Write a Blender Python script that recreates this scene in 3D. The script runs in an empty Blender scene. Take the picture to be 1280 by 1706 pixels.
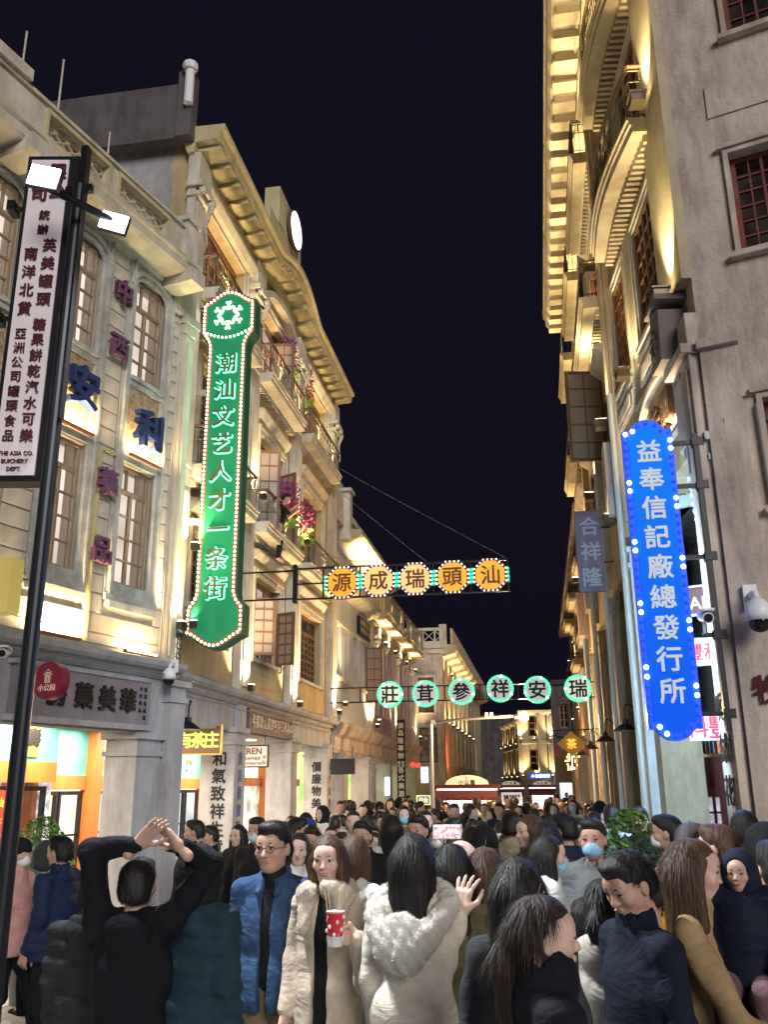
import bpy, math, random
import numpy as np
from mathutils import Vector, Matrix, Euler
random.seed(7); PI=math.pi; R=math.radians
S=bpy.context.scene; COL=S.collection
# ---------------- camera
FPX=1500.; CH=1.95; PIT=R(17.0); YAW=R(-9.42); ROL=R(.45)
Fw=Vector((math.sin(YAW)*math.cos(PIT),math.cos(YAW)*math.cos(PIT),math.sin(PIT)))
_r0=Vector((math.cos(YAW),-math.sin(YAW),0)); _u0=_r0.cross(Fw)
Rt=math.cos(ROL)*_r0-math.sin(ROL)*_u0; Up=math.cos(ROL)*_u0+math.sin(ROL)*_r0
cd=bpy.data.cameras.new('camera'); cam=bpy.data.objects.new('camera',cd); COL.objects.link(cam); S.camera=cam
mw=Matrix((( Rt.x,Up.x,-Fw.x,0),(Rt.y,Up.y,-Fw.y,0),(Rt.z,Up.z,-Fw.z,CH),(0,0,0,1))); cam.matrix_world=mw
cd.sensor_fit='VERTICAL'; cd.sensor_height=24; cd.lens=FPX/1706*24; cd.clip_end=2000; cd.clip_start=.05
# ---------------- world, moonlight/city glow, exposure
w=bpy.data.worlds.new("World"); S.world=w; w.use_nodes=True; nt=w.node_tree
for n in list(nt.nodes): nt.nodes.remove(n)
sk=nt.nodes.new('ShaderNodeTexSky'); sk.sky_type='NISHITA'; sk.sun_disc=False; sk.sun_elevation=R(-4); sk.sun_rotation=R(200); sk.air_density=1.2; sk.dust_density=1.5
bg=nt.nodes.new('ShaderNodeBackground'); bg.inputs[1].default_value=.055
bg2=nt.nodes.new('ShaderNodeBackground'); bg2.inputs[0].default_value=(.0042,.0036,.0084,1); bg2.inputs[1].default_value=1
ad=nt.nodes.new('ShaderNodeAddShader'); wo=nt.nodes.new('ShaderNodeOutputWorld')
nt.links.new(sk.outputs[0],bg.inputs[0]); nt.links.new(bg.outputs[0],ad.inputs[0]); nt.links.new(bg2.outputs[0],ad.inputs[1]); nt.links.new(ad.outputs[0],wo.inputs[0])
sl=bpy.data.lights.new('sun','SUN'); sl.energy=1.75; sl.angle=R(25); sl.color=(1,.96,.93)
so=bpy.data.objects.new('sun',sl); COL.objects.link(so)
so.rotation_euler=Vector((-.42,.85,-.36)).to_track_quat('-Z','Y').to_euler()   # dim glow of the lit square behind the camera
S.view_settings.view_transform='Standard'; S.view_settings.look='None'; S.view_settings.exposure=.32; S.view_settings.gamma=1
try: S.view_settings.use_curve_mapping=False
except Exception: pass
S.cycles.use_denoising=True; S.cycles.max_bounces=4; S.cycles.diffuse_bounces=2; S.cycles.glossy_bounces=2; S.cycles.transparent_max_bounces=12; S.cycles.sample_clamp_indirect=3; S.cycles.use_light_tree=True; S.cycles.caustics_reflective=False; S.cycles.caustics_refractive=False

# ---------------- pixel -> place (photograph pixels, used once while laying out)
def ray(x,y): return Fw*FPX+Rt*(x-640)+Up*(853-y)
C0=Vector((0,0,CH))
def onz(x,y,z): d=ray(x,y); return C0+d*((z-CH)/d.z)
def onY(x,y,Y): d=ray(x,y); return C0+d*(Y/d.y)
def onX(x,y,X): d=ray(x,y); return C0+d*(X/d.x)
def atd(x,y,dist):    # horizontal distance
    d=ray(x,y); return C0+d*(dist/math.hypot(d.x,d.y))

# ---------------- materials
MATS={}
def mat(name,col,rough=.7,metal=0,emit=0,ecol=None,noise=.0,scale=6,bump=0,bscale=40,col2=None,spec=.4,dirt=0,aniso=None):
    if name in MATS: return MATS[name]
    m=bpy.data.materials.new(name); m.use_nodes=True; n=m.node_tree.nodes; l=m.node_tree.links; b=n['Principled BSDF']
    b.inputs['Base Color'].default_value=(*col,1); b.inputs['Roughness'].default_value=rough; b.inputs['Metallic'].default_value=metal
    b.inputs['Specular IOR Level'].default_value=spec
    if emit: b.inputs['Emission Color'].default_value=(*(ecol or col),1); b.inputs['Emission Strength'].default_value=emit
    tc=None
    if noise or bump or dirt:
        tc=n.new('ShaderNodeTexCoord')
    if noise or dirt:
        t=n.new('ShaderNodeTexNoise'); t.inputs['Scale'].default_value=scale; t.inputs['Detail'].default_value=8; t.inputs['Roughness'].default_value=.65
        if aniso:
            mp=n.new('ShaderNodeMapping'); mp.inputs['Scale'].default_value=aniso; l.new(tc.outputs['Object'],mp.inputs[0]); l.new(mp.outputs[0],t.inputs[0])
        else: l.new(tc.outputs['Object'],t.inputs[0])
        c2=col2 or tuple(c*(1-noise) for c in col)
        r=n.new('ShaderNodeValToRGB'); r.color_ramp.elements[0].position=.38; r.color_ramp.elements[1].position=.62
        r.color_ramp.elements[0].color=(*c2,1); r.color_ramp.elements[1].color=(*col,1)
        l.new(t.outputs[0],r.inputs[0]); src=r.outputs[0]
        if dirt:   # rain streaks and stains
            mp=n.new('ShaderNodeMapping'); mp.inputs['Scale'].default_value=(2.2,2.2,.55); l.new(tc.outputs['Object'],mp.inputs[0])
            t2=n.new('ShaderNodeTexNoise'); t2.inputs['Scale'].default_value=1.3; t2.inputs['Detail'].default_value=9; t2.inputs['Roughness'].default_value=.7; l.new(mp.outputs[0],t2.inputs[0])
            r2=n.new('ShaderNodeValToRGB'); r2.color_ramp.elements[0].position=.33; r2.color_ramp.elements[1].position=.58
            k=1-dirt*1.05; r2.color_ramp.elements[0].color=(k*.95,k*.92,k*.9,1); r2.color_ramp.elements[1].color=(1,1,1,1); l.new(t2.outputs[0],r2.inputs[0])
            mx=n.new('ShaderNodeMix'); mx.data_type='RGBA'; mx.blend_type='MULTIPLY'; mx.inputs[0].default_value=1
            l.new(src,mx.inputs[6]); l.new(r2.outputs[0],mx.inputs[7]); src=mx.outputs[2]
        l.new(src,b.inputs['Base Color'])
    if bump:
        t3=n.new('ShaderNodeTexNoise'); t3.inputs['Scale'].default_value=bscale; t3.inputs['Detail'].default_value=6; l.new(tc.outputs['Object'],t3.inputs[0])
        bp=n.new('ShaderNodeBump'); bp.inputs['Strength'].default_value=bump; bp.inputs['Distance'].default_value=.02; l.new(t3.outputs[0],bp.inputs['Height']); l.new(bp.outputs[0],b.inputs['Normal'])
    MATS[name]=m; return m
def folds_bump(m,scale=5,dist=.02,st=.30,fine=260):
    n=m.node_tree.nodes; l=m.node_tree.links
    if n.get('folds'): return m
    tc=n.new('ShaderNodeTexCoord'); mp=n.new('ShaderNodeMapping'); mp.inputs['Scale'].default_value=(1,1,1.9); l.new(tc.outputs['Object'],mp.inputs[0])
    t=n.new('ShaderNodeTexNoise'); t.name='folds'; t.inputs['Scale'].default_value=scale; t.inputs['Detail'].default_value=2.5; t.inputs['Distortion'].default_value=1.6; l.new(mp.outputs[0],t.inputs[0])
    s=n.new('ShaderNodeMath'); s.operation='SUBTRACT'; s.inputs[1].default_value=.5; ab=n.new('ShaderNodeMath'); ab.operation='ABSOLUTE'; l.new(t.outputs[0],s.inputs[0]); l.new(s.outputs[0],ab.inputs[0])
    b=n.new('ShaderNodeBump'); b.inputs['Strength'].default_value=st; b.inputs['Distance'].default_value=dist*3; l.new(ab.outputs[0],b.inputs['Height'])
    t2=n.new('ShaderNodeTexNoise'); t2.inputs['Scale'].default_value=fine; l.new(tc.outputs['Object'],t2.inputs[0]); b2=n.new('ShaderNodeBump'); b2.inputs['Strength'].default_value=.2; b2.inputs['Distance'].default_value=.01
    l.new(t2.outputs[0],b2.inputs['Height']); l.new(b.outputs[0],b2.inputs['Normal']); l.new(b2.outputs[0],n['Principled BSDF'].inputs['Normal']); return m
def hairmat(name,col):
    m=mat(name,col,.5,noise=.55,scale=1,aniso=(90,90,5),spec=.35,col2=tuple(c*.35 for c in col)); n=m.node_tree.nodes; l=m.node_tree.links
    if 'Bump' in n: return m
    t=n['Noise Texture']; bp=n.new('ShaderNodeBump'); bp.inputs['Strength'].default_value=.9; bp.inputs['Distance'].default_value=.006; l.new(t.outputs[0],bp.inputs['Height']); l.new(bp.outputs[0],n['Principled BSDF'].inputs['Normal']); return m
def emi(name,col,s):
    if name in MATS: return MATS[name]
    m=bpy.data.materials.new(name); m.use_nodes=True; n=m.node_tree.nodes; b=n['Principled BSDF']
    b.inputs['Base Color'].default_value=(*[min(1,c) for c in col],1); b.inputs['Emission Color'].default_value=(*col,1); b.inputs['Emission Strength'].default_value=s; b.inputs['Roughness'].default_value=.5
    MATS[name]=m; return m
def lit(name,c1,c2,s,scale=3,vor=False,aniso=None):
    """a lit interior seen through glass: blotchy, warm"""
    if name in MATS: return MATS[name]
    m=bpy.data.materials.new(name); m.use_nodes=True; n=m.node_tree.nodes; l=m.node_tree.links; b=n['Principled BSDF']
    tc=n.new('ShaderNodeTexCoord'); t=n.new('ShaderNodeTexVoronoi' if vor else 'ShaderNodeTexNoise'); t.inputs['Scale'].default_value=scale
    if aniso:
        mp=n.new('ShaderNodeMapping'); mp.inputs['Scale'].default_value=aniso; l.new(tc.outputs['Object'],mp.inputs[0]); l.new(mp.outputs[0],t.inputs[0])
    else: l.new(tc.outputs['Object'],t.inputs[0])
    r=n.new('ShaderNodeValToRGB'); r.color_ramp.elements[0].position=.35; r.color_ramp.elements[1].position=.65
    r.color_ramp.elements[0].color=(*c1,1); r.color_ramp.elements[1].color=(*c2,1); l.new(t.outputs[0],r.inputs[0])
    b.inputs['Base Color'].default_value=(.3,.3,.3,1); l.new(r.outputs[0],b.inputs['Emission Color']); b.inputs['Emission Strength'].default_value=s
    MATS[name]=m; return m
def glassmat():
    m=bpy.data.materials.new('window_glass'); m.use_nodes=True; n=m.node_tree.nodes; l=m.node_tree.links; n.clear()
    o=n.new('ShaderNodeOutputMaterial'); t=n.new('ShaderNodeBsdfTransparent'); t.inputs[0].default_value=(.85,.87,.86,1)
    g=n.new('ShaderNodeBsdfGlossy'); g.inputs['Roughness'].default_value=.03; f=n.new('ShaderNodeFresnel'); f.inputs[0].default_value=1.9
    x=n.new('ShaderNodeMixShader'); l.new(f.outputs[0],x.inputs[0]); l.new(t.outputs[0],x.inputs[1]); l.new(g.outputs[0],x.inputs[2]); l.new(x.outputs[0],o.inputs[0])
    return m
GLASS=glassmat()
CREAM=mat('cream_stucco',(.68,.61,.49),.85,noise=.18,scale=1.7,bump=.25,bscale=55,dirt=.28)
OCHRE=mat('ochre_stucco',(.58,.44,.24),.85,noise=.2,scale=1.5,bump=.25,bscale=55,dirt=.25)
TRIM=mat('pale_trim',(.68,.62,.51),.8,noise=.2,scale=3,bump=.2,bscale=60,dirt=.3)
GREYW=mat('grey_weathered_plaster',(.40,.39,.41),.85,noise=.22,scale=2.5,bump=.3,bscale=50,dirt=.35)
STONE=mat('arcade_stone',(.50,.49,.50),.8,noise=.15,scale=3,bump=.3,bscale=90,dirt=.3)
RSTUC=mat('pinkish_old_plaster',(.68,.57,.48),.9,noise=.3,scale=1.1,bump=.5,bscale=25,dirt=.45,col2=(.50,.41,.36))
RCREAM=mat('golden_plaster',(.55,.45,.30),.85,noise=.2,scale=1.8,bump=.3,bscale=45,dirt=.28)
WHITEP=mat('white_paint_wall',(.62,.64,.68),.8,noise=.12,scale=2,bump=.2,bscale=50,dirt=.2)
LILAC=mat('lilac_plaster',(.50,.36,.52),.85,noise=.2,scale=2,bump=.2,dirt=.25)
WOOD=mat('brown_window_wood',(.20,.10,.055),.55,noise=.35,scale=9,aniso=(4,4,.6),bump=.1)
WOODP=mat('pale_window_wood',(.36,.27,.17),.6,noise=.35,scale=8,aniso=(4,4,.6),bump=.1)
REDWOOD=mat('red_painted_wood',(.17,.025,.03),.4,noise=.25,scale=5)
BLACK=mat('black_metal',(.015,.016,.02),.35,.3)
DKMET=mat('dark_iron',(.05,.045,.04),.5,.6)
RAILM=mat('old_brass_rail',(.30,.27,.18),.5,.3,noise=.3,scale=20)
BLACKP=mat('black_ink_paint',(.012,.012,.014),.6)
WHT=mat('white_plastic',(.75,.76,.78),.4)
ORANGE=mat('orange_painted_wood',(.62,.20,.05),.5,noise=.15,scale=4,aniso=(3,3,.5))
TURQ=mat('turquoise_fresco',(.16,.52,.50),.6,noise=.25,scale=4)
GOLD=mat('gilt_paint',(.65,.45,.12),.4,.4)
CABLE=mat('grey_cable',(.2,.2,.2),.6)

# ---------------- mesh helpers
class MB:
    def __init__(s): s.v=[]; s.f=[]
    def add(s,vs,fs):
        o=len(s.v); s.v+= [tuple(v) for v in vs]; s.f+=[tuple(i+o for i in f) for f in fs]; return s
    def box(s,x0,x1,y0,y1,z0,z1):
        if x0>x1:x0,x1=x1,x0
        if y0>y1:y0,y1=y1,y0
        if z0>z1:z0,z1=z1,z0
        return s.add([(x0,y0,z0),(x1,y0,z0),(x1,y1,z0),(x0,y1,z0),(x0,y0,z1),(x1,y0,z1),(x1,y1,z1),(x0,y1,z1)],[(0,3,2,1),(4,5,6,7),(0,1,5,4),(1,2,6,5),(2,3,7,6),(3,0,4,7)])
    def bev(s,x0,x1,y0,y1,z0,z1,b=.01):   # box with chamfered front (-y) edges
        return s.add([(x0,y0+b,z0),(x1,y0+b,z0),(x1,y1,z0),(x0,y1,z0),(x0,y0+b,z1),(x1,y0+b,z1),(x1,y1,z1),(x0,y1,z1),(x0+b,y0,z0+b),(x1-b,y0,z0+b),(x1-b,y0,z1-b),(x0+b,y0,z1-b)],
          [(0,3,2,1),(4,5,6,7),(1,2,6,5),(2,3,7,6),(3,0,4,7),(8,9,10,11),(0,1,9,8),(1,5,10,9),(5,4,11,10),(4,0,8,11)])
    def tube(s,p,q,r,n=8,r2=None,cap=True):
        p=Vector(p);q=Vector(q);d=(q-p)
        if d.length<1e-6: return s
        d.normalize(); a=d.orthogonal().normalized(); b=d.cross(a); r2=r if r2 is None else r2
        vs=[p+(a*math.cos(2*PI*i/n)+b*math.sin(2*PI*i/n))*r for i in range(n)]+[q+(a*math.cos(2*PI*i/n)+b*math.sin(2*PI*i/n))*r2 for i in range(n)]
        fs=[(i,(i+1)%n,n+(i+1)%n,n+i) for i in range(n)]
        if cap: fs+=[tuple(range(n))[::-1],tuple(range(n,2*n))]
        return s.add(vs,fs)
    def path(s,pts,r,n=6):
        for a,b in zip(pts[:-1],pts[1:]): s.tube(a,b,r,n)
        return s
    def prism(s,poly,y0,y1):   # poly in (x,z), extruded along y
        n=len(poly); vs=[(x,y0,z) for x,z in poly]+[(x,y1,z) for x,z in poly]
        return s.add(vs,[tuple(range(n)),tuple(range(2*n-1,n-1,-1))]+[(i,i+n,(i+1)%n+n,(i+1)%n) for i in range(n)])
    def extr(s,prof,x0,x1):    # prof in (y,z), extruded along x
        n=len(prof); vs=[(x0,y,z) for y,z in prof]+[(x1,y,z) for y,z in prof]
        return s.add(vs,[tuple(range(n)),tuple(range(2*n-1,n-1,-1))]+[(i,i+n,(i+1)%n+n,(i+1)%n) for i in range(n)])
    def lathe(s,prof,n=12,c=(0,0,0)):  # (r,z)
        vs=[];fs=[]
        for r,z in prof:
            for i in range(n): vs.append((c[0]+r*math.cos(2*PI*i/n),c[1]+r*math.sin(2*PI*i/n),c[2]+z))
        for k in range(len(prof)-1):
            for i in range(n): fs.append((k*n+i,k*n+(i+1)%n,(k+1)*n+(i+1)%n,(k+1)*n+i))
        fs+=[tuple(range(n))[::-1],tuple(range((len(prof)-1)*n,len(prof)*n))]
        return s.add(vs,fs)
    def ball(s,c,r,n=8,m=5,sc=(1,1,1)):
        prof=[(r*math.sin(PI*k/m)+1e-4,-r*math.cos(PI*k/m)) for k in range(m+1)]
        o=len(s.v); s.lathe(prof,n)
        for i in range(o,len(s.v)): x,y,z=s.v[i]; s.v[i]=(c[0]+x*sc[0],c[1]+y*sc[1],c[2]+z*sc[2])
        return s
    def mesh(s,name):
        me=bpy.data.meshes.new(name); me.from_pydata(s.v,[],s.f); me.update(); return me
    def build(s,name,m,parent=None,loc=(0,0,0),rz=0,smooth=False):
        me=s.mesh(name); me.materials.append(m)
        if smooth: me.polygons.foreach_set('use_smooth',[True]*len(me.polygons))
        return link(name,me,parent,loc,rz)
def link(name,me,parent=None,loc=(0,0,0),rz=0):
    o=bpy.data.objects.new(name,me); COL.objects.link(o); o.parent=parent; o.location=loc; o.rotation_euler=(0,0,rz); return o
def tag(o,label=None,cat=None,group=None,kind=None):
    if label: o['label']=label
    if cat: o['category']=cat
    if group: o['group']=group
    if kind: o['kind']=kind
    return o
def thing(name,label,cat,loc=(0,0,0),rz=0,group=None):
    o=bpy.data.objects.new(name,None); o.empty_display_size=.2; COL.objects.link(o); o.location=loc; o.rotation_euler=(0,0,rz); return tag(o,label,cat,group)
def copy_tree(o,parent=None):
    c=o.copy(); COL.objects.link(c); c.parent=parent
    for ch in list(o.children): copy_tree(ch,c)
    return c
_tm={}
_dg=None
def glyph(txt,size,off,ext):
    k=(txt,size,off,ext)
    if k in _tm: return _tm[k]
    c=bpy.data.curves.new('t','FONT'); c.body=txt; c.size=size; c.extrude=ext; c.align_x='CENTER'; c.align_y='CENTER'; c.resolution_u=2; c.fill_mode='BOTH' if ext>0 else 'FRONT'
    o=bpy.data.objects.new('t',c); COL.objects.link(o)
    dg=bpy.context.evaluated_depsgraph_get(); dg.update()
    me=bpy.data.meshes.new_from_object(o.evaluated_get(dg)); bpy.data.objects.remove(o); bpy.data.curves.remove(c)
    if len(me.vertices):
        vs=np.array([v.co for v in me.vertices]); mid=(vs.max(0)+vs.min(0))/2; mid[2]=0; vs-=mid; fs=[tuple(p.vertices) for p in me.polygons]
        d=off*size*.8; V=[];F=[]
        for i,(dx,dy) in enumerate(((0,0),(d,d*.6),(-d,d*.6),(d,-d*.6),(-d,-d*.6),(0,d),(0,-d)) if size>.09 else ((d*.5,0),(-d*.5,0))):
            q=vs+np.array([dx,dy,.0003*i]); F+=[tuple(j+i*len(vs) for j in f) for f in fs]; V+=q.tolist()
        bpy.data.meshes.remove(me); me=bpy.data.meshes.new('character'); me.from_pydata(V,[],F); me.update()
    _tm[k]=me; return me
def char(txt,x,z,size,m,parent,y=0,off=.012,ext=.006,name='character',sx=1,rot=0,yaw=0):
    """a character standing in the xz plane, facing -y"""
    me=glyph(txt,size,off,ext)
    if not me.materials: me.materials.append(m)
    elif me.materials[0]!=m: me=me.copy(); me.materials.clear(); me.materials.append(m)
    o=bpy.data.objects.new(name,me); COL.objects.link(o); o.parent=parent; o.location=(x,y,z)
    o.rotation_euler=Euler((PI/2,0,0)).to_matrix().to_euler() if not (rot or yaw) else (Matrix.Rotation(yaw,3,'Z')@Matrix.Rotation(-rot,3,'Y')@Matrix.Rotation(PI/2,3,'X')).to_euler()
    o.scale=(sx,1,1); return o
LG=6.5
# a lamp's own light
def light(parent,loc,d,power,col,typ='SPOT',ang=70,size=.05,blend=.6,name='lamp_light'):
    L=bpy.data.lights.new(name,typ); L.energy=power*LG; L.color=col
    if typ=='SPOT': L.spot_size=R(ang); L.spot_blend=blend; L.shadow_soft_size=size
    elif typ=='POINT': L.shadow_soft_size=size
    else: L.shape='RECTANGLE'; L.size=size; L.size_y=size
    o=bpy.data.objects.new(name,L); COL.objects.link(o); o.parent=parent; o.location=loc
    o.rotation_euler=Vector(d).to_track_quat('-Z','Y').to_euler(); return o
WARM=(1,.72,.36); COOL=(.85,.93,1)
# facade frame: local x = to the right when facing it, -y = out to the street, z = up
class Fac:
    def __init__(s,name,label,cat,o,az,group=None):
        t=R(az); s.u=Vector((math.sin(t),math.cos(t),0)); s.n=Vector((s.u.y,-s.u.x,0)); s.o=Vector((o[0],o[1],0)); s.rz=math.atan2(s.u.y,s.u.x)
        s.e=thing(name,label,cat,s.o,s.rz,group)
    def at(s,x,y,n=0):
        d=ray(x,y); P=s.o+s.n*n; t=(P-C0).dot(s.n)/d.dot(s.n); Q=C0+d*t; return (Q-s.o).dot(s.u),Q.z
def wallholes(u0,u1,z0,z1,holes,y0,y1,mb=None):
    mb=mb or MB(); us=sorted({u0,u1,*[min(max(h[i],u0),u1) for h in holes for i in (0,1)]}); zs=sorted({z0,z1,*[min(max(h[i],z0),z1) for h in holes for i in (2,3)]})
    for a,b in zip(us[:-1],us[1:]):
        start=None
        for c,d in zip(zs[:-1],zs[1:]):
            hit=any(h[0]<(a+b)/2<h[1] and h[2]<(c+d)/2<h[3] for h in holes)
            if not hit:
                if start is None: start=c
            elif start is not None: mb.box(a,b,y0,y1,start,c); start=None
        if start is not None: mb.box(a,b,y0,y1,start,zs[-1])
    return mb
_pm={}
def pane_mesh(w,h,m):
    k=(round(w,3),round(h,3),m.name)
    if k not in _pm:
        me=MB().add([(-w/2,0,-h/2),(w/2,0,-h/2),(w/2,0,h/2),(-w/2,0,h/2)],[(0,1,2,3)]).mesh('pane'); me.materials.append(m); _pm[k]=me
    return _pm[k]
def window(par,u0,u1,z0,z1,y,cols=2,rows=4,fm=WOOD,bar=.035,fr=.05,transom=0,back=None,bdep=.35,arch=False,panes=True,depth=.06,name='window'):
    """frame with glazing bars at depth y (face), panes behind, room backing"""
    mb=MB(); w=u1-u0
    mb.box(u0,u0+fr,y,y+depth,z0,z1).box(u1-fr,u1,y,y+depth,z0,z1).box(u0+fr,u1-fr,y,y+depth,z0,z0+fr).box(u0+fr,u1-fr,y,y+depth,z1-fr,z1)
    a,b,c,d=u0+fr,u1-fr,z0+fr,z1-fr
    zt=d
    if transom:
        zt=d-(d-c)*transom; mb.box(a,b,y-.006,y+depth,zt-fr/2,zt+fr/2)
    mb.box((a+b)/2-bar*.8,(a+b)/2+bar*.8,y+.004,y+depth-.004,c,zt-fr/2 if transom else d) if cols%2==0 else None
    zz=zt-(fr/2 if transom else 0)
    for i in range(1,cols):
        x=a+(b-a)*i/cols
        if cols%2==0 and i==cols//2: continue
        mb.box(x-bar/2,x+bar/2,y+.01,y+depth-.01,c,zz)
    for j in range(1,rows):
        z=c+(zz-c)*j/rows; mb.box(a,b,y+.012,y+depth-.012,z-bar/2,z+bar/2)
    tc=3 if transom else 0
    for i in range(1,tc):
        x=a+(b-a)*i/tc; mb.box(x-bar/2,x+bar/2,y+.01,y+depth-.01,zt+fr/2,d)
    if arch:   # spandrels that round the head
        n=8; rr=w/2-fr; top=z1; cz=z1-rr*.45-fr*.2
        for sgn in (-1,1):
            pts=[((u0+u1)/2+sgn*w/2,top)]+[((u0+u1)/2+sgn*(w/2)*math.sin(PI/2*k/n),cz-.0+ (top-cz-.01)*math.cos(PI/2*k/n)) for k in range(n+1)]
            if sgn>0: pts=pts[::-1]
            mb.prism(pts,y-.012,y+.0)
    f=mb.build(name,fm,par)
    if panes:
        pw=(b-a)/cols; ph=(zz-c)/rows
        for i in range(cols):
            for j in range(rows): link('pane',pane_mesh(pw-bar,ph-bar,GLASS),f,(a+(i+.5)*pw,y+depth*.5,c+(j+.5)*ph))
        for i in range(tc): link('pane',pane_mesh((b-a)/tc-bar,d-zt-fr/2-.01,GLASS),f,(a+(i+.5)*(b-a)/tc,y+depth*.5,(zt+fr/2+d)/2))
    if back:
        yb=max(y+bdep,.75) if y<.5 else y+bdep; ya=.31 if y<.5 else y+depth+.02
        MB().box(u0-.15,u1+.15,yb,yb+.02,z0-.1,z1+.35).box(u0-.15,u1+.15,ya,yb,z1+.33,z1+.35).box(u0-.17,u0-.15,ya,yb,z0-.1,z1+.35).box(u1+.15,u1+.17,ya,yb,z0-.1,z1+.35).box(u0-.15,u1+.15,ya,yb,z0-.12,z0-.1).build('room_backing',back,f)
    return f
def frame_trim(mb,u0,u1,z0,z1,t,y0,y1,sill=True,bottom=True):
    mb.box(u0-t,u0,y0,y1,z0,z1+t).box(u1,u1+t,y0,y1,z0,z1+t).box(u0,u1,y0,y1,z1,z1+t)
    if bottom: mb.box(u0-t,u1+t,y0-.02,y1,z0-t*.8,z0-.001)
    return mb
# ================= GROUND
gp=MB().box(-60,60,-25,160,-.4,-.02).build('ground',mat('street_bed',(.22,.22,.22),.8,noise=.2,scale=2)); tag(gp,kind='structure')
pv=bpy.data.objects.new('pavement',None); COL.objects.link(pv); tag(pv,kind='structure')
PV=[mat('granite_slab_%d'%i,(.40*k,.40*k,.41*k),.55,noise=.15,scale=14,bump=.1,bscale=120) for i,k in enumerate((1,.9,1.08))]
slabm=[]
for i in range(3):
    me=MB().bev(-.295,.295,-.04,0,-.295,.295,.008).mesh('paving_slab'); me.transform(Matrix.Rotation(-PI/2,4,'X')); me.materials.append(PV[i]); slabm.append(me)
cnt=0; rest=MB()
for j in range(4,60):
    for i in range(-14,8):
        x=i*.6+.1; y=j*.6
        vis=(x/y<-.30 or x/y>.02) and 7.5<y<13.5 and -6<x<3
        if vis and cnt<290: link('paving_slab',slabm[random.randrange(3)],pv,(x,y,.0+random.uniform(-.001,.001))); cnt+=1
        else: rest.bev(x-.295,x+.295,-.0,.04,y-.295,y+.295,.008)
me=rest.mesh("paving_slab"); me.transform(Matrix.Rotation(-PI/2,4,"X")); me.materials.append(PV[0])
o=link('paving_slab',me,pv,(0,0,0)); o['kind']='stuff'
for v in me.vertices: pass

# ================= LEFT CORNER BUILDING (cream, plank siding)
b1=Fac('cream_corner_building','cream three storey shophouse with plank siding, arched lit windows and blue wall characters, far left','building',(-4.8,11.18),14.5)
B=b1.e
w2=(-1.12,-.45); w1=(-2.36,-1.76)
zu=(7.17,8.66); zl=(4.38,5.95); pz=(6.06,7.02)
holes=[(*w,*z) for w in (w1,w2) for z in (zu,zl)]
holes+=[(-3.75,-3.12,*zu),(-3.75,-3.12,*zl)]
wallholes(-7,0,3.46,8.95,holes,.0,.28).build('wall',CREAM,B)
MB().box(-7,0,.3,5,3.46,9.3).build('rear_wall',CREAM,B) if False else MB().box(0.0,.1,.28,5,3.3,9.0).box(-7,0,4.9,5,3.3,9).build('rear_wall',CREAM,B)
ROOM1=lit('lit_room_pinkish',(.55,.42,.36),(.95,.80,.72),.95,1.2)
for w in (w1,w2,(-3.75,-3.12)):
    window(B,w[0],w[1],*zu,.06,2,4,WOODP if w!=w2 else WOODP,.022,.045,.26,ROOM1,.6,arch=True)
    window(B,w[0],w[1],*zl,.06,2,4,WOODP,.022,.045,.2,ROOM1,.6)
# vertical window surrounds
GREYT=mat('grey_green_trim',(.60,.59,.54),.75,noise=.3,scale=6,bump=.2,dirt=.3)
for w in (w1,w2,(-3.75,-3.12)):
    t=MB()
    for s,x in ((-1,w[0]),(1,w[1])):
        t.box(x+s*.0,x+s*.07,-.05,.05,4.22,8.8); t.box(x+s*.075,x+s*.11,-.085,.0,4.22,8.9); t.box(x+s*.115,x+s*.15,-.04,.0,4.18,9.0)
    t.box(w[0]-.15,w[1]+.15,-.07,.0,4.14,4.22).box(w[0]-.11,w[1]+.11,-.10,.0,4.05,4.135).box(w[0]-.06,w[1]+.06,-.04,.05,4.225,4.375)
    t.box(w[0],w[1],-.05,.0,5.96,6.05).box(w[0],w[1],-.05,.0,7.03,7.10).box(w[0],w[1],-.08,.0,7.105,7.16)
    t.build('window_surround',GREYT,B)
    a=MB(); c=(w[0]+w[1])/2; n=12; r=(w[1]-w[0])/2
    for rr,yy in ((.0,-.03),(.07,-.07),(.14,-.04)):
        for k in range(n):
            a1,a2=PI*k/n,PI*(k+1)/n
            f=lambda q,e:(c+(r+rr+e)*math.cos(q),8.46+(r*.62+rr+e)*math.sin(q))
            p=[f(a1,0),f(a2,0),f(a2,.065),f(a1,.065)]; a.prism(p[::-1],yy,.0)
    a.build('arch_moulding',GREYT,B)
    # niche panel with rough stone and uplight
    MB().box(w[0]+.02,w[1]-.02,-.012,.0,6.06,7.02).build('niche_panel',mat('rough_ochre_stone',(.48,.36,.22),.9,noise=.5,scale=14,bump=1,bscale=30),B)
    st=MB().box(w[0]+.02,w[1]-.02,-.15,-.10,6.03,6.06).build('light_strip',mat('strip_housing',(.25,.08,.04),.5),B)
    MB().box(w[0]+.05,w[1]-.05,-.145,-.105,6.062,6.068).build('strip_diffuser',emi('warm_strip',(1,.75,.4),6),st)
    if w!=(-3.75,-3.12): light(st,(c,-.16,6.09),(0,.25,1),3.2,WARM,'AREA',size=.5).data.size_y=.04
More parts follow.
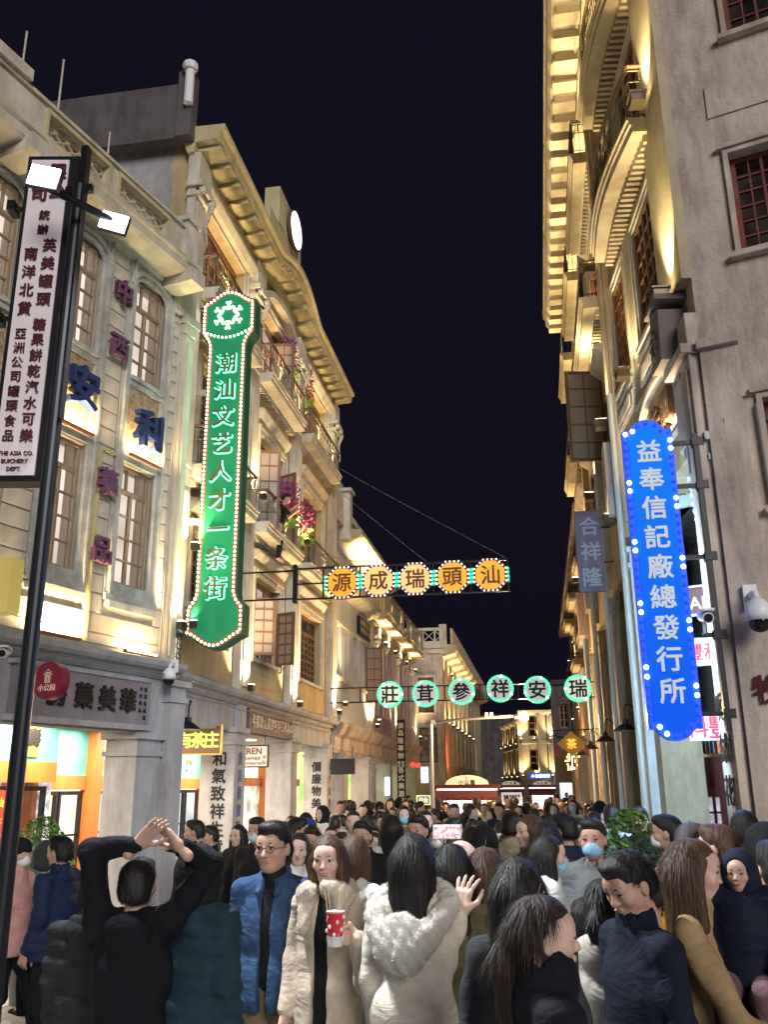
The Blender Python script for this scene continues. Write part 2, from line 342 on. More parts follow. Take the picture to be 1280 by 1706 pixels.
# planks between surrounds
_plk={}
def plank(u0,u1,z0,z1,par=B,m=CREAM,y=-.03):
    k=(round(u1-u0,2),round(z1-z0,2))
    if k not in _plk: me=MB().bev(-k[0]/2,k[0]/2,-.035,0,-k[1]/2,k[1]/2,.008).mesh('plank'); me.materials.append(m); _plk[k]=me
    return link('plank',_plk[k],par,((u0+u1)/2,0,(z0+z1)/2))
zs=[3.50+.232*i for i in range(23)]
for i,z in enumerate(zs):
    zt=z+.218
    if zt<4.05: cols=[(-7,-4.6),(-4.58,-2.95),(-2.93,-1.56),(-1.50,-.14)]
    else: cols=[(-7,-3.92),(-2.95,-2.53),(-1.58,-1.29),(-.28,-.12)]
    for c in cols: plank(c[0],c[1],z,zt)
MB().box(-1.57,-1.53,-.075,.0,3.5,6.0).box(-1.53,-1.29,-.07,.0,5.96,6.0).build('conduit',mat('yellowed_conduit',(.55,.47,.22),.5),B)
MB().box(-.12,.0,-.06,.0,3.46,8.6).box(-.09,-.03,-.10,-.06,3.5,8.5).build('corner_strip',CREAM,B)
pl=MB().box(-.10,.12,-.09,.30,3.46,8.25).box(-.13,.15,-.13,.30,8.25,8.4).box(-.16,.18,-.16,.3,8.4,8.52).build('corner_pilaster',CREAM,B)
MB().tube((-.06,-.13,3.6),(-.06,-.13,8.1),.02).build('drain_pipe',CREAM,B)
# cornice and parapet
co=MB().extr([(0,8.78),(-.08,8.82),(-.10,8.86),(-.42,8.86),(-.46,8.90),(-.46,9.0),(-.50,9.03),(-.50,9.08),(.1,9.1)],-7,-.32)
for u in (-6.6,-3.45,-.48): co.box(u-.16,u+.16,-.56,-.05,8.72,8.93)
co.box(-.35,.1,-.12,.28,8.5,9.1)
co.build('cornice',TRIM,B)
YEL=mat('pale_yellow_render',(.60,.52,.30),.8,noise=.15,scale=3,dirt=.25)
op=[(-3.25,-2.22,9.2,9.5),(-2.0,-1.0,9.2,9.5),(-5.9,-4.9,9.2,9.5)]
wallholes(-7,-.5,9.09,9.6,op,-.36,-.2).build('parapet',TRIM,B)
for (a,b_,c,d) in op:
    f=MB().box(a-.04,b_+.04,-.40,-.36,d,d+.06).box(a-.04,b_+.04,-.40,-.36,c-.06,c).box(a-.04,a,-.40,-.36,c,d).box(b_,b_+.04,-.40,-.36,c,d).build('parapet_opening_frame',YEL,B)
    s=MB(); n=5
    for k in range(n):   # interlaced scroll balusters
        x=a+(k+.5)*(b_-a)/n; ww=(b_-a)/n*.5
        for sg in (-1,1):
            s.path([(x+sg*ww*math.sin(t*2*PI/6),-.28,c+(d-c)*t/6) for t in range(7)],.018,6)
    s.build('scroll_grille',YEL,f)
MB().box(-7,-.5,-.40,-.14,9.6,9.65).box(-4.2,-3.6,-.45,-.1,9.65,9.8).box(-.62,-.36,-.42,-.05,9.09,9.72).box(-.66,-.32,-.46,-.02,9.72,9.8).build('parapet_coping',TRIM,B)
# characters on wall
PUR=mat('purple_characters',(.17,.07,.14),.5); BLU=mat('deep_blue_characters',(.02,.04,.15),.4)
for t,z in zip('中西藥品',(8.18,7.38,5.56,4.69)): char(t,-1.46,z,.34,PUR,B,y=-.12,off=.03,ext=.035)
o=char('利',(w2[0]+w2[1])/2-.02,6.47,.54,BLU,B,y=-.15,off=.035,ext=.05); o=char('安',(w1[0]+w1[1])/2,6.57,.54,BLU,B,y=-.15,off=.035,ext=.05)
char('利',0,0,.01,BLU,B) if False else None
# arcade front: cornice, signboard, piers
MB().extr([(0,3.3),(-.06,3.3),(-.10,3.34),(-.12,3.38),(-.20,3.40),(-.24,3.44),(-.26,3.50),(.0,3.52)],-7,.2).build('arcade_cornice',STONE,B)
MB().box(-7,.35,-.02,.28,2.62,3.3).build('arcade_beam',STONE,B)
SB=mat('grey_purple_signboard',(.30,.26,.29),.6,noise=.25,scale=3,aniso=(1,1,.3))
sg=MB().box(-2.55,-.38,-.12,-.02,2.70,3.22).build('signboard',SB,B)
fr=MB().box(-2.6,-.33,-.14,-.02,2.64,2.70).box(-2.6,-.33,-.14,-.02,3.22,3.27).box(-.38,-.33,-.14,-.02,2.7,3.22).build('signboard_frame',STONE,sg)
for t,u in zip('房藥美華',(-1.98,-1.56,-1.17,-.80)): char(t,u,2.97,.30,BLACKP,sg,y=-.14,off=.03,ext=.012)
for k,s_ in enumerate(('鎮邦路貳號','中西藥品')):
    for j,t in enumerate(s_): char(t,-.47-.09*k,3.13-.085*j,.06,BLACKP,sg,y=-.13,off=.02,ext=.003); char(t,-2.42+.09*k,3.13-.085*j,.06,BLACKP,sg,y=-.13,off=.02,ext=.003)
def pier(par,u0,u1,y0,y1,z1,m=STONE,base=.62,cap=True,name='pier'):
    p=MB().box(u0,u1,y0,y1,base,z1).box(u0-.03,u1+.03,y0-.03,y1+.03,0,base-.04).box(u0-.05,u1+.05,y0-.05,y1+.05,base-.04,base)
    if cap: p.box(u0-.03,u1+.03,y0-.03,y1+.03,z1-.28,z1-.22).box(u0-.05,u1+.05,y0-.05,y1+.05,z1-.08,z1)
    return p.build(name,m,par)
pier(B,-.48,-.02,-.06,.42,2.62); pier(B,.02,.34,-.14,.42,3.3,cap=True)
pier(B,-3.3,-2.85,-.06,.42,2.62); pier(B,-6.3,-5.85,-.06,.42,2.62)
# linear wall lights above the arcade
def strip(par,u0,u1,z,y=-.16,on=True,p=10,dots=False):
    s=MB().box(u0,u1,y-.03,y+.03,z,z+.03).build('light_strip',MATS['strip_housing'],par)
    if dots:
        m=MB()
        for i in range(16): m.ball((u0+(i+.5)*(u1-u0)/16,y-.03,z+.02),.011,6,4)
        m.build('strip_leds',emi('warm_led',(1,.78,.5),8),s)
    else: MB().box(u0+.02,u1-.02,y-.02,y+.02,z+.031,z+.036).build('strip_diffuser',MATS['warm_strip'],s)
    if on: l=light(s,((u0+u1)/2,y,z+.06),(0,.35,1),p,WARM,'AREA',size=u1-u0); l.data.size_y=.03
    return s
strip(B,-2.35,-1.72,3.56,p=9); strip(B,-1.0,-.42,3.53,y=-.2,on=True,p=1.5,dots=True)
# linear fixture lights on pilasters (tall warm boxes)
def uplight(par,u,z,y=-.25,p=30,h=.22,ang=125,col=WARM,tilt=.22,grp=None):
    s=MB().box(u-.06,u+.06,y-.05,y+.05,z-.1,z).build('uplight',DKMET,par)
    MB().box(u-.05,u+.05,y-.04,y+.04,z+.001,z+.012).build('lamp_lens',emi('warm_lens',(1,.8,.45),14),s)
    light(s,(u,y,z+.03),(0,tilt,1),p,col,'SPOT',ang,.04,.9)
    return s
uplight(B,.02,4.05,-.25,38)
uplight(B,-2.7,9.3,-.6,5) if False else None
# shop front behind the arcade
sh=Fac('ground_floor_shop','orange framed shop front with turquoise painted panels and black glass doors under the cream building','shop front',(-4.8,11.18),14.5)
Sx=sh.e; y=2.1
LITS=lit('lit_shop_cream',(.75,.60,.38),(1,.95,.82),1.5,1.6)
LITP=lit('lit_poster_wall',(.16,.14,.22),(.85,.80,.84),1.0,7,aniso=(1,1,1.6))
MB().box(-7,.5,y+1.4,y+1.45,0,2.6).build('interior_wall',LITS,Sx)
MB().box(-7,.5,.42,y+1.45,3.05,3.1).build('arcade_ceiling',CREAM,Sx)
MB().box(-7,.5,y,y+.12,2.05,2.32).box(-3.7,-3.35,y-.15,y+.1,0,3.05).box(-1.9,-1.6,y-.18,y+.1,0,3.05).box(-7,.5,y,y+.1,2.98,3.05).box(-3.75,-3.3,y-.2,y+.1,2.45,2.6).box(-1.96,-1.54,y-.24,y+.1,2.45,2.6).build('orange_frame',ORANGE,Sx)
for a,c in ((-7,-3.75),(-3.3,-1.95),(-1.5,.5)):
    p=MB().box(a,c,y+.02,y+.06,2.32,2.98).build('painted_panel',TURQ,Sx)
    k=int((c-a)/.75)
    for i in range(max(1,k)):
        x=a+(i+.5)*(c-a)/max(1,k); g=MB().prism([(x-.13,2.42),(x-.09,2.38),(x+.09,2.38),(x+.13,2.42),(x+.13,2.86),(x+.09,2.9),(x-.09,2.9),(x-.13,2.86)],y-.01,y+.02).build('gilt_plaque',GOLD,p)
        char('福壽康寧'[i%4],x,2.64,.26,BLACKP,g,y=y-.02,off=.03,ext=.004)
def gdoor(par,u0,u1,z1,y,m=BLACK,back=None,n=2):
    for i in range(n):
        a=u0+(u1-u0)*i/n+.02; b=u0+(u1-u0)*(i+1)/n-.02
        window(par,a,b,.05,z1,y,1,3,m,.03,.06,0,back,.5,name='glass_door')
rp=random.Random(11); pcs=[mat('poster_%d'%i,c,.6,emit=.75,ecol=c) for i,c in enumerate(((.8,.75,.7),(.35,.3,.4),(.75,.3,.08),(.25,.35,.45),(.7,.6,.3),(.12,.1,.12)))]
for (u0,u1) in ((-3.25,-2.0),(-1.45,.3)):
    for r_ in range(7):
        for c_ in range(int((u1-u0)/.2)):
            if rp.random()<.15: continue
            MB().box(u0+.02+c_*.2,u0+.18+c_*.2,y+.55,y+.56,.25+r_*.25,.47+r_*.25-rp.random()*.04).build('poster',rp.choice(pcs),Sx)
sf_=MB()
for z in (.5,.95,1.4): sf_.box(-1.15,-.75,y+.25,y+.45,z,z+.03)
for u in (-1.15,-.78): sf_.box(u,u+.03,y+.25,y+.28,0,1.6)
sf_.build('display_rack',mat('red_brown_rack',(.3,.05,.03),.5),Sx)
for k in range(14): MB().box(-1.12+.075*(k%5),-1.06+.075*(k%5),y+.3,y+.38,(.53,.98,1.43)[k//5],(.53,.98,1.43)[k//5]+rp.uniform(.08,.2)).build('boxed_goods',rp.choice(pcs),Sx)
gdoor(Sx,-3.3,-1.95,2.0,y+.04,BLACK,LITP,3); gdoor(Sx,-1.5,.4,2.0,y+.04,BLACK,LITP,3); gdoor(Sx,-6.8,-3.8,2.0,y+.04,BLACK,LITS,4)
rb=MB().box(-.62,-.30,y-.06,y-.04,.3,1.95).build('red_banner',mat('red_banner_cloth',(.65,.03,.02),.7,emit=.5,ecol=(.7,.05,.02)),Sx)
for i,s_ in enumerate(('汕头中国西药','迎你回家看看')):
    for j,t in enumerate(s_): char(t,-.53+.17*i,1.8-.2*j,.13,mat('yellow_print',(.9,.6,.1),.6,emit=.5),rb,y=y-.07,off=.02,ext=.002)
MB().box(-1.85,-1.72,y-.2,y-.185,1.42,1.55).build('blue_number_plate',mat('blue_enamel',(.05,.2,.7),.4,emit=.15),Sx)
for u in (-2.4,-.2): light(Sx,(u,y-.5,2.9),(0,-.1,-1),14,(1,.85,.62),'AREA',size=.8,name='ceiling_lamp_light')
MB().box(-2.6,-2.2,y-.7,y-.3,3.02,3.05).box(-.4,0,y-.7,y-.3,3.02,3.05).build('ceiling_lamp',emi('ceiling_panel',(1,.9,.75),2.5),Sx)

# ================= LONG LEFT BUILDING (ochre, four storeys, three bays)
b2=Fac('ochre_balcony_building','tall ochre shophouse with carved eaves, wooden windows and iron balconies behind the green lit sign','building',(-5.05,12.2),0)
B=b2.e
PX=[-.42,2.72,5.92,9.55]   # pilasters
W=[]
def bayw(i,z0,z1,n=1,wf=.62):
    a,b=PX[i]+.26,PX[i+1]-.26; 
    c=(a+b)/2; hw=(b-a)*wf/2
    return (c-hw,c+hw,z0,z1)
holes=[]
for i in range(3):
    holes+=[bayw(i,4.22,5.72),bayw(i,6.62,8.55),bayw(i,9.55,11.3,wf=.8)]
wallholes(-.6,9.75,3.46,12.0,holes,.0,.3).build('wall',OCHRE,B)
MB().box(-.6,-.5,.3,6,3.3,12.2).box(9.65,9.75,.3,6,3.3,12).box(-.6,9.75,5.9,6,3.3,12).build('side_wall',GREYW,B)
DARKR=lit('dim_room',(.01,.008,.006),(.10,.07,.04),.7,2); PINKR=lit('lit_room_pale_pink',(.5,.34,.28),(.9,.68,.6),.8,1.2)
for i in range(3):
    a=bayw(i,4.22,5.72); window(B,*a,.12,6,7,WOOD,.03,.07,.24,DARKR if i!=1 else PINKR,.5)
    a=bayw(i,6.62,8.55); window(B,*a,.14,4,5,WOOD,.035,.07,.22,PINKR if i==1 else DARKR,.5)
    a=bayw(i,9.55,11.3,wf=.8); window(B,*a,.16,6,4,WOOD,.035,.07,.28,PINKR if i==1 else DARKR,.5)
    for (z0,z1,wf) in ((4.22,5.72,.62),(6.62,8.55,.62),(9.55,11.3,.8)):
        t=MB(); a=bayw(i,z0,z1,wf=wf); frame_trim(t,a[0],a[1],z0,z1,.09,-.04,.0); frame_trim(t,a[0]-.1,a[1]+.1,z0-.1,z1+.1,.05,-.07,.0,bottom=False)
        if z0<9: t.extr([(0,z1+.28),(-.06,z1+.3),(-.14,z1+.42),(-.14,z1+.46),(0,z1+.48)],a[0]-.18,a[1]+.18)
        t.build('window_surround',TRIM,B)
# open shutters
def shutter(u,z0,z1,ang,w_=.42,par=None):
    o=MB(); 
    o.box(0,.05,-.02,.02,z0,z1).box(w_-.05,w_,-.02,.02,z0,z1).box(.05,w_-.05,-.02,.02,z0,z0+.05).box(.05,w_-.05,-.02,.02,z1-.05,z1)
    for k in range(1,5): z=z0+(z1-z0)*k/5; o.box(.05,w_-.05,-.015,.015,z-.015,z+.015)
    o.box(w_/2-.012,w_/2+.012,-.012,.012,z0+.05,z1-.05)
    s=o.build('open_shutter',WOOD,par or B,(u,.0,0),ang)
    MB().box(.05,w_-.05,-.003,.003,z0+.05,z1-.05).build('pane',mat('shutter_glass',(.30,.22,.15),.3),s); return s
shutter(3.45,4.25,5.3,R(-68)); shutter(5.1,4.25,5.3,R(-112)); shutter(3.5,6.65,8.2,R(-75)); shutter(5.05,6.65,8.2,R(-118)); shutter(4.3,9.6,10.9,R(-80))
# pilasters with capitals
for i,u in enumerate(PX):
    p=MB().box(u-.24,u+.24,-.14,.0,3.46,11.2).box(u-.18,u+.18,-.17,-.14,3.6,6.1).box(u-.18,u+.18,-.17,-.14,6.5,9.1).box(u-.18,u+.18,-.17,-.14,9.5,10.9)
    p.box(u-.28,u+.28,-.22,.0,10.95,11.02).box(u-.30,u+.30,-.26,.0,11.12,11.22).box(u-.27,u+.27,-.2,.0,11.22,11.75)
    p.build('pilaster',TRIM,B)
    s=MB(); # scroll capital and hanging garland
    for k in range(14): a=k*.5; s.ball((u+.0,-.27-.05*math.cos(a)*(1-k/14),10.85-k*.055+.03*math.sin(a)),.055*(1-k/18),6,4)
    s.build('scroll_ornament',TRIM,B)
    for sg_ in (-1,1): MB().tube((u+sg_*.2,-.2,11.07),(u+sg_*.2,-.3,11.07),.06,8).build('volute',TRIM,B)
# balconies
def balcony(par,u0,u1,z,dep=.38,rh=.62,m=TRIM,rail=RAILM,wood=WOOD,bow=0):
    n=10 if bow else 1
    def yy(t): return -dep-bow*math.sin(PI*t)
    b=MB()
    for k in range(n):
        t0,t1=k/n,(k+1)/n; a,c=u0+(u1-u0)*t0,u0+(u1-u0)*t1
        for dz0,dz1,e in ((-.04,0,.03),(-.10,-.04,.0),(-.20,-.10,-.03)):
            b.add([(a,0,z+dz0),(c,0,z+dz0),(c,yy(t1)-e,z+dz0),(a,yy(t0)-e,z+dz0),(a,0,z+dz1),(c,0,z+dz1),(c,yy(t1)-e,z+dz1),(a,yy(t0)-e,z+dz1)],[(0,1,2,3),(7,6,5,4),(3,2,6,7),(0,3,7,4),(1,5,6,2)])
    o=b.build('balcony',m,par)
    d=MB(); k=int((u1-u0)/.11)
    for i in range(k): x=u0+.03+(i+.5)*(u1-u0-.06)/k; d.box(x-.027,x+.027,-.13-bow*.6*math.sin(PI*(x-u0)/(u1-u0)),-.0,z-.30,z-.201)
    d.build('dentils',m,o)
    r=MB(); pts=[(u0+.03,0)]+[(u0+.03+(u1-u0-.06)*t/n,yy(t/n)+.05) for t in range(n+1)]+[(u1-.03,0)]
    for (a,ya),(c,yc) in zip(pts[:-1],pts[1:]):
        L=math.hypot(c-a,yc-ya); nb=max(2,int(L/.085))
        for hh in (.06,rh-.22,rh-.06): r.tube((a,ya,z+hh),(c,yc,z+hh),.009,5)
        for i in range(nb+1):
            t=i/nb; x,y_=a+(c-a)*t,ya+(yc-ya)*t; r.tube((x,y_,z),(x,y_,z+rh-.22),.0065,4,cap=False)
            if i%3==1: r.box(x-.035,x+.035,y_-.008,y_+.008,z+rh-.20,z+rh-.08)
    r.build('railing',rail,o)
    h=MB()
    for (a,ya),(c,yc) in zip(pts[:-1],pts[1:]):
        dx,dy=c-a,yc-ya; L=math.hypot(dx,dy)
        h.tube((a,ya,z+rh),(c,yc,z+rh),.028,6)
    h.build('handrail',wood,o)
    return o
for i in range(3):
    balcony(B,PX[i]+.3,PX[i+1]-.3,9.62); balcony(B,PX[i]+.3,PX[i+1]-.3,6.62)
# corbel bands
MB().extr([(0,3.3),(-.06,3.3),(-.10,3.34),(-.12,3.38),(-.20,3.40),(-.24,3.44),(-.26,3.50),(.0,3.52)],-.65,9.85).build('arcade_cornice',STONE,B)
MB().box(-.6,9.8,-.02,.28,2.86,3.3).box(2.62,3.0,-.10,-.02,2.9,3.3).box(5.75,6.1,-.10,-.02,2.9,3.3).build('arcade_beam',STONE,B)
# eaves with modillions, arched over the middle bay
def eave_z(u):
    a,b=PX[1]+.2,PX[2]+.1
    return 11.95+(.42*math.sin(PI*(u-a)/(b-a)) if a<u<b else 0)
ev=MB(); prof=[(0,-.25),(-.1,-.22),(-.12,-.05),(-.5,-.02),(-.53,.03),(-.53,.12),(-.6,.16),(-.6,.24),(.2,.26)]
N=56; uu=[-.75+(10.6*i/N) for i in range(N+1)]
vs=[(u,y_,eave_z(u)+z_) for u in uu for y_,z_ in prof]; P_=len(prof)
ev.add(vs,[(i*P_+j,(i+1)*P_+j,(i+1)*P_+(j+1)%P_,i*P_+(j+1)%P_) for i in range(N) for j in range(P_)]+[tuple(range(P_))[::-1],tuple(range(N*P_,N*P_+P_))])
ev.build('eaves',YEL,B)
mm=MB().box(-.11,.11,-.36,.0,-.10,.0).box(-.13,.13,-.40,.0,-.14,-.10).mesh('modillion'); mm.materials.append(YEL)
for i in range(22): u=-.5+i*.475; link('modillion',mm,B,(u,-.12,eave_z(u)-.0))
# arch moulding and eyebrow pediment under eaves of the bays
ar=MB(); a,b=PX[1]+.25,PX[2]-.25; c=(a+b)/2; r=(b-a)/2
for k in range(14):
    q0,q1=PI*k/14,PI*(k+1)/14
    f=lambda q,e:(c+(r+e)*math.cos(q),10.95+(.72+e)*math.sin(q))
    ar.prism([f(q0,0),f(q0,.14),f(q1,.14),f(q1,0)],-.2,.0)
for i in (0,2): ar.extr([(0,11.36),(-.12,11.38),(-.2,11.48),(-.2,11.55),(0,11.57)],PX[i]+.26,PX[i+1]-.26)
ar.build('arch_moulding',TRIM,B)
# parapet pieces, clock panel, vent
pp=MB().box(2.2,3.2,-.1,.15,12.2,13.3).box(3.35,6.2,-.12,.2,12.2,13.6).box(3.9,5.7,-.14,.2,13.6,14.5).box(6.35,7.2,-.1,.15,12.2,13.1).box(-.6,9.75,.1,.2,12.2,12.5)
pp.build('parapet',YEL,B)
MB().box(-.9,-.7,.15,3.4,11.9,12.95).box(-.95,-.70,-.10,.15,11.9,13.15).build('gable_wall',mat('dim_grey_render',(.13,.11,.115),.9,noise=.25,scale=1.5,dirt=.4),B)
for u in (2.7,6.8):
    sc=MB()
    for k in range(9): a=k*.7; sc.ball((u+.16*math.cos(a),-.14,12.75+.16*math.sin(a)),.06,6,4)
    sc.build('parapet_scroll',TRIM,B)
MB().box(-.62,-.18,.3,.75,12.0,13.9).build('roof_turret',YEL,B) if False else None
ck=thing('wall_clock','round white glowing clock high on the roof parapet of the ochre building','clock',b2.o+Vector((.20,4.85,14.0)),b2.rz)
n=28; c_=MB().prism([(.46*math.cos(2*PI*k/n),.46*math.sin(2*PI*k/n)) for k in range(n)],-.06,.02).build('clock_case',mat('dark_bronze',(.12,.06,.04),.5),ck)
MB().prism([(.42*math.cos(2*PI*k/n),.42*math.sin(2*PI*k/n)) for k in range(n)],-.075,-.061).build('clock_face',emi('clock_glow',(.9,.93,1),3.2),ck)
hd=MB().box(-.015,.015,-.085,-.08,0,.3).box(-.2,0,-.085,-.08,-.02,.02); hd.build('clock_hand',BLACKP,ck)
# antennas and flue on the roof
for (x,y_,yd,h,lb) in ((296,180,13.5,1.3,'thin white mast standing on the grey wall left of the flue'),(363,240,12.7,.5,'short rod on the eaves near the roof edge'),(38,100,8.6,.9,'thin lightning rod standing on the cream parapet, far left'),(100,150,9.3,1.0,'thin lightning rod behind the cream parapet above the floodlights'),(180,250,10.3,.6,'lightning rod on the cream parapet, right of the floodlights')):
    P=onY(x,y_,yd); o=MB().tube((0,0,-h/2),(0,0,h/2),.014).ball((0,0,h/2),.02,6,4).build('lightning_rod',TRIM,None,P); tag(o,lb,'rod','lightning rods on the roofs')
P=onY(316,130,11.2); fl=thing('roof_flue','stubby white flue pipe with a cowl on top of the grey roof wall','flue',P)
MB().tube((0,0,-.5),(0,0,.15),.075,10).build('pipe',WHT,fl); MB().lathe([(.11,.15),(.13,.2),(.12,.27),(.05,.32)],10).build('cowl',WHT,fl)
# uplights
for u,z,p in ((-.28,4.2,60),(2.6,3.62,70),(5.85,3.62,70),(9.6,3.75,60),(2.72,7.05,26),(5.92,7.05,26),(-.4,5.3,30)): uplight(B,u,z,-.36 if z>4 else -.3,p)
for u in (.4,1.8,3.6,5.1,6.9,8.4): uplight(B,u,9.68,-.3,16,ang=120)
for u in (1.1,4.3,7.6): uplight(B,u,6.68,-.3,9,ang=110)
# shop fronts behind
sh2=Fac('arcade_shop','row of orange framed shops with turquoise fresco panels behind the ochre building arcade','shop front',(-5.05,12.2),0)
Sx=sh2.e; y=2.1
MB().box(-.6,9.8,y+1.5,y+1.55,0,2.6).build('interior_wall',LITS,Sx); MB().box(-.6,9.8,.3,y+1.5,3.0,3.05).build('arcade_ceiling',CREAM,Sx)
fr=MB().box(-.6,9.8,y,y+.12,1.95,2.16)
for u in (.1,1.9,3.6,5.2,7.0,8.8): fr.box(u-.14,u+.14,y-.12,y+.1,0,3.0)
fr.build('orange_frame',ORANGE,Sx)
for a,c in ((.24,1.76),(2.04,3.46),(3.74,5.06),(5.34,6.86),(7.14,8.66)):
    MB().box(a,c,y+.03,y+.06,2.16,2.9).build('painted_panel',TURQ,Sx)
    gdoor(Sx,a,c,1.93,y+.04,BLACK,LITS if a<2 or 3<a<5 else lit('lit_shop_bluish',(.45,.6,.65),(.95,1,1),.9,2),2)
fl_=MB()
for a in (2.3,2.8,3.9,4.4,5.6,6.2,7.4,8.0):
    for k in range(9): fl_.ball((a+random.uniform(-.2,.2),y+.01,2.3+random.uniform(0,.22)),random.uniform(.025,.05),5,3,(1,.3,1))
fl_.build('fresco_flowers',mat('fresco_red',(.55,.18,.08),.7),Sx)
for u in (1,2.8,4.4,6.1,7.9): light(Sx,(u,y-.6,2.9),(0,-.1,-1),12,(1,.85,.62),'AREA',size=.8,name='ceiling_lamp_light'); MB().box(u-.2,u+.2,y-.8,y-.4,2.98,2.999).build('ceiling_lamp',MATS['ceiling_panel'],Sx)
# piers with couplets
def octpier(par,u,y0,z1,r=.21,m=STONE,base=.62):
    n=16; return MB().lathe([(r+.05,0),(r+.05,base-.05),(r+.08,base-.03),(r+.08,base),(r,base+.01),(r,z1-.35),(r+.05,z1-.3),(r+.05,z1-.25),(r+.02,z1-.22),(r+.02,z1-.08),(r+.08,z1-.04),(r+.08,z1)],n,(u,y0,0)).build('pier',m,par,smooth=False)
PIER=[2.62,5.9,9.35]

rc_=random.Random(5)
for (par,u0,u1,z,yy) in ((b1.e,-6.5,-.2,3.62,-.07),(b1.e,-6.5,-.2,3.36,-.27),(b2.e,-.4,9.5,3.60,-.06),(b2.e,-.4,9.5,3.24,-.16)):
    pts=[(u0+(u1-u0)*k/14,yy-.005,z-.035*abs(math.sin(k*1.9))-rc_.uniform(0,.02)) for k in range(15)]; MB().path(pts,.008,5).build('wall_cable',CABLE,par)
for (par,u,z0,z1) in ((b1.e,-.16,3.5,8.4),(b2.e,3.1,3.5,6.2),(b2.e,9.2,3.5,9.0),(b2.e,-.1,3.5,9.2)): MB().path([(u+.01*math.sin(k),-.045,z0+(z1-z0)*k/10) for k in range(11)],.010,6).build('wall_pipe',TRIM,par)
B=b2.e
def boxpier(par,u0,u1,y0,y1,z1,m=STONE,base=.62,name='pier'): return pier(par,u0,u1,y0,y1,z1,m,base,True,name)
PT=mat('pier_plaster',(.50,.47,.46),.8,noise=.18,scale=3,bump=.2,dirt=.3)
p1=boxpier(B,2.42,2.98,-.12,.46,2.92,PT); p2=boxpier(B,5.98,6.45,-.10,.42,2.92,PT); p3=boxpier(B,9.1,9.65,-.12,.44,2.92,PT)
p0=boxpier(B,-.62,-.2,-.10,.4,2.92,PT)
def sidetext(par,s_,u,yc,z0,dz,size,m=BLACKP,off=.03): # text on the pier face turned to the camera (local -x)
    for i,t in enumerate(s_): char(t,u,z0-dz*i,size,m,par,y=yc,off=off,ext=.002,yaw=-PI/2)
sidetext(p1,'和氣致祥生意興',2.414,.14,2.42,.272,.25); sidetext(p3,'價廉物美',9.094,.13,2.42,.27,.24); sidetext(p3,'比',9.094,.13,1.2,.27,.24)
BLF=mat('faded_blue_ink',(.10,.12,.35),.7)
for i,t in enumerate('貨真價實財源廣'): char(t,2.70,2.42-.27*i,.22,BLACKP if i>3 else BLF,p1,y=-.125,off=.025,ext=.002)
for i,t in enumerate('老少無欺童叟'): char(t,9.38,2.42-.27*i,.2,BLF,p3,y=-.125,off=.025,ext=.002)
BR=mat('brown_signboard',(.17,.10,.11),.6,noise=.3,scale=4)
bs=MB().box(3.1,5.95,-.13,-.03,2.88,3.28).build('signboard',BR,B); PALE=mat('pale_gilt',(.60,.50,.32),.5)
for i,t in enumerate('客發頭汕菓餅特時四專製本'): char(t,3.3+i*.225,3.08,.24,PALE,bs,y=-.14,off=.01,ext=.008,sx=.85)
g=MB().box(3.3,5.2,-.012,.0,3.72,4.0).build('wall_inscription',OCHRE,B)
for j in range(3):
    for i,t in enumerate('汕頭老字號百年商埠小公園'): char(t,3.35+i*.15,4.02-j*.12,.085,PALE,g,y=-.016,off=.01,ext=.002)
# hanging shop boards in the arcade
def board(name,label,cat,P,w_,h_,m,txts,grp=None,rz=0,d=.06,fm=None,hang=.3):
    t=thing(name,label,cat,P,rz,grp)
    b=MB().bev(-w_/2,w_/2,-d/2,d/2,-h_/2,h_/2,.008).build('board',m,t)
    if fm: MB().box(-w_/2-.02,w_/2+.02,-d/2-.01,d/2,h_/2,h_/2+.02).box(-w_/2-.02,w_/2+.02,-d/2-.01,d/2,-h_/2-.02,-h_/2).box(-w_/2-.02,-w_/2,-d/2-.01,d/2,-h_/2,h_/2).box(w_/2,w_/2+.02,-d/2-.01,d/2,-h_/2,h_/2).build('frame',fm,t)
    if hang: MB().tube((-w_*.4,0,h_/2),(-w_*.4,0,h_/2+hang),.008,5).tube((w_*.4,0,h_/2),(w_*.4,0,h_/2+hang),.008,5).build('hanger',BLACK,t)
    for (s_,x,z,size,tm) in txts: char(s_,x,z,size,tm,b,y=-d/2-.004,off=.02,ext=.003)
    return t
WB=mat('white_sign_board',(.75,.70,.60),.5,emit=.12,ecol=(1,.9,.7)); RINK=mat('dark_red_ink',(.22,.02,.02),.5)
board('hanging_sign','white hanging board with dark red letters EREN in the arcade, beside the pier with big black characters','sign',onY(419,1260,16.5),.62,.36,WB,[('EREN',.02,.09,.16,RINK),('TOGRAPHER',-.06,-.04,.085,RINK),('令',.25,-.02,.08,RINK),('弘',.25,-.11,.08,RINK),('STRAITPAINTER',-.02,-.13,.065,RINK)],fm=BLACK,hang=.2)
board('hanging_sign','blank black hanging board with rounded ends under the arcade of the white shophouse','sign',onY(571,1277,20.5),.56,.34,mat('blackboard',(.03,.03,.035),.6),[],hang=.25)
P=onY(320,1233,14.0); 
t=board('shop_sign','brown tea shop board with glowing yellow green characters hung in the arcade','sign',P,.95,.42,mat('brown_lacquer',(.20,.09,.05),.4),[(c,-.33+.22*i,0,.26,emi('green_yellow_glow',(.6,.9,.12),1.0)) for i,c in enumerate('天有茶庄')],fm=GOLD,hang=.1)
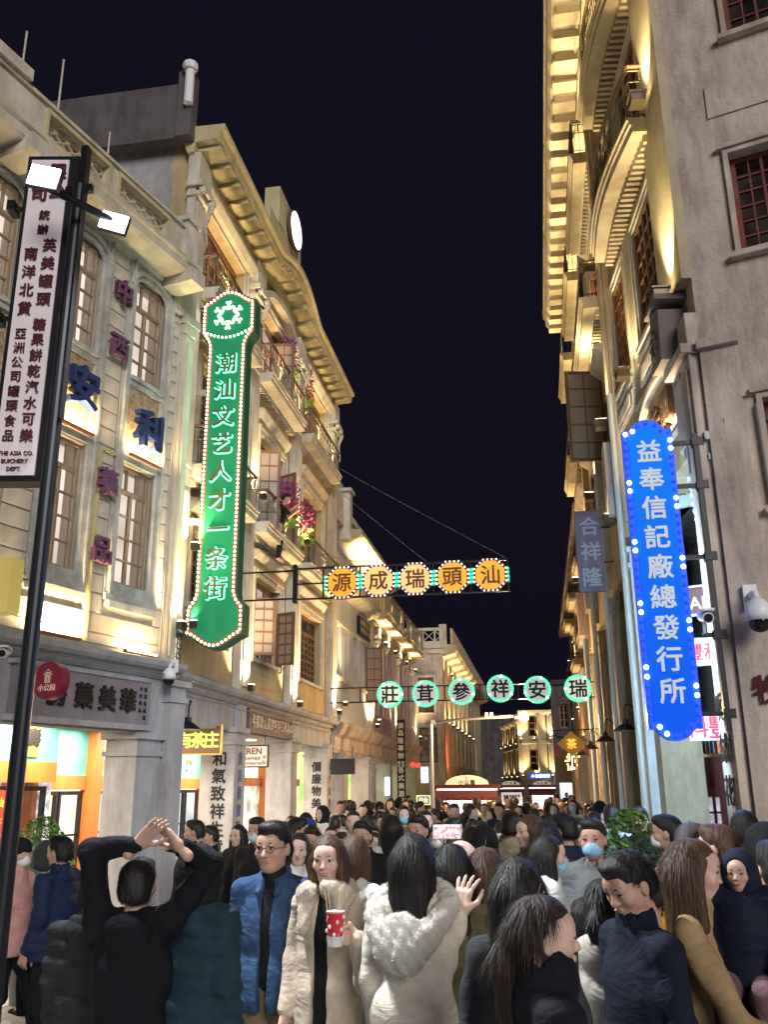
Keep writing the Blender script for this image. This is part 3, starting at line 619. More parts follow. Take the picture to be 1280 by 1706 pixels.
# gooseneck barn lamps
def barn(P,dx,label,on=False,s=1.,grp='gooseneck barn lamps on the arcades',side=1):
    t=thing('barn_lamp',label,'lamp',P,0,grp)
    MB().path([(side*.42*s,0,.22*s),(side*.30*s,0,.19*s),(side*.20*s,0,.24*s),(side*.1*s,0,.36*s),(.03*s,0,.37*s),(0,0,.3*s),(0,0,.12*s)],.012,6).lathe([(.05*s,-.02),(.05*s,.02)],8,(side*.42*s,0,.22*s)).build('gooseneck',BLACK,t)
    MB().lathe([(.19*s,-.03),(.19*s,-.02),(.08*s,.06*s),(.05*s,.08*s),(.05*s,.14*s),(.02*s,.15*s)],20).build('lamp_shade',BLACK,t)
    MB().lathe([(.185*s,-.031),(.08*s,.03*s)],20).build('shade_lining',mat('enamel_lining',(.6,.62,.62),.4),t)
    MB().ball((0,0,-.01),.035*s,8,6).build('bulb',WHT,t); return t
barn(onY(313,1212,12.6),0,'black gooseneck lamp over the tea shop board in the left arcade',side=-1)
for i,(x,y,Y) in enumerate(((1043,1214,13.9),(1010,1233,17.5),(985,1246,21.0),(972,1257,24.6))):
    barn(onY(x,y,Y),0,('black enamel gooseneck lamp with white inside, nearest on the right arcade','second black gooseneck lamp along the right arcade, in front of the grey pier','third black gooseneck lamp along the right arcade','farthest black gooseneck lamp on the right arcade, under the glowing orange lights')[i],s=(.95,1,1,1)[i])
# wall lanterns
def lantern(P,label,s=1.,side=-1):
    t=thing('wall_lantern',label,'lantern',P,0,'black wall lanterns over the left arcade')
    c=MB()
    for k in range(4): a=PI/4+k*PI/2; c.tube((.085*s*math.cos(a),.085*s*math.sin(a),-.2*s),(.085*s*math.cos(a),.085*s*math.sin(a),.16*s),.008*s,5)
    for k in range(4):
        a=PI/4+k*PI/2;b_=a+PI/2
        for z0 in (-.2,-.08,.04):
            c.tube((.085*s*math.cos(a),.085*s*math.sin(a),z0*s),(.085*s*math.cos(b_),.085*s*math.sin(b_),(z0+.12)*s),.005*s,4); c.tube((.085*s*math.cos(b_),.085*s*math.sin(b_),z0*s),(.085*s*math.cos(a),.085*s*math.sin(a),(z0+.12)*s),.005*s,4)
    c.lathe([(.11*s,-.23*s),(.11*s,-.2*s)],8).lathe([(.06*s,-.29*s),(.03*s,-.23*s)],8).lathe([(.11*s,.16*s),(.10*s,.19*s),(.04*s,.24*s),(.02*s,.30*s)],8)
    c.build('cage',BLACK,t); MB().path([(0,0,.30*s),(0,0,.36*s),(side*.15*s,0,.36*s),(side*.15*s,0,.1*s)],.012*s,6).build('bracket',BLACK,t)
    MB().lathe([(.045*s,-.19*s),(.055*s,.1*s),(.03*s,.14*s)],8).build('lamp_glass',emi('lantern_glow',(1,.75,.45),.7),t); return t
lantern(onY(290,1082,11.5),'black crisscross wall lantern between the cream and ochre buildings',1.1); lantern(onY(551,1190,21.9),'black crisscross wall lantern where the ochre and white buildings meet',1.25)
# ---------- cameras and small fittings
def cctv(P,label,rz=0,s=1.,dome=True,typ='dome'):
    t=thing('security_camera',label,'camera',P,rz,'security cameras')
    if typ=='dome':
        MB().lathe([(.10*s,-.02*s),(.115*s,.03*s),(.11*s,.10*s),(.06*s,.16*s),(.03*s,.18*s)],18).build('housing',WHT,t,smooth=True)
        MB().ball((0,0,-.03*s),.095*s,16,10).build('lens_dome',mat('smoked_dome',(.01,.01,.012),.08),t,smooth=True)
        MB().path([(0,0,.17*s),(0,.05*s,.24*s),(0,.2*s,.24*s)],.03*s,8).box(-.06*s,.06*s,.2*s,.24*s,.12*s,.34*s).build('bracket',WHT,t)
    else:
        MB().tube((0,-.13*s,-.02*s),(0,.1*s,.03*s),.045*s,12).box(-.05*s,.05*s,-.16*s,.08*s,.035*s,.055*s).build('housing',WHT,t); MB().tube((0,-.134*s,-.021*s),(0,-.12*s,-.018*s),.035*s,10).build('lens',BLACK,t)
        MB().path([(0,.06*s,0),(0,.1*s,-.1*s),(0,.2*s,-.1*s)],.012*s,6).build('bracket',WHT,t)
    return t
cctv(onY(1266,1030,8.15),'large white dome camera on the pale side wall, far right',0,1.0)
cctv(onY(1176,1030,8.3),'white bullet camera with black face beside the pole of the blue sign',0,1.1,typ='b')
cctv(onY(281,1130,10.9),'white dome camera on the corner of the cream building above the arcade',0,.75)
cctv(onY(308,1141,12.4),'white bullet camera on the left arcade beam, beside the dome camera',R(60),.9,typ='b'); cctv(onY(197,1222,11.6),'small dome camera under the arcade ceiling of the orange shop',0,.6)
cctv(onY(8,1088,8.0),'white bullet camera at the left edge of the photo below the arcade cornice',R(20),1.0,typ='b')
# ---------- flower baskets, man on balcony
def flowers(P,label,seed,cols,n=190,h=.55,grp='flower baskets on the ochre balconies'):
    rnd=random.Random(seed); t=thing('flower_basket',label,'flowers',P,0,grp); t.scale=(1.3,1.3,1.3)
    MB().lathe([(.05,-.25),(.10,-.18),(.13,-.08)],10).build('basket',mat('lime_moss',(.30,.50,.05),.8,noise=.4,scale=20),t)
    for nm,cl,zr in (('leaves',(.20,.42,.05),(-.25,.05)),('flowers',cols[0],(-.02,h)),('flowers',cols[1],(-.08,.2)),('flowers',cols[2],(.1,h))):
        m=MB()
        for k in range(n):
            z=rnd.uniform(*zr); r=.20*math.sqrt(rnd.random())*(1.1-.3*abs(z)); a=rnd.random()*2*PI; c=Vector((r*math.cos(a),r*math.sin(a),z))
            d=Vector((rnd.gauss(0,1),rnd.gauss(0,1),rnd.gauss(0,1))).normalized(); e=d.orthogonal().normalized()*rnd.uniform(.018,.035); g=d.cross(e)
            m.add([c-e,c+g*.6,c+e,c-g*.6],[(0,1,2,3)])
        o=m.build(nm,mat('petal_%s'%str(cl),cl,.6),t); o['kind']='stuff'
flowers(onY(478,615,17.2),'purple and red hanging flowers, upper balcony basket nearest the green sign',1,((.12,.02,.12),(.45,.05,.03),(.25,.04,.25)))
flowers(onY(504,662,18.6),'purple and red hanging flowers, upper balcony basket farther from the green sign',2,((.10,.02,.10),(.50,.04,.05),(.30,.04,.15)))
flowers(onY(480,858,17.0),'magenta and red hanging flowers on the middle balcony nearer the man leaning out',3,((.35,.03,.15),(.50,.05,.03),(.25,.04,.25)))
flowers(onY(504,885,18.4),'red and dark purple hanging flowers on the middle balcony, above the octagon signs',4,((.10,.02,.10),(.45,.04,.04),(.30,.04,.12)))

# ================= WHITE BUILDING (B3)
b3=Fac('white_shophouse','low white shophouse with four tall narrow windows and a stone arcade left of the octagon signs','building',(-5.05,22.3),0); B=b3.e
holes=[(u,u+.5,4.72,6.05) for u in (.55,1.6,2.65,3.7)]
wallholes(-.2,5.0,3.2,7.0,holes,0,.3).build('wall',WHITEP,B)
for h in holes: window(B,*h,.1,2,6,WOOD,.025,.05,0,DARKR,.3)
MB().box(.45,4.4,-.05,.0,6.07,6.14).box(.3,4.6,-.06,.0,4.6,4.7).build('window_surround',TRIM,B)
pq=MB().box(3.1,4.8,-.1,-.04,6.2,6.72).build('plaque',BLACK,B)
for j in range(2):
    for i,t in enumerate('瑞成源茶行老字'): char(t,3.25+.23*i,6.57-.22*j,.17,PALE,pq,y=-.11,off=.02,ext=.003)
shutter(4.55,4.4,6.0,R(-75),par=B,w_=.5)
MB().extr([(0,2.85),(-.1,2.85),(-.1,3.15),(-.2,3.22),(-.32,3.42),(-.32,3.5),(0,3.52)],-.1,5.0).build('arcade_cornice',RSTUC,B)
MB().box(-.2,5.0,-.05,.3,2.78,3.2).build('arcade_beam',RSTUC,B)
for u in (1.15,4.55): boxpier(B,u-.26,u+.26,-.12,.4,2.8,PT)
MB().extr([(0,6.9),(-.35,7.0),(-.4,7.08),(-.4,7.2),(0,7.22)],-.1,5.0).box(-.1,4.9,.05,.2,7.2,7.5).build('cornice',TRIM,B)
MB().box(0,5,2.2,2.3,0,3.2).build('shop_wall',LITS,B); MB().box(.2,4.9,2.15,2.2,0,2.0).build('shop_glass',lit('lit_shop_mixed',(.15,.12,.1),(.95,.85,.7),1,4),B); MB().box(0,5,2.1,2.2,2.0,2.2).box(1.1,1.4,2.0,2.2,0,3).box(3.4,3.6,2.0,2.2,0,3).build('orange_frame',ORANGE,B)
MB().box(0,5,.3,2.2,3.0,3.05).build('arcade_ceiling',CREAM,B)
uplight(B,.2,4.0,-.3,30); uplight(B,4.85,3.75,-.3,34); light(B,(2.5,1.4,2.8),(0,-.1,-1),12,(1,.85,.62),'AREA',size=.8,name='ceiling_lamp_light')
# taller set-back building behind B3 (with eave at 10.4)
bb=Fac('grey_rooftop_house','grey house with a railed parapet and a deep lit cornice rising above the white shophouse','building',(-5.6,23.0),0); B=bb.e
MB().box(-.7,2.6,0,4,6.8,9.55).box(2.6,9,.0,4,6.8,9.4).build('wall',GREYW,B)
MB().extr([(0,9.1),(-.5,9.25),(-.6,9.35),(-.6,9.5),(.2,9.55)],3.0,9.2).build('cornice',RCREAM,B)
MB().box(-.7,2.9,-.12,.1,9.5,10.4).box(2.6,3.0,-.3,.15,9.1,10.6).box(2.5,3.1,-.36,.2,10.6,10.7).box(-.7,2.9,-.2,0,8.1,8.4).build('parapet',TRIM,B)
r=MB()
for k in range(24): r.tube((-.6+.14*k,-.05,10.4),(-.6+.14*k,-.05,10.85),.01,4)
r.tube((-.6,-.05,10.85),(2.9,-.05,10.85),.015,5).build('roof_railing',TRIM,B)
MB().box(3.5,8.8,-.5,-.46,9.2,9.23).build('strip_diffuser',MATS['warm_strip'],B); l=light(B,(6,-.45,8.9),(0,.25,1),30,WARM,'AREA',size=5); l.data.size_y=.05
# ================= LILAC building B4
b4=Fac('lilac_shophouse','lilac plaster shophouse with ornate arched windows and a long lit balcony left of the round signs','building',(-5.05,27.3),0); B=b4.e
holes=[(u,u+.62,4.2,6.3) for u in (.9,2.6,5.4,7.3,9.0)]
wallholes(0,10.2,3.2,7.4,holes,0,.3).build('wall',LILAC,B)
for h in holes: window(B,*h,.12,2,5,WOOD,.03,.06,.2,DARKR,.3)
for h in holes:
    t=MB(); frame_trim(t,h[0],h[1],h[2],h[3],.1,-.06,0); c=(h[0]+h[1])/2
    for k in range(12): a=k*.8; t.ball((c+.28*math.cos(a),-.08,h[3]+.3+.22*math.sin(a)),.1,6,4)
    t.build('window_ornament',TRIM,B)
for u in (.15,4.6,9.9): MB().box(u-.18,u+.18,-.12,0,3.2,7.2).build('pilaster',TRIM,B); uplight(B,u+.0,3.9,-.3,30)
for a,c in ((.2,4.4),(4.8,9.8)): balcony(B,a,c,7.2,dep=.55,rh=.75,m=RCREAM)
for u in (1.2,3.2,6,8.4): uplight(B,u,6.4,-.35,22)
for u in (1.5,3.5,6,8.5): uplight(B,u,7.3,-.45,12,ang=110)
MB().box(0,10.2,.9,6,7.3,10.3).build('upper_wall',OCHRE,B); MB().box(0,10.3,.3,6,7.3,7.35).extr([(.9,9.9),(.5,10.1),(.5,10.3),(.9,10.35)],0,10.3).build('eaves',TRIM,B)
MB().extr([(0,2.85),(-.1,2.85),(-.1,3.15),(-.2,3.22),(-.32,3.42),(-.32,3.5),(0,3.52)],0,10.3).box(0,10.2,-.05,.3,2.7,3.2).build('arcade_cornice',RSTUC,B)
for u in (.3,3.4,6.6,9.8): boxpier(B,u-.26,u+.26,-.12,.4,2.7,PT)
MB().box(0,10,2.2,2.3,0,3.2).build('shop_wall',lit('lit_green_shop',(.2,.6,.1),(1,.8,.4),1.2,1.5),B); MB().box(0,10,.3,2.2,3.0,3.05).build('arcade_ceiling',CREAM,B)
light(B,(3,1.4,2.8),(0,-.1,-1),10,(.9,1,.7),'AREA',size=.8,name='ceiling_lamp_light')
# ================= B5 corner building stepping out
b5=Fac('pale_corner_building','pale corner building with a lattice roof parapet and dark gridded windows behind the round signs','building',(-6.0,38.0),90); B=b5.e  # face toward camera
b5w=2.15
wallholes(0,b5w,0,7.6,[(1.1,1.75,4.9,6.35),(1.1,1.85,2.9,4.3)],0,.3).build('wall',RSTUC,B)
window(B,1.1,1.75,4.9,6.35,.1,2,5,WOOD,.03,.06,.2,DARKR,.3); window(B,1.1,1.85,2.9,4.3,.1,2,4,WOOD,.03,.06,.2,DARKR,.3)
t=MB(); frame_trim(t,1.1,1.75,4.9,6.35,.1,-.05,0); t.build('window_surround',TRIM,B); t=MB(); frame_trim(t,1.1,1.85,2.9,4.3,.1,-.05,0); t.build('window_surround',TRIM,B); t=MB(); t.box(0,b5w+.2,-.2,0,7.55,7.75).box(0,b5w+.1,-.1,0,7.35,7.55).build('cornice',TRIM,B)
t=MB().box(0,b5w+.15,-.15,.0,7.75,7.85).box(0,b5w+.15,-.15,.0,8.3,8.42)
for k in range(4):
    u=.35+k*.5; 
    t.box(u-.03,u+.03,-.1,-.04,7.85,8.3) if k else None
    t.path([(u,-.07,7.85),(u+.5,-.07,8.3)],.02,4).path([(u,-.07,8.3),(u+.5,-.07,7.85)],.02,4)
t.box(b5w-.1,b5w+.2,-.2,.1,7.75,8.55).build('lattice_parapet',TRIM,B)
b5s=Fac('pale_corner_building_street_side','golden lit street front with a long lit cornice running away behind the round signs on the left','building',(-3.85,38.05),0); B=b5s.e
holes=[(u,u+.8,z,z+1.5) for u in (.9,3.1,5.3,7.5,10,12.5,15,18) for z in (2.9,4.9)]
wallholes(0,24,0,7.4,holes,0,.3).build('wall',RCREAM,B)
for h in holes[:8]: window(B,*h,.1,2,4,WOOD,.04,.06,.2,DARKR,.3,panes=False)
MB().extr([(0,7.2),(-.5,7.35),(-.6,7.5),(-.6,7.7),(0,7.75)],0,24).box(0,24,-.45,-.35,7.75,8.4).build('cornice',RCREAM,B)
for u in (.3,2.4,4.6,6.9,9.2,12): uplight(B,u,4.4,-.35,22); uplight(B,u,6.5,-.35,16)
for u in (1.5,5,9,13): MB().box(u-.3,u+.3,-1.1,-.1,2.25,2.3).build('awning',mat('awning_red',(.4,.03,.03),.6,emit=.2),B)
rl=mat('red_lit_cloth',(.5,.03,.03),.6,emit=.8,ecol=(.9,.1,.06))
light(B,(1.0,-.8,3.0),(0,1,.3),14,(1,.16,.12),'SPOT',110,.1,1,name='red_sign_light')
MB().box(.2,1.6,-.35,-.28,2.1,2.35).build('red_shop_sign',rl,B)
for i,t in enumerate('CENTRAL'): char(t,.35+.18*i,2.22,.15,WHT,B,y=-.37,off=.02,ext=.003)
# ---- shops and banners left-far (x 640-720)
sgn=board('vertical_sign','tall black board with white characters hanging at the end of the left arcade','sign',(-4.4,29.5,2.83),.27,2.42,BLACK,[(c,0,1.02-.235*i,.2,WHT) for i,c in enumerate('廣昌隆專辦')]+[(c,-.06,-.13-.1*i,.1,WHT) for i,c in enumerate('南北')]+[(c,.06,-.13-.1*i,.1,WHT) for i,c in enumerate('杂货')]+[(c,0,-.36-.24*i,.2,WHT) for i,c in enumerate('各式美酒')],hang=.1)
board('light_box','white glowing light box sign on the wall beneath the black vertical board','sign',(-4.45,27.0,1.98),.14,.5,emi('cool_box',(.75,.95,1),3),[],hang=0)
board('light_box','small white glowing menu box with blue characters left of the snack cart','sign',onY(708,1291,27),.20,.44,emi('cool_box2',(.7,.95,1),2.2),[('潮',0,.12,.1,BLU),('汕',0,0,.1,BLU),('味',0,-.12,.1,BLU)],hang=0)
board('banner','yellow edged blue shop banner hanging left of the snack cart','banner',onY(706,1333,27),.36,.22,mat('blue_banner',(.05,.12,.5),.6,emit=.3,ecol=(.1,.3,.9)),[('开业',0,0,.14,emi('yel',(1,.8,.1),1.2))],fm=emi('yel',(1,.8,.1),1.2),hang=0)
for x,y,lb in ((690,1271,'left'),(700,1273,'middle'),(712,1275,'right')): pass
for i,(x,y) in enumerate(((688,1274),(697,1275))):
    P=onY(x,y,28); t=thing('red_lantern','red glowing paper lantern under the canopy, %s of the pair near the black vertical board'%('left','right')[i],'lantern',P,0,'red lanterns under the far canopy'); MB().ball((0,0,0),.09,10,8,(1,1,.85)).build('lantern_body',rl,t); MB().tube((0,0,.07),(0,0,.2),.006,4).build('cord',BLACK,t)
# ================= far end of the street
fb=Fac('golden_far_building','golden uplit building with columns at the end of the street under the street lamp','building',(-2.3,62),0); B=fb.e
def farface(name,label,o,az,L,H,m,n,lt,hs=((2.9,4.2),(5.0,6.3)),z0=0,up=True,col=WARM,cor=.3):
    f=Fac(name,label,'building',o,az); e=f.e; holes=[((i+.28)*L/n,(i+.72)*L/n,a,b) for i in range(n) for a,b in hs]
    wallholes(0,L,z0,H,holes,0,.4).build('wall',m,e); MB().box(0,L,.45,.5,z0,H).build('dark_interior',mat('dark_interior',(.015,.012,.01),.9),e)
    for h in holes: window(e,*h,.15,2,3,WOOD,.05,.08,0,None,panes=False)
    MB().extr([(0,H-.3),(-cor,H-.15),(-cor-.06,H),(0,H+.05)],-.05,L+.05).extr([(0,4.5),(-.15,4.55),(-.15,4.7),(0,4.75)],0,L).build('cornice',m,e)
    p=MB()
    for i in range(n+1): p.box(i*L/n-.12,i*L/n+.12,-.15,0,z0,H-.3)
    p.build('pilaster',m,e)
    if up:
        for i in range(n+1):
            for z in (2.6,4.85): uplight(e,max(.1,min(L-.1,i*L/n)),z,-.35,lt,.2,90,col)
    return f
bpy.data.objects.remove(fb.e)
farface('golden_far_building','golden uplit building facing the camera at the end of the street, right of the street lamp',(-1.25,60),90,2.05,6.6,RCREAM,1,40)
farface('golden_columned_building','golden uplit colonnade receding beside the far end of the street',(-2.75,75),174.6-5,15.4,6.5,RCREAM,6,16)
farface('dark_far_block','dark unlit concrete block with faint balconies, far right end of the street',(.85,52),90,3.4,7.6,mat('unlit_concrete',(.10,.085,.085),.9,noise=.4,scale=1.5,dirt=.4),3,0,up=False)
farface('far_left_street_front','narrow golden lit front with projecting lamps at the far left end of the street',(-6.8,64),62,2.4,5.2,RCREAM,2,12,hs=((2.6,3.6),),cor=.15)
bsg=MB().box(-.7,.5,0,.3,2.3,2.62).build('shop_sign',emi('blue_sign',(.04,.08,.4),.6),None,(0,50,0)); tag(bsg,'blue glowing shop sign with white characters at the end of the street','sign')
for i,t in enumerate('小公园奶茶'): char(t,-.45+.2*i,2.46,.17,emi('white_glow',(.9,.95,1),3),bsg,y=-.02,off=.03,ext=.01)
o=MB().box(.9,2.6,0,.2,.2,2.1).build('lit_shopfront',lit('far_shop',(.5,.65,.7),(1,.95,.8),.9,1.2),None,(0,49.5,0)); tag(o,'bright open shop front at the end of the street behind the crowd','shop front')
o=MB().box(.75,1.9,0,.05,2.15,3.6).build('roller_screen',mat('grey_corrugated',(.32,.30,.29),.6,noise=.3,scale=8,aniso=(8,1,.5)),None,(0,47,0)); tag(o,'grey corrugated screen on the facade under the tea banner','screen')
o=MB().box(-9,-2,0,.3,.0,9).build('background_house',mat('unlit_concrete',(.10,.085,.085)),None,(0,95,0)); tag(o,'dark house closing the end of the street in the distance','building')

# ================= RIGHT CORNER BUILDING
WHITEY=mat('bluish_white_plaster',(.66,.67,.68),.8,noise=.18,scale=2,bump=.3,bscale=60,dirt=.3)
ra=Fac('right_corner_building','tall golden plaster corner shophouse with bow balconies, deep dentilled cornice and red wooden windows on the right','building',(1.40,12.3),174.1)
A=ra.e; LA=3.82
zc=13.0
wA=[(1.66,2.66),(.14,.95)]
holes=[(a,b,7.28,8.86) for a,b in wA]+[(a,b,9.62,11.2) for a,b in wA]+[(.55,3.42,-.1,5.25)]
wallholes(0,LA,0,zc-.2,holes,.0,.5).build('wall',RCREAM,A)
DK=lit('dark_glass_room',(.006,.006,.008),(.05,.035,.025),.5,3)
for a,b in wA:
    window(A,a,b,7.28,8.86,.005,4,6,mat('orange_brown_wood',(.32,.14,.06),.5,noise=.3,scale=8,aniso=(4,4,.6)),.028,.06,.0,DK,.4)
    window(A,a,b,9.62,11.2,.005,4,5,MATS['orange_brown_wood'],.028,.06,.2,DK,.4)
for a,b in wA:
    t=MB()
    for z0,z1 in ((7.28,8.86),(9.62,11.2)):
        frame_trim(t,a,b,z0,z1,.06,-.02,0,bottom=False); frame_trim(t,a-.08,b+.08,z0-.3,z1+.08,.05,-.035,0,bottom=False)
    for i,z in enumerate((7.22,7.08,6.98)): t.box(a-.12,b+.12,-.08+.02*i,0,z-.04,z+.03)
    t.box(a-.1,b+.1,-.06,0,6.72,6.94); 
    for k in range(14): x=a+(b-a)*k/14; t.box(x+.01,x+.03,-.075,-.06,6.76,6.92)
    t.build('window_surround',TRIM,A)
# inscription tablet with dark brushed characters and strip light
t=MB().box(1.2,3.05,-.06,0,6.55,6.6).box(1.0,3.2,-.06,0,5.62,5.68).box(3.15,3.2,-.06,0,5.68,6.5)
for k in range(12):
    a0,a1=PI*k/12,PI*(k+1)/12; c=2.1; f=lambda q,e:(c+(1.0+e)*math.cos(q),6.05+(.42+e)*math.sin(q)); t.prism([f(a0,0),f(a0,.06),f(a1,.06),f(a1,0)],-.08,0)
tb=t.build('inscription_tablet',TRIM,A); DKC=mat('dark_brown_ink',(.03,.015,.01),.5)
for i,c in enumerate('陶朱閣'): char(c,2.62-.38*i if 0 else 1.75+.45*i,5.98,.42,DKC,tb,y=-.07,off=.035,ext=.03)
strip(A,1.35,2.95,5.64,y=-.14,p=12)
# corner pilaster, bracket and fixtures
t=MB().box(3.42,LA,-.12,.0,0,5.2).box(3.2,LA,-.12,.0,5.2,6.05).box(3.26,LA-.06,-.15,-.12,5.2,5.9).box(3.15,LA+.03,-.2,.0,6.05,6.15).box(3.2,LA+.0,-.12,0,6.15,6.5)
for k in range(3): t.box(3.26+.09*k,3.30+.09*k,-.14,-.12,5.3-.2*k,6.0)
t.build('corner_pilaster',RSTUC,A)
t=MB().prism([(3.1,6.15),(3.5,6.15),(3.55,6.7),(3.2,6.8)],-.3,0).box(3.1,3.6,-.34,0,6.8,6.86); 
for k in range(8): a=k*.8; t.ball((3.3+.1*math.cos(a),-.28,6.4+.13*math.sin(a)),.06,6,4)
t.build('scroll_bracket',mat('dark_stone',(.16,.13,.12),.8),A)
MB().box(2.95,LA,-.1,0,6.9,12.8).build('corner_pilaster',RCREAM,A)
MB().box(-.25,.1,-.1,0,5.4,12.8).build('pilaster',RCREAM,A)
def bigup(par,u,z,y,p,ang=60): 
    s=MB().box(u-.09,u+.09,y-.09,y+.07,z-.12,z-.02).box(u-.11,u+.11,y-.11,y+.09,z-.02,z).build('uplight',mat('bronze_fixture',(.12,.09,.06),.4,.5),par)
    MB().box(u-.09,u+.09,y-.09,y+.07,z+.001,z+.01).build('lamp_lens',MATS['warm_lens'],s); light(s,(u,y,z+.03),(0,.18,1),p,(1,.80,.42),'SPOT',ang,.05,.9); return s
bigup(A,3.5,6.95,-.24,60); bigup(A,3.45,9.5,-.24,40); bigup(A,-.12,5.55,-.24,50); bigup(A,-.12,9.5,-.24,30); bigup(A,1.28,7.1,-.2,14,90)
balcony(A,.45,3.2,9.42,dep=.30,bow=.12,rh=.75,m=RCREAM,rail=RAILM,wood=MATS['orange_brown_wood']); balcony(A,.45,3.2,11.75,dep=.30,bow=.12,rh=.7,m=RCREAM,rail=DKMET)
for u in (1.0,2.6): bigup(A,u,11.82,-.2,12,120)
# arch scroll in opening
t=MB().prism([(3.15,5.25),(3.15,4.1),(3.02,4.2),(3.0,4.6),(2.86,4.72),(2.9,4.95),(2.7,5.0),(2.6,5.25)],.1,.35); 
for k in range(9): t.ball((3.0-.03*k,.08,4.3+.1*k),.06,6,4)
t.build('arch_scroll',WHITEY,A)
pr=boxpier(A,3.42,LA,-.02,.45,5.2,WHITEY,.5)
for i,c in enumerate('呢絨花色'): char(c,3.63,2.62-.36*i,.27,BLACKP,pr,y=-.15,off=.03,ext=.003)
# second pier (bluish) etc
RBx=1.38
rb_=Fac('right_shophouse_row','row of golden plaster shophouses with stacked balconies receding along the right of the street','building',(RBx,24.0),180); Bq=rb_.e; LB=11.7
ys=[12.46,15.9,19.4,22.9]   # pilaster world Y
holes=[]
for a in (12.46,15.9,19.4):
    for z0,z1 in ((6.2,8.2),(9.6,11.2)): holes+=[(24-a-2.6,24-a-.9,z0,z1)]
    holes+=[(24-a-3.0,24-a-.35,-.1,5.0)]
wallholes(0,LB,0,zc-.2,holes,0,.55).build('wall',RCREAM,Bq)
for h in holes:
    if h[2]>0: window(Bq,*h,.005,4,5,MATS['orange_brown_wood'],.03,.06,.2,DK,.4)
for h in holes:
    if h[2]>0: t=MB(); frame_trim(t,*h,.08,-.02,0); t.extr([(0,h[3]+.2),(-.2,h[3]+.35),(-.2,h[3]+.4),(0,h[3]+.42)],h[0]-.2,h[1]+.2); t.build('window_surround',TRIM,Bq)
for Y in ys:
    u=24-Y; MB().box(u-.18,u+.18,-.12,0,5.2,12.7).build('pilaster',RCREAM,Bq); bigup(Bq,u,7.0,-.24,44); bigup(Bq,u,9.6,-.24,26); 
    MB().prism([(u-.25,5.5),(u+.25,5.5),(u+.2,6.6),(u-.2,6.6)],-.26,0).build('scroll_bracket',RSTUC,Bq)
for (a,b) in ((13.12,15.75),(16.8,19.35),(20.4,23.05)): balcony(Bq,24-b,24-a,9.42,dep=.34,rh=.62,m=RCREAM,rail=DKMET,wood=BLACK); bigup(Bq,24-(a+b)/2,9.45,-.25,12,120)
for (a,b) in ((12.56,15.17),(16.12,18.7),(19.65,22.2)): balcony(Bq,24-b,24-a,11.72,dep=.36,rh=.62,m=RCREAM,rail=DKMET,wood=BLACK); bigup(Bq,24-(a+b)/2,11.74,-.25,16,120); light(Bq,(24-(a+b)/2,-.42,10.4),(0,.1,1),0.01,WARM) if False else None
for (a,b) in ((13.0,15.7),(16.7,19.2)): bigup(Bq,24-(a+b)/2,8.5,-.3,22,110)
# cornice with modillions (straight, follows the street)
cr=Fac('street_cornice','x','x',(1.2,20.7),180); ce=cr.e
c=MB().extr([(.9,12.75),(-.0,12.8),(-.02,12.95),(-.42,13.0),(-.47,13.08),(-.47,13.22),(-.52,13.26),(-.52,13.36),(.9,13.4)],-.1,12.6).build('cornice',RCREAM,Bq); 
c.location=(3.3,-.18,0)
bpy.data.objects.remove(ce)
mo=MB().box(-.1,.1,-.34,0,-.12,0).box(-.12,.12,-.38,0,-.17,-.12).mesh('modillion'); mo.materials.append(RCREAM)
for i in range(27): link('modillion',mo,Bq,(3.4+i*.46,-.2,12.98))
MB().box(3.3,15.9,-.1,.5,13.3,13.8).build('parapet',RCREAM,Bq)
for Y in (10,12,14,16,18.2,20.2): s=light(Bq,(24-Y,-.32,11.95),(0,-.05,1),12,(1,.8,.45),'SPOT',140,.1,1); 
# piers on the street line
for Y0,Y1,m in ((12.05,12.6,WHITEY),(15.55,16.1,mat('pink_plaster',(.50,.36,.33),.8,noise=.2,scale=3,dirt=.2)),(19.05,19.7,PT),(22.5,23.1,PT)):
    o=boxpier(Bq,24-Y1,24-Y0,-.06,.42 if Y0<13 else .7,5.0,m,.5)
    if m.name=='pink_plaster':
        for i,t_ in enumerate('臘味海產'): char(t_,24-Y0+.006,2.30-.33*i,.27,BLACKP,o,y=.14,off=.03,ext=.003,yaw=PI/2)
for Y,r_ in ((12.0,.045),(15.4,.04),(18.9,.05),(11.95,.03)): MB().tube((24-Y,-.14,0),(24-Y,-.14,7.2),r_,10).build('downpipe',mat('pale_downpipe',(.55,.56,.52),.45),Bq)
o=MB().tube((0,0,0),(0,0,5.2),.06,10); 
o=o.build('downpipe',mat('silver_pipe',(.6,.65,.7),.3,.2),Bq,(24-21.3,-.2,0))
# open shutter on right
s=shutter(0,0,1.6,0,w_=.62,par=Bq); s.location=(24-14.2,-.02,7.0); s.rotation_euler=(0,0,R(-80))
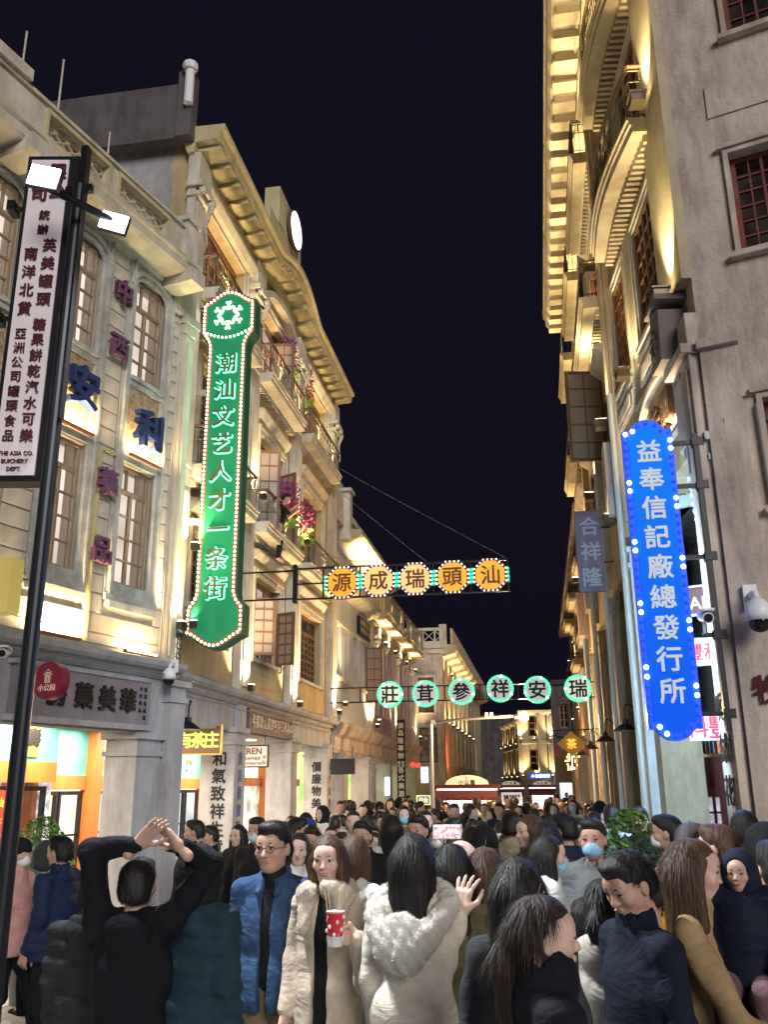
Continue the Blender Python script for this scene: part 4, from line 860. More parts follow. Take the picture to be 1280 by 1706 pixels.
# arcade interior of the corner building
ai=Fac('red_door_shop','dim arcade shop with dark red panelled doors and pale walls behind the blue sign','shop front',(1.4,12.3),180); I=ai.e
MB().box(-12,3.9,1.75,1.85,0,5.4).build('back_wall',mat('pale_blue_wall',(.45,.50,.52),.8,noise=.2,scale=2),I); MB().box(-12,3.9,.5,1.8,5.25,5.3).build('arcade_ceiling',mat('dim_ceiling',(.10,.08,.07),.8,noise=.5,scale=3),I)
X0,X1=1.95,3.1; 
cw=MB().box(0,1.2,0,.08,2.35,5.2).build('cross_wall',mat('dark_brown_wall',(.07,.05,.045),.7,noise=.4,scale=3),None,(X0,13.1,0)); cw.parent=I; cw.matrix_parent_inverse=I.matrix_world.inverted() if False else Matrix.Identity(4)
def inI(x,y,z=0): # world -> local of I
    v=Vector((x,y,z))-ai.o; return Vector((v.dot(ai.u),-v.dot(ai.n),z))
cw.location=inI(X0,13.1); cw.rotation_euler=(0,0,PI/2)
def door(x,y,w_,rz,z1=2.3,pane=None):
    m=MB().box(0,.07,0,.05,0,z1).box(w_-.07,w_,0,.05,0,z1).box(.07,w_-.07,0,.05,z1-.12,z1).box(.07,w_-.07,.01,.04,1.9,z1-.12).box(.07,w_-.07,0,.05,1.8,1.9).box(.07,w_-.07,.01,.04,0,.8).box(.07,w_-.07,0,.05,.75,.8).box(w_/2-.015,w_/2+.015,0,.04,.8,1.8)
    m.bev(.12,w_-.12,-.005,.01,1.93,z1-.15,.02)
    for k in range(1,5): m.box(.07,w_-.07,0,.04,.8+k*.2-.012,.8+k*.2+.012)
    d=m.build('door_leaf',REDWOOD,I,inI(x,y),PI/2+rz); 
    for i in range(2):
        for k in range(5): link('pane',pane_mesh(w_/2-.1,.17,pane or lit('door_glass',(.3,.25,.35),(.8,.75,.9),.6,6)),d,(.07+(w_/2-.085)/2+i*(w_/2-.06),.025,.9+k*.2))
    MB().tube((w_-.1,-.03,.9),(w_-.1,-.03,1.3),.01,6).build('door_handle',WHT,d)
door(2.08,13.0,.30,0); door(2.40,12.95,.34,0); door(1.86,13.6,.2,R(20))
b_=MB(); 
for k in range(9): b_.tube((1.9+.05*k,13.05,2.35),(1.9+.05*k,13.05,2.75),.008,4)
o=b_.build('window_bars',WHT,I); 
for v in o.data.vertices: l_=inI(*v.co); v.co=l_
m=MB().box(2.36,2.72,13.1,13.12,2.35,2.7); o=m.build('lit_transom',lit('orange_lit',(.35,.12,.03),(1,.5,.2),1.2,14,aniso=(8,8,.1)),I)
for v in o.data.vertices: v.co=inI(*v.co)
m=MB(); 
for k in range(8): m.add([(2.1+.06*k,12.9,1.02),(2.14+.06*k,12.9,1.02),(2.17+.06*k,12.9,1.07),(2.13+.06*k,12.9,1.07)],[(0,1,2,3)])
bx=MB().box(2.1,2.6,12.91,12.93,1.01,1.08).build('barrier_tape',mat('tape_yellow',(.7,.5,.02),.5),I)
for v in bx.data.vertices: v.co=inI(*v.co)
o=m.build('tape_stripes',BLACKP,bx)
for v in o.data.vertices: v.co=inI(*v.co)
# white interior lamp and boards
lp=thing('work_lamp','small bright white work light hanging in the arcade right of the blue sign','lamp',onY(1204,1146,9.3)); MB().ball((0,0,0),.042,12,8).build('bulb',emi('cool_white_bulb',(.85,.95,1),45),lp); MB().tube((0,0,.04),(0,.02,.2),.008,5).build('lamp_cord',BLACK,lp); light(lp,(0,-.02,0),(0,0,-1),7,COOL,'POINT',size=.06)
board('hanging_sign','white sign with one big red character under the blue lit sign at the red doors','sign',onY(1186,1211,9.6),.42,.27,mat('white_lit_board',(.42,.42,.44),.4,emit=.12,ecol=(.9,.95,1)),[('豐',.075,0,.24,mat('crimson',(.40,.012,.03),.5)),('料',-.14,0,.22,mat('crimson',(.40,.012,.03),.5))],hang=.15)
board('slanted_sign','green white slanted board with black characters high in the right arcade','sign',onY(1145,810,10.6),.34,.50,mat('mint_board',(.40,.52,.42),.5,emit=.1,ecol=(.6,.8,.65)),[('總',.05,.12,.16,BLACKP),('公司',.0,-.06,.12,BLACKP)],hang=.2,rz=R(-35))
t=board('slanted_sign','dark red board with thin capital letters LIANG in the right arcade','sign',onY(1172,1000,10.4),.6,.30,mat('dark_red_board',(.12,.04,.04),.5),[('LIANG',0,-.03,.2,PALE)],hang=.3,rz=R(-25),fm=WHT)
t=board('slanted_sign','pale slanted board with faded red characters under the LIANG board','sign',onY(1182,1085,10.2),.55,.30,mat('pale_green_board',(.45,.48,.36),.6),[('豐和',-.05,0,.2,mat('crimson',(.40,.012,.03),.5)),('大参',.2,.0,.08,BLACKP)],hang=.2,rz=R(-25))
# side wall with windows
sf=Fac('side_wall_house','x','x',(1.79,8.5),107.5); Sd=sf.e; bpy.data.objects.remove(sf.e)
Sd=bpy.data.objects.new('side_wall',None); COL.objects.link(Sd); Sd.parent=A
# place in A's local frame
MA=Matrix.Translation(ra.o)@Matrix.Rotation(ra.rz,4,'Z'); MS=Matrix.Translation(sf.o)@Matrix.Rotation(sf.rz,4,'Z'); bpy.data.objects.remove(Sd)
MR=MA.inverted()@MS
def onside(mb,name,m,parent=None):
    me=mb.mesh(name); me.materials.append(m)
    if parent is None: me.transform(MR)
    return link(name,me,parent or A)
wh=[(.50,1.1,7.05,8.2),(.66,1.3,9.68,11.1),(.50,1.1,4.4,5.45)]
onside(wallholes(0,5,0,14,wh,0,.4).box(0,5,3,3.1,0,14),'side_wall',RSTUC)
for h in wh: t=MB(); frame_trim(t,*h,.05,-.04,0,bottom=False); t.box(h[0]-.1,h[1]+.1,-.09,0,h[2]-.08,h[2]-.02).box(h[0]-.1,h[1]+.1,-.07,0,h[3]+.06,h[3]+.11); onside(t,'window_surround',RSTUC)
onside(MB().box(.3,5,-.03,0,5.5,6.05).box(.0,.33,-.06,0,0,6.05).box(-.02,.36,-.12,0,6.05,6.15).box(.36,5,-.02,0,8.7,9.1),'wall_band',RSTUC)
for h in wh:
    f=window(A,*h,.1,4,6,mat('red_brown_wood',(.22,.06,.05),.5,noise=.3,scale=8),.018,.05,0,DK,.3,name='side_window')
    f.matrix_local=MR
cctv_wall=None
for i,c in enumerate('牧'): o=char(c,0,0,.26,mat('dark_red_characters',(.10,.015,.015),.5),A,off=.03,ext=.006); o.matrix_local=MR@Matrix.Translation((.23,-.08,2.74))@Matrix.Rotation(PI/2,4,'X')
t=MB().path([(.45,-.04,0),(.47,-.04,3.2),(.44,-.04,5.4)],.012,6).path([(1.2,-.04,4.2),(1.0,-.04,5.3),(1.1,-.03,8.6)],.01,5); onside(t,'wall_cable',CABLE)
# far right houses after Y=24
rc=Fac('right_far_shophouse','narrow shophouses with small stacked balconies at the far right side of the street','building',(1.75,46),180); Bq=rc.e
MB().box(0,22,0,.5,0,9.2).build('wall',RSTUC,Bq)
for i,(a,z) in enumerate(((3,8.6),(3,6.4),(9,8.7),(9,6.3),(15,6.3),(15,8.8))): balcony(Bq,22-a-3,22-a,z,dep=.4,rh=.6,m=RCREAM,rail=DKMET,wood=BLACK); uplight(Bq,22-a-1.5,z-1.6,-.3,20,ang=120)
MB().box(0,22,-.5,0,9.1,9.35).build('eaves',RSTUC,Bq)
for u in (1,5,9,13,17,21.5): boxpier(Bq,u-.25,u+.25,-.35,.1,3.6,PT)
m=MB()
for k in range(26): m.ball((8+random.uniform(-3,4),-.5+random.uniform(-.2,.2),2.6+random.random()*1.2),.035,6,4)
o=m.build('orange_bulb_garland',emi('orange_bulb',(1,.5,.12),12),Bq); o['kind']='stuff'
light(Bq,(8,-.6,3.3),(0,0,-1),30,(1,.5,.15),'POINT',size=.2,name='garland_light')
MB().box(7.2,7.5,-.5,-.4,2.6,3.1).build('light_box',emi('white_warm',(1,.85,.6),5),Bq)
# ================= GREEN LIT SIGN
def bulbs_along(par,pts,r,me,every,name='bulb'):
    out=[];acc=0
    for (a,b) in zip(pts[:-1],pts[1:]):
        a=Vector(a);b=Vector(b);L=(b-a).length; t=acc
        while t<L: out.append(a+(b-a)*(t/L)); t+=every
        acc=t-L
    for p in out: link(name,me,par,p)
    return out
def ballmesh(name,r,m,n=8,k=5):
    me=MB().ball((0,0,0),r,n,k).mesh(name); me.materials.append(m); me.polygons.foreach_set('use_smooth',[True]*len(me.polygons)); return me
gs=thing('lit_street_sign','tall green vertical sign outlined with white bulbs and glowing green characters','sign',(-4.40,11.95,3.80),R(0))
GRN=mat('green_sign_paint',(.008,.18,.075),.45,emit=.22,ecol=(.0,.38,.16)); BRN=mat('brown_sign_rim',(.25,.10,.03),.5)
H_=5.62; w0,w1_=.31,.43   # half widths
def outline(g=0):
    P=[]; 
    P+=[(-w1_+g,.19+g)]
    n=10
    for k in range(1,n): t=k/n; x=(-w1_+g)+(2*(w1_-g))*t; P.append((x,.19+g-.19*math.sin(PI*t)**1.5))
    P+=[(w1_-g,.19+g),(w1_-g,.62-g),(w0-g+.03,.70),(w0-g,.80),(w0-g,4.66),(w0-g+.03,4.76),(w1_-g,4.86+g),(w1_-g,5.42-g)]
    for k in range(1,n): t=k/n; x=(w1_-g)-(2*(w1_-g))*t; P.append((x,5.42-g+.20*math.sin(PI*t)**1.5))
    P+=[(-w1_+g,5.42-g),(-w1_+g,4.86+g),(-w0+g-.03,4.76),(-w0+g,4.66),(-w0+g,.80),(-w0+g-.03,.70),(-w1_+g,.62-g)]
    return P
o1=outline(0); 
cab=MB().prism(o1[::-1],-.02,.22).build('cabinet',mat('green_cabinet_side',(.01,.10,.05),.5),gs)
MB().prism(outline(.02)[::-1],-.035,-.021).build('rim',BRN,gs)
fc=MB().prism(outline(.085)[::-1],-.05,-.036).build('face',GRN,gs)
WB_=ballmesh('bulb',.017,emi('warm_white_bulb',(1,.86,.72),5.5))
op_=outline(.045); bulbs_along(gs,[(x,-.055,z) for x,z in op_+[op_[0]]],.0,WB_,.064)
bulbs_along(gs,[(-w1_+.05+ (2*w1_-.1)*k/12,-.055,4.86+.05-.12*math.sin(PI*k/12)) for k in range(13)],0,WB_,.064)
for k in range(6):   # six-armed flower of bulbs
    a=PI/2+k*PI/3; cx,cz=0,5.17
    for rr,da in ((.20,0),(.225,.12),(.225,-.12),(.17,0),(.135,.30),(.135,-.30),(.155,.45),(.155,-.45),(.12,.15),(.12,-.15)):
        link('bulb',WB_,gs,(cx+rr*math.cos(a+da),-.058,cz+rr*math.sin(a+da)))
gl=emi('neon_green',(.12,1,.55),5); gd=mat('dark_olive_letter',(.10,.09,.03),.4,emit=.03,ecol=(.1,.5,.2))
for i,c in enumerate('潮汕文艺人才一条街'):
    z=4.40-i*.437-.05
    char(c,0,z,.34,gl,fc,y=-.052,off=.055,ext=.002,name='character_glow'); char(c,0,z,.34,gd,fc,y=-.075,off=.014,ext=.014)
MB().box(-.9,-.28,.05,.12,4.66-.75,4.74-.75).box(-.9,-.28,.05,.12,1.85,1.93).box(-.9,-.28,.05,.12,.62,.70).box(-.95,-.9,.0,.15,3.8,4.05).box(-.95,-.9,.0,.15,1.75,2.0).build('bracket_arm',mat('pale_steel',(.45,.42,.38),.4,.5),gs)
light(gs,(0,-.5,2.6),(0,-1,0),2,(.35,1,.6),'AREA',size=.4,name='sign_light').data.size_y=4
# ================= WHITE STREET SIGN, POLE AND FLOODLIGHTS
pl=thing('lamp_post','tall black lamp post carrying the white vertical sign and two glaring floodlights at far left','lamp post',(-3.06,5.1,0))
MB().lathe([(.09,0),(.09,.1),(.06,.14),(.052,1.2),(.045,6.1),(.0501,6.12)],16).build('pole',BLACK,pl,smooth=False)
MB().box(.0,.05,-.03,.03,4.3,6.45).box(-.1,.1,-.02,.02,6.06,6.12).build('sign_bracket',BLACK,pl)
A1=onY(78,312,4.75); A2=onz(196,372,A1.z)
MB().path([tuple(Vector(A1)-Vector((-3.06,5.1,0))),tuple(Vector(A2)-Vector((-3.06,5.1,0)))],.028,8).build('crossbar',BLACK,pl)
for i,(x,y) in enumerate(((75,297),(190,372))):
    P=onY(x,y,4.72) if i==0 else onz(x,y,A1.z-.02)
    f=thing('floodlight',('dazzling white floodlight at the top left of the lamp post','dazzling white floodlight right of the lamp post, before the arched window')[i],'lamp',P,R(16 if i else 8),'floodlights on the lamp post')
    tilt=R(-6); s=.66 if i==0 else .6
    b=MB().box(-.12,.12,-.03,.04,-.085,.085); o=b.build('housing',BLACK,f); o.rotation_euler=(-tilt,R(14),0); o.scale=(s*1.4,s,s*1.4)
    q=MB().box(-.11,.11,-.045,-.031,-.075,.075).build('lens',emi('floodlight_glare',(.9,.96,1),25),o); light(f,(0,-.1,-.05),(.25,-.55,-.75),120 if i==0 else 260,(.88,.94,1),'SPOT',120,.06,.7)
ws=thing('vertical_shop_sign','tall white vertical shop sign with maroon characters in a black frame beside the lamp post','sign',(-3.31,5.12,3.93),R(10)); ws.scale=(.9,1,1)
MB().box(-.20,.22,.0,.14,-.04,2.50).build('cabinet',BLACK,ws)
WF=mat('white_lit_face',(.50,.44,.45),.5,emit=.16,ecol=(.95,.80,.85)); MAR=mat('maroon_characters',(.10,.012,.025),.5)
fc=MB().box(-.165,.14,-.012,-.001,.0,2.46).build('face',WF,ws)
for i,c in enumerate('英美罐頭'): char(c,.065,1.73-i*.145,.112,MAR,fc,y=-.02,off=.013,ext=.008)
for i,c in enumerate('糖果餅乾汽水可樂'): char(c,.055,1.10-i*.118,.1,MAR,fc,y=-.02,off=.013,ext=.008)
for i,c in enumerate('南洋北貨'): char(c,-.075,1.66-i*.145,.112,MAR,fc,y=-.02,off=.013,ext=.008)
for i,c in enumerate('亞洲公司罐頭食品'): char(c,-.08,1.03-i*.108,.09,MAR,fc,y=-.02,off=.013,ext=.008)
for i,c in enumerate('統辦'): char(c,-.005,1.98-i*.12,.09,MAR,fc,y=-.02,off=.013,ext=.008)
char('司',-.07,2.16,.14,MAR,fc,y=-.02,off=.03,ext=.008); char('公',.07,2.18,.14,MAR,fc,y=-.02,off=.03,ext=.008); char('有',-.07,2.34,.14,MAR,fc,y=-.02,off=.03,ext=.008); char('限',.07,2.35,.14,MAR,fc,y=-.02,off=.03,ext=.008)
for s_,z in (('THE ASIA CO.',.15),('BUICHERY',.095),('DEPT.',.04)): char(s_,-.01,z,.042,MAR,fc,y=-.02,off=.025,ext=.006)
for z in (.35,1.2,2.1): MB().tube((-.3,.08,z),(-.19,.08,z),.02,6).box(-.34,-.28,.02,.14,z-.04,z+.04).build('side_clamp',BLACK,ws)
# gold box at the left edge
P=onY(6,975,6.6); o=MB().box(-.16,.10,-.08,.1,-.23,.22).box(-.2,-.16,-.1,.1,-.26,.25).build('gold_sign_box',mat('gold_panel',(.60,.48,.12),.4,.2,emit=.25,ecol=(.9,.7,.2)),None,P); tag(o,'plain golden box sign cut off by the left edge of the photo','sign')
# round red sign
rs=thing('round_sign','round dark red sign with a white pavilion emblem and three characters hanging before the gray shop board','sign',onY(83,1134,7.0),R(-12))
n=36; cr_=lambda r:[(r*math.cos(2*PI*k/n),r*math.sin(2*PI*k/n)) for k in range(n)]
MB().prism(cr_(.155),-.03,.06).build('disc',mat('red_enamel',(.16,.012,.03),.35,emit=.05,ecol=(.5,.03,.1)),rs); 
CW=mat('cream_print',(.75,.62,.48),.5,emit=.1); e=MB()
def pavilion(e,cx,cz,s,y=-.034):
    def bx(a,b,c,d): e.box(cx+a*s,cx+b*s,y,y+.003,cz+c*s,cz+d*s)
    bx(-.5,.5,-1,-.88);bx(-.5,-.38,-.9,0);bx(.38,.5,-.9,0);bx(-.2,-.1,-.8,0);bx(.1,.2,-.8,0);bx(-.5,.5,-.1,.05);bx(-.6,.6,.2,.3);bx(-.3,-.2,.3,.62);bx(.2,.3,.3,.62);bx(-.5,.5,.5,.6);bx(-.25,.25,.85,.97)
    for sg_ in (-1,1): e.prism([(cx+sg_*.5*s,cz+.05*s),(cx+sg_*.95*s,cz+.42*s),(cx+sg_*.55*s,cz+.28*s)][::sg_],y,y+.003); e.prism([(cx+sg_*.3*s,cz+.45*s),(cx+sg_*.75*s,cz+.75*s),(cx+sg_*.4*s,cz+.62*s)][::sg_],y,y+.003)
pavilion(e,0,.035,.055); e.build('emblem',CW,rs)
for i,c in enumerate('小公园'): char(c,-.06+.06*i,-.06,.06,CW,rs,y=-.034,off=.03,ext=.001)
MB().tube((-.3,.02,.08),(-.12,.02,.08),.01,6).tube((-.3,.02,-.07),(-.12,.02,-.07),.01,6).build('bracket_arm',BLACK,rs)
# ================= OCTAGON BEAM SIGN
oc=thing('overhead_sign','black truss sign over the street with five orange octagon panels edged in bulbs','sign',(-3.61,13.2,4.97),R(0))
t=MB()
for z in (.24,-.24): t.box(0,3.3,.05,.09,z-.012,z+.012)
t.box(0,.5,.05,.09,-.01,.01).box(-.02,.03,.0,.12,-.30,.30).box(-1.4,.0,.05,.08,.2,.225).box(-1.4,.0,.05,.08,-.24,-.215)
for x in (.45,1.03,1.6,2.16,2.72,3.28): t.box(x-.01,x+.01,.05,.09,-.24,.24); 
for x in (.55,1.1,1.7,2.25): t.tube((x,.07,-.24),(x+.45,.07,.24),.008,4)
t.build('truss',BLACK,oc)
OCM=[mat('orange_panel_%d'%i,c,.5,emit=.55,ecol=c2) for i,(c,c2) in enumerate((((.6,.25,.02),(1,.42,.03)),((.6,.36,.12),(1,.60,.22))))]
RB_=ballmesh('bulb',.0135,emi('pale_bulb',(1,.80,.70),2)); GB_=ballmesh('bulb',.016,emi('green_bulb',(.08,1,.48),1.9),8,5); DR=mat('dark_red_rim',(.06,.01,.01),.5)
BRW=mat('brown_sign_ink',(.12,.035,.015),.5)
for i,c in enumerate('源成瑞頭汕'):
    cx=.76+.565*i; cz=-.01+.004*(i-2)
    a=PI/8; og=lambda r:[(cx+r*math.cos(a+k*PI/4),cz+r*math.sin(a+k*PI/4)) for k in range(8)]
    u=MB().prism(og(.275),.0,.05).build('octagon_case',DR,oc); MB().prism(og(.232),-.012,-.001).build('octagon_panel',OCM[1 if i in (1,2) else 0],u)
    char(c,cx,cz,.31,BRW,u,y=-.018,off=.017,ext=.004)
    q=og(.255); bulbs_along(u,[(x,-.008,z) for x,z in q+[q[0]]],0,RB_,.0651)
    for sg_ in (-1,1):
        for k in range(4): link('bulb',GB_,u,(cx+sg_*.262,-.012,cz-.09+.06*k)); 
    [MB().box(cx+q_-.018,cx+q_+.018,-.004,.02,cz-.12,cz+.12).build('green_strip',mat('green_strip_paint',(.01,.2,.1),.5,emit=.3,ecol=(0,.6,.3)),u) for q_ in (-.268,.268)]
# cables
def cable(p,q,sag,label,r=.006):
    p=Vector(p);q=Vector(q);pts=[p.lerp(q,k/12)+Vector((0,0,-sag*math.sin(PI*k/12))) for k in range(13)]
    o=MB().path(pts,r,5).build('stay_cable',CABLE); tag(o,label,'cable','stay cables of the overhead signs')
cable(onX(556,775,-4.9),(-.35,13.2,5.22),.02,'longest thin stay cable from the ochre building to the end of the octagon sign'); cable(onX(556,810,-4.9),(-1.55,13.2,5.22),.02,'thin stay cable from the ochre building to the middle octagon')
cable((-5,18.5,6.9),(-2.3,13.2,5.2),.0,'thin stay cable to the second octagon')
# ================= ROUND SIGNS
ro=thing('overhead_sign','black truss over the street with six round white panels ringed in green lights','sign',(-3.14,19.5,3.875)); ro.scale=(.886,.886,.886)
t=MB(); t.box(-1.5,4.9,.06,.1,.16,.19).box(-1.5,4.9,.06,.1,-.19,-.16)
for x in (-.75,.45,.62,1.35,1.5,2.2,2.35,3.1,4.0,4.7): t.box(x-.012,x+.012,.06,.1,-.18,.18)
t.build('truss',BLACK,ro)
RW=mat('round_white_panel',(.60,.60,.55),.5,emit=.32,ecol=(.9,.88,.8)); RWB=mat('round_bright_panel',(.65,.68,.55),.5,emit=.5,ecol=(.9,1,.75)); RG=mat('green_ring',(.05,.5,.3),.5,emit=.5,ecol=(.1,.9,.5))
SB_=ballmesh('bulb',.02,emi('mint_bulb',(.16,.95,.5),1.7),6,4); SW_=ballmesh('bulb',.028,emi('white_bulb',(.9,1,.9),5),6,4)
for i,(c,x,z) in enumerate(zip('莊茸參祥安瑞',(0,.87,1.75,2.68,3.56,4.51),(-.01,-.01,.02,.07,.02,.03))):
    u=MB().prism([(x+.325*math.cos(2*PI*k/36),z+.325*math.sin(2*PI*k/36)) for k in range(36)],.0,.05).build('round_case',RG,ro)
    MB().prism([(x+.262*math.cos(2*PI*k/36),z+.262*math.sin(2*PI*k/36)) for k in range(36)],-.012,-.001).build('round_panel',RWB if i in (0,5) else RW,u)
    char(c,x,z,.44,BLACKP,u,y=-.018,off=.025,ext=.004)
    for k in range(26):
        a=2*PI*k/26; link('bulb',SW_ if (k+i)%9==0 else SB_,u,(x+.293*math.cos(a),-.008,z+.293*math.sin(a)))
# ================= BLUE SIGN
bs=thing('lit_street_sign','tall blue vertical sign with pale characters and a border of blue and white bulbs on the right','sign',(1.185,8.4,2.33),R(0))
def bo(g):
    w_=.232-g; P=[]
    P+=[(w_,.09+g*.4),(w_,2.90-g*.4)]; P+=[(.17-g*.5,2.90-g*.6)]+[((.15-g*.2)*math.cos(PI*k/10),2.90-g*.6+(.11)*math.sin(PI*k/10)) for k in range(1,10)]+[(-.17+g*.5,2.90-g*.6)]
    P+=[(-w_,2.90-g*.4),(-w_,.09+g*.4),(-.17+g*.5,.09+g*.6)]+[((-.15+g*.2)*math.cos(PI*k/10),.09+g*.6-(.10)*math.sin(PI*k/10)) for k in range(1,10)]+[(.17-g*.5,.09+g*.6)]
    return P
MB().prism(bo(0),.0,.12).build('cabinet',mat('deep_blue_case',(.01,.04,.4),.4,emit=.5,ecol=(.0,.09,.95)),bs)
def bluemat():
    m=mat('blue_lit_face',(.004,.08,.40),.6,emit=.8,ecol=(.0,.2,.8),spec=.1); n=m.node_tree.nodes; l=m.node_tree.links
    tc=n.new('ShaderNodeTexCoord'); sp=n.new('ShaderNodeSeparateXYZ'); r=n.new('ShaderNodeValToRGB'); mr=n.new('ShaderNodeMapRange'); mr.inputs[1].default_value=0; mr.inputs[2].default_value=3
    l.new(tc.outputs['Object'],sp.inputs[0]); l.new(sp.outputs[2],mr.inputs[0]); l.new(mr.outputs[0],r.inputs[0]); r.color_ramp.elements[0].color=(0,.045,.60,1); r.color_ramp.elements[1].color=(.0,.16,.66,1); l.new(r.outputs[0],n['Principled BSDF'].inputs['Emission Color']); return m
fc=MB().prism([(x*.78,1.49+(z-1.49)*.955) for x,z in bo(.0)],-.01,-.001).build('face',bluemat(),bs)
PB=ballmesh('bulb',.019,emi('blue_bulb',(.0,.05,1),1.6),8,5); PW=ballmesh('bulb',.022,emi('ice_bulb',(.55,.9,1),9),8,5)
q=[(x*.89,1.49+(z-1.49)*.975) for x,z in bo(0)]; pts=[(x,-.012,z) for x,z in q+[q[0]]]; k=0; acc=0
for (a_,b_) in zip(pts[:-1],pts[1:]):
    a_=Vector(a_);b_=Vector(b_);L=(b_-a_).length; t=acc
    while t<L: link('bulb',PW if k%7 in (3,4) else PB,bs,a_+(b_-a_)*(t/L)); k+=1; t+=.083
    acc=t-L
SLV=mat('pale_silver_characters',(.50,.56,.62),.5,emit=.22,ecol=(.8,.9,1))
for i,c in enumerate('益奉信記廠總發行所'): char(c,0,2.68-.283*i,.235,SLV,fc,y=-.018,off=.022,ext=.008)
light(bs,(0,-.3,1.5),(0,-1,0),5,(.1,.3,1),'AREA',size=.35,name='sign_light').data.size_y=2.6
light(bs,(-.1,.25,1.0),(.05,1,0),24,(.5,.75,1),'AREA',size=.3,name='sign_light').data.size_y=2.4  # added lamp behind the cabinet, throws cool light back on the pier
bp=thing('sign_post','black wall post with four arms holding the blue lit sign','post',(1.66,8.52,0))
MB().box(-.035,.035,-.03,.05,2.4,5.2).build('pole',BLACK,bp)
for z in (2.55,3.25,3.98,4.68,5.12): MB().box(-.3,-.035,-.01,.03,z-.02,z+.02).box(-.05,.06,-.04,.06,z-.04,z+.04).build('arm',BLACK,bp)
# 合祥隆
hx=board('hanging_sign','faded purple vertical signboard with three pale characters high on the right','sign',onY(983,918,15),.43,1.40,mat('faded_purple_board',(.34,.27,.34),.7,noise=.3,scale=4),[(c,.02,.43-.44*i,.34,mat('grey_white_ink',(.6,.6,.68),.6)) for i,c in enumerate('合祥隆')],hang=0)
MB().tube((.22,.0,.4),(.45,.0,.4),.015,6).tube((.22,.0,-.2),(.45,.0,-.2),.015,6).box(.43,.46,-.05,.05,-1.0,.55).build('bracket_arm',DKMET,hx)
board('hanging_sign','small square board on the bracket under the purple sign','sign',onY(1046,1005,17.2),.22,.5,mat('grey_white_board',(.42,.42,.44),.6),[('合',0,.1,.14,BLACKP),('祥',0,-.1,.14,BLACKP)],hang=.3,fm=BLACK,rz=R(-50))
# tea banner
tb=thing('tea_banner','golden diamond tea banner with a yellow character and red tassels','banner',onY(953,1239,20)); 
MB().prism([(-.30,0),(0,-.26),(.30,0),(0,.26)],-.01,.01).build('cloth',mat('gold_cloth',(.48,.24,.05),.7,emit=.12,ecol=(.9,.4,.05)),tb); char('茶',0,0,.22,emi('yellow_embroidery',(1,.62,.08),.8),tb,y=-.02,off=.02)
t=MB(); 
for x,z in ((-.29,-.02),(.30,-.02),(.02,-.26)): t.lathe([(.005,.0),(.02,-.04),(.03,-.2),(.025,-.22)],7,(x,0,z))
t.build('tassel',mat('red_tassel',(.5,.03,.06),.7,emit=.1),tb); MB().tube((-.4,0,.27),(.8,0,.3),.012,5).build('rod',BLACK,tb)
# street lamp
sl_=thing('street_lamp','grey street lamp post with a long arm and glowing warm lamp over the far street','street lamp',(-2.62,22.6,0))
MB().lathe([(.09,0),(.09,.3),(.055,.35),(.045,3.5)],12).path([(0,0,3.45),(.7,-.1,3.52),(2.3,-.2,3.58)],.035,8).build('pole',mat('grey_steel',(.4,.4,.42),.4,.4),sl_)
MB().box(.0,.12,-.05,.05,3.42,3.52).box(1.35,1.42,-.2,-.1,3.56,3.66).box(1.47,1.54,-.2,-.1,3.56,3.66).build('camera_head',WHT,sl_)
MB().box(2.05,2.4,-.27,-.13,3.5,3.56).build('lamp_head',BLACK,sl_); MB().ball((2.28,-.24,3.55),.12,12,8).build('bulb',emi('sodium_bulb',(1,.62,.26),40),sl_); light(sl_,(2.28,-.42,3.4),(0,0,-1),110,(1,.62,.28),'POINT',size=.1)
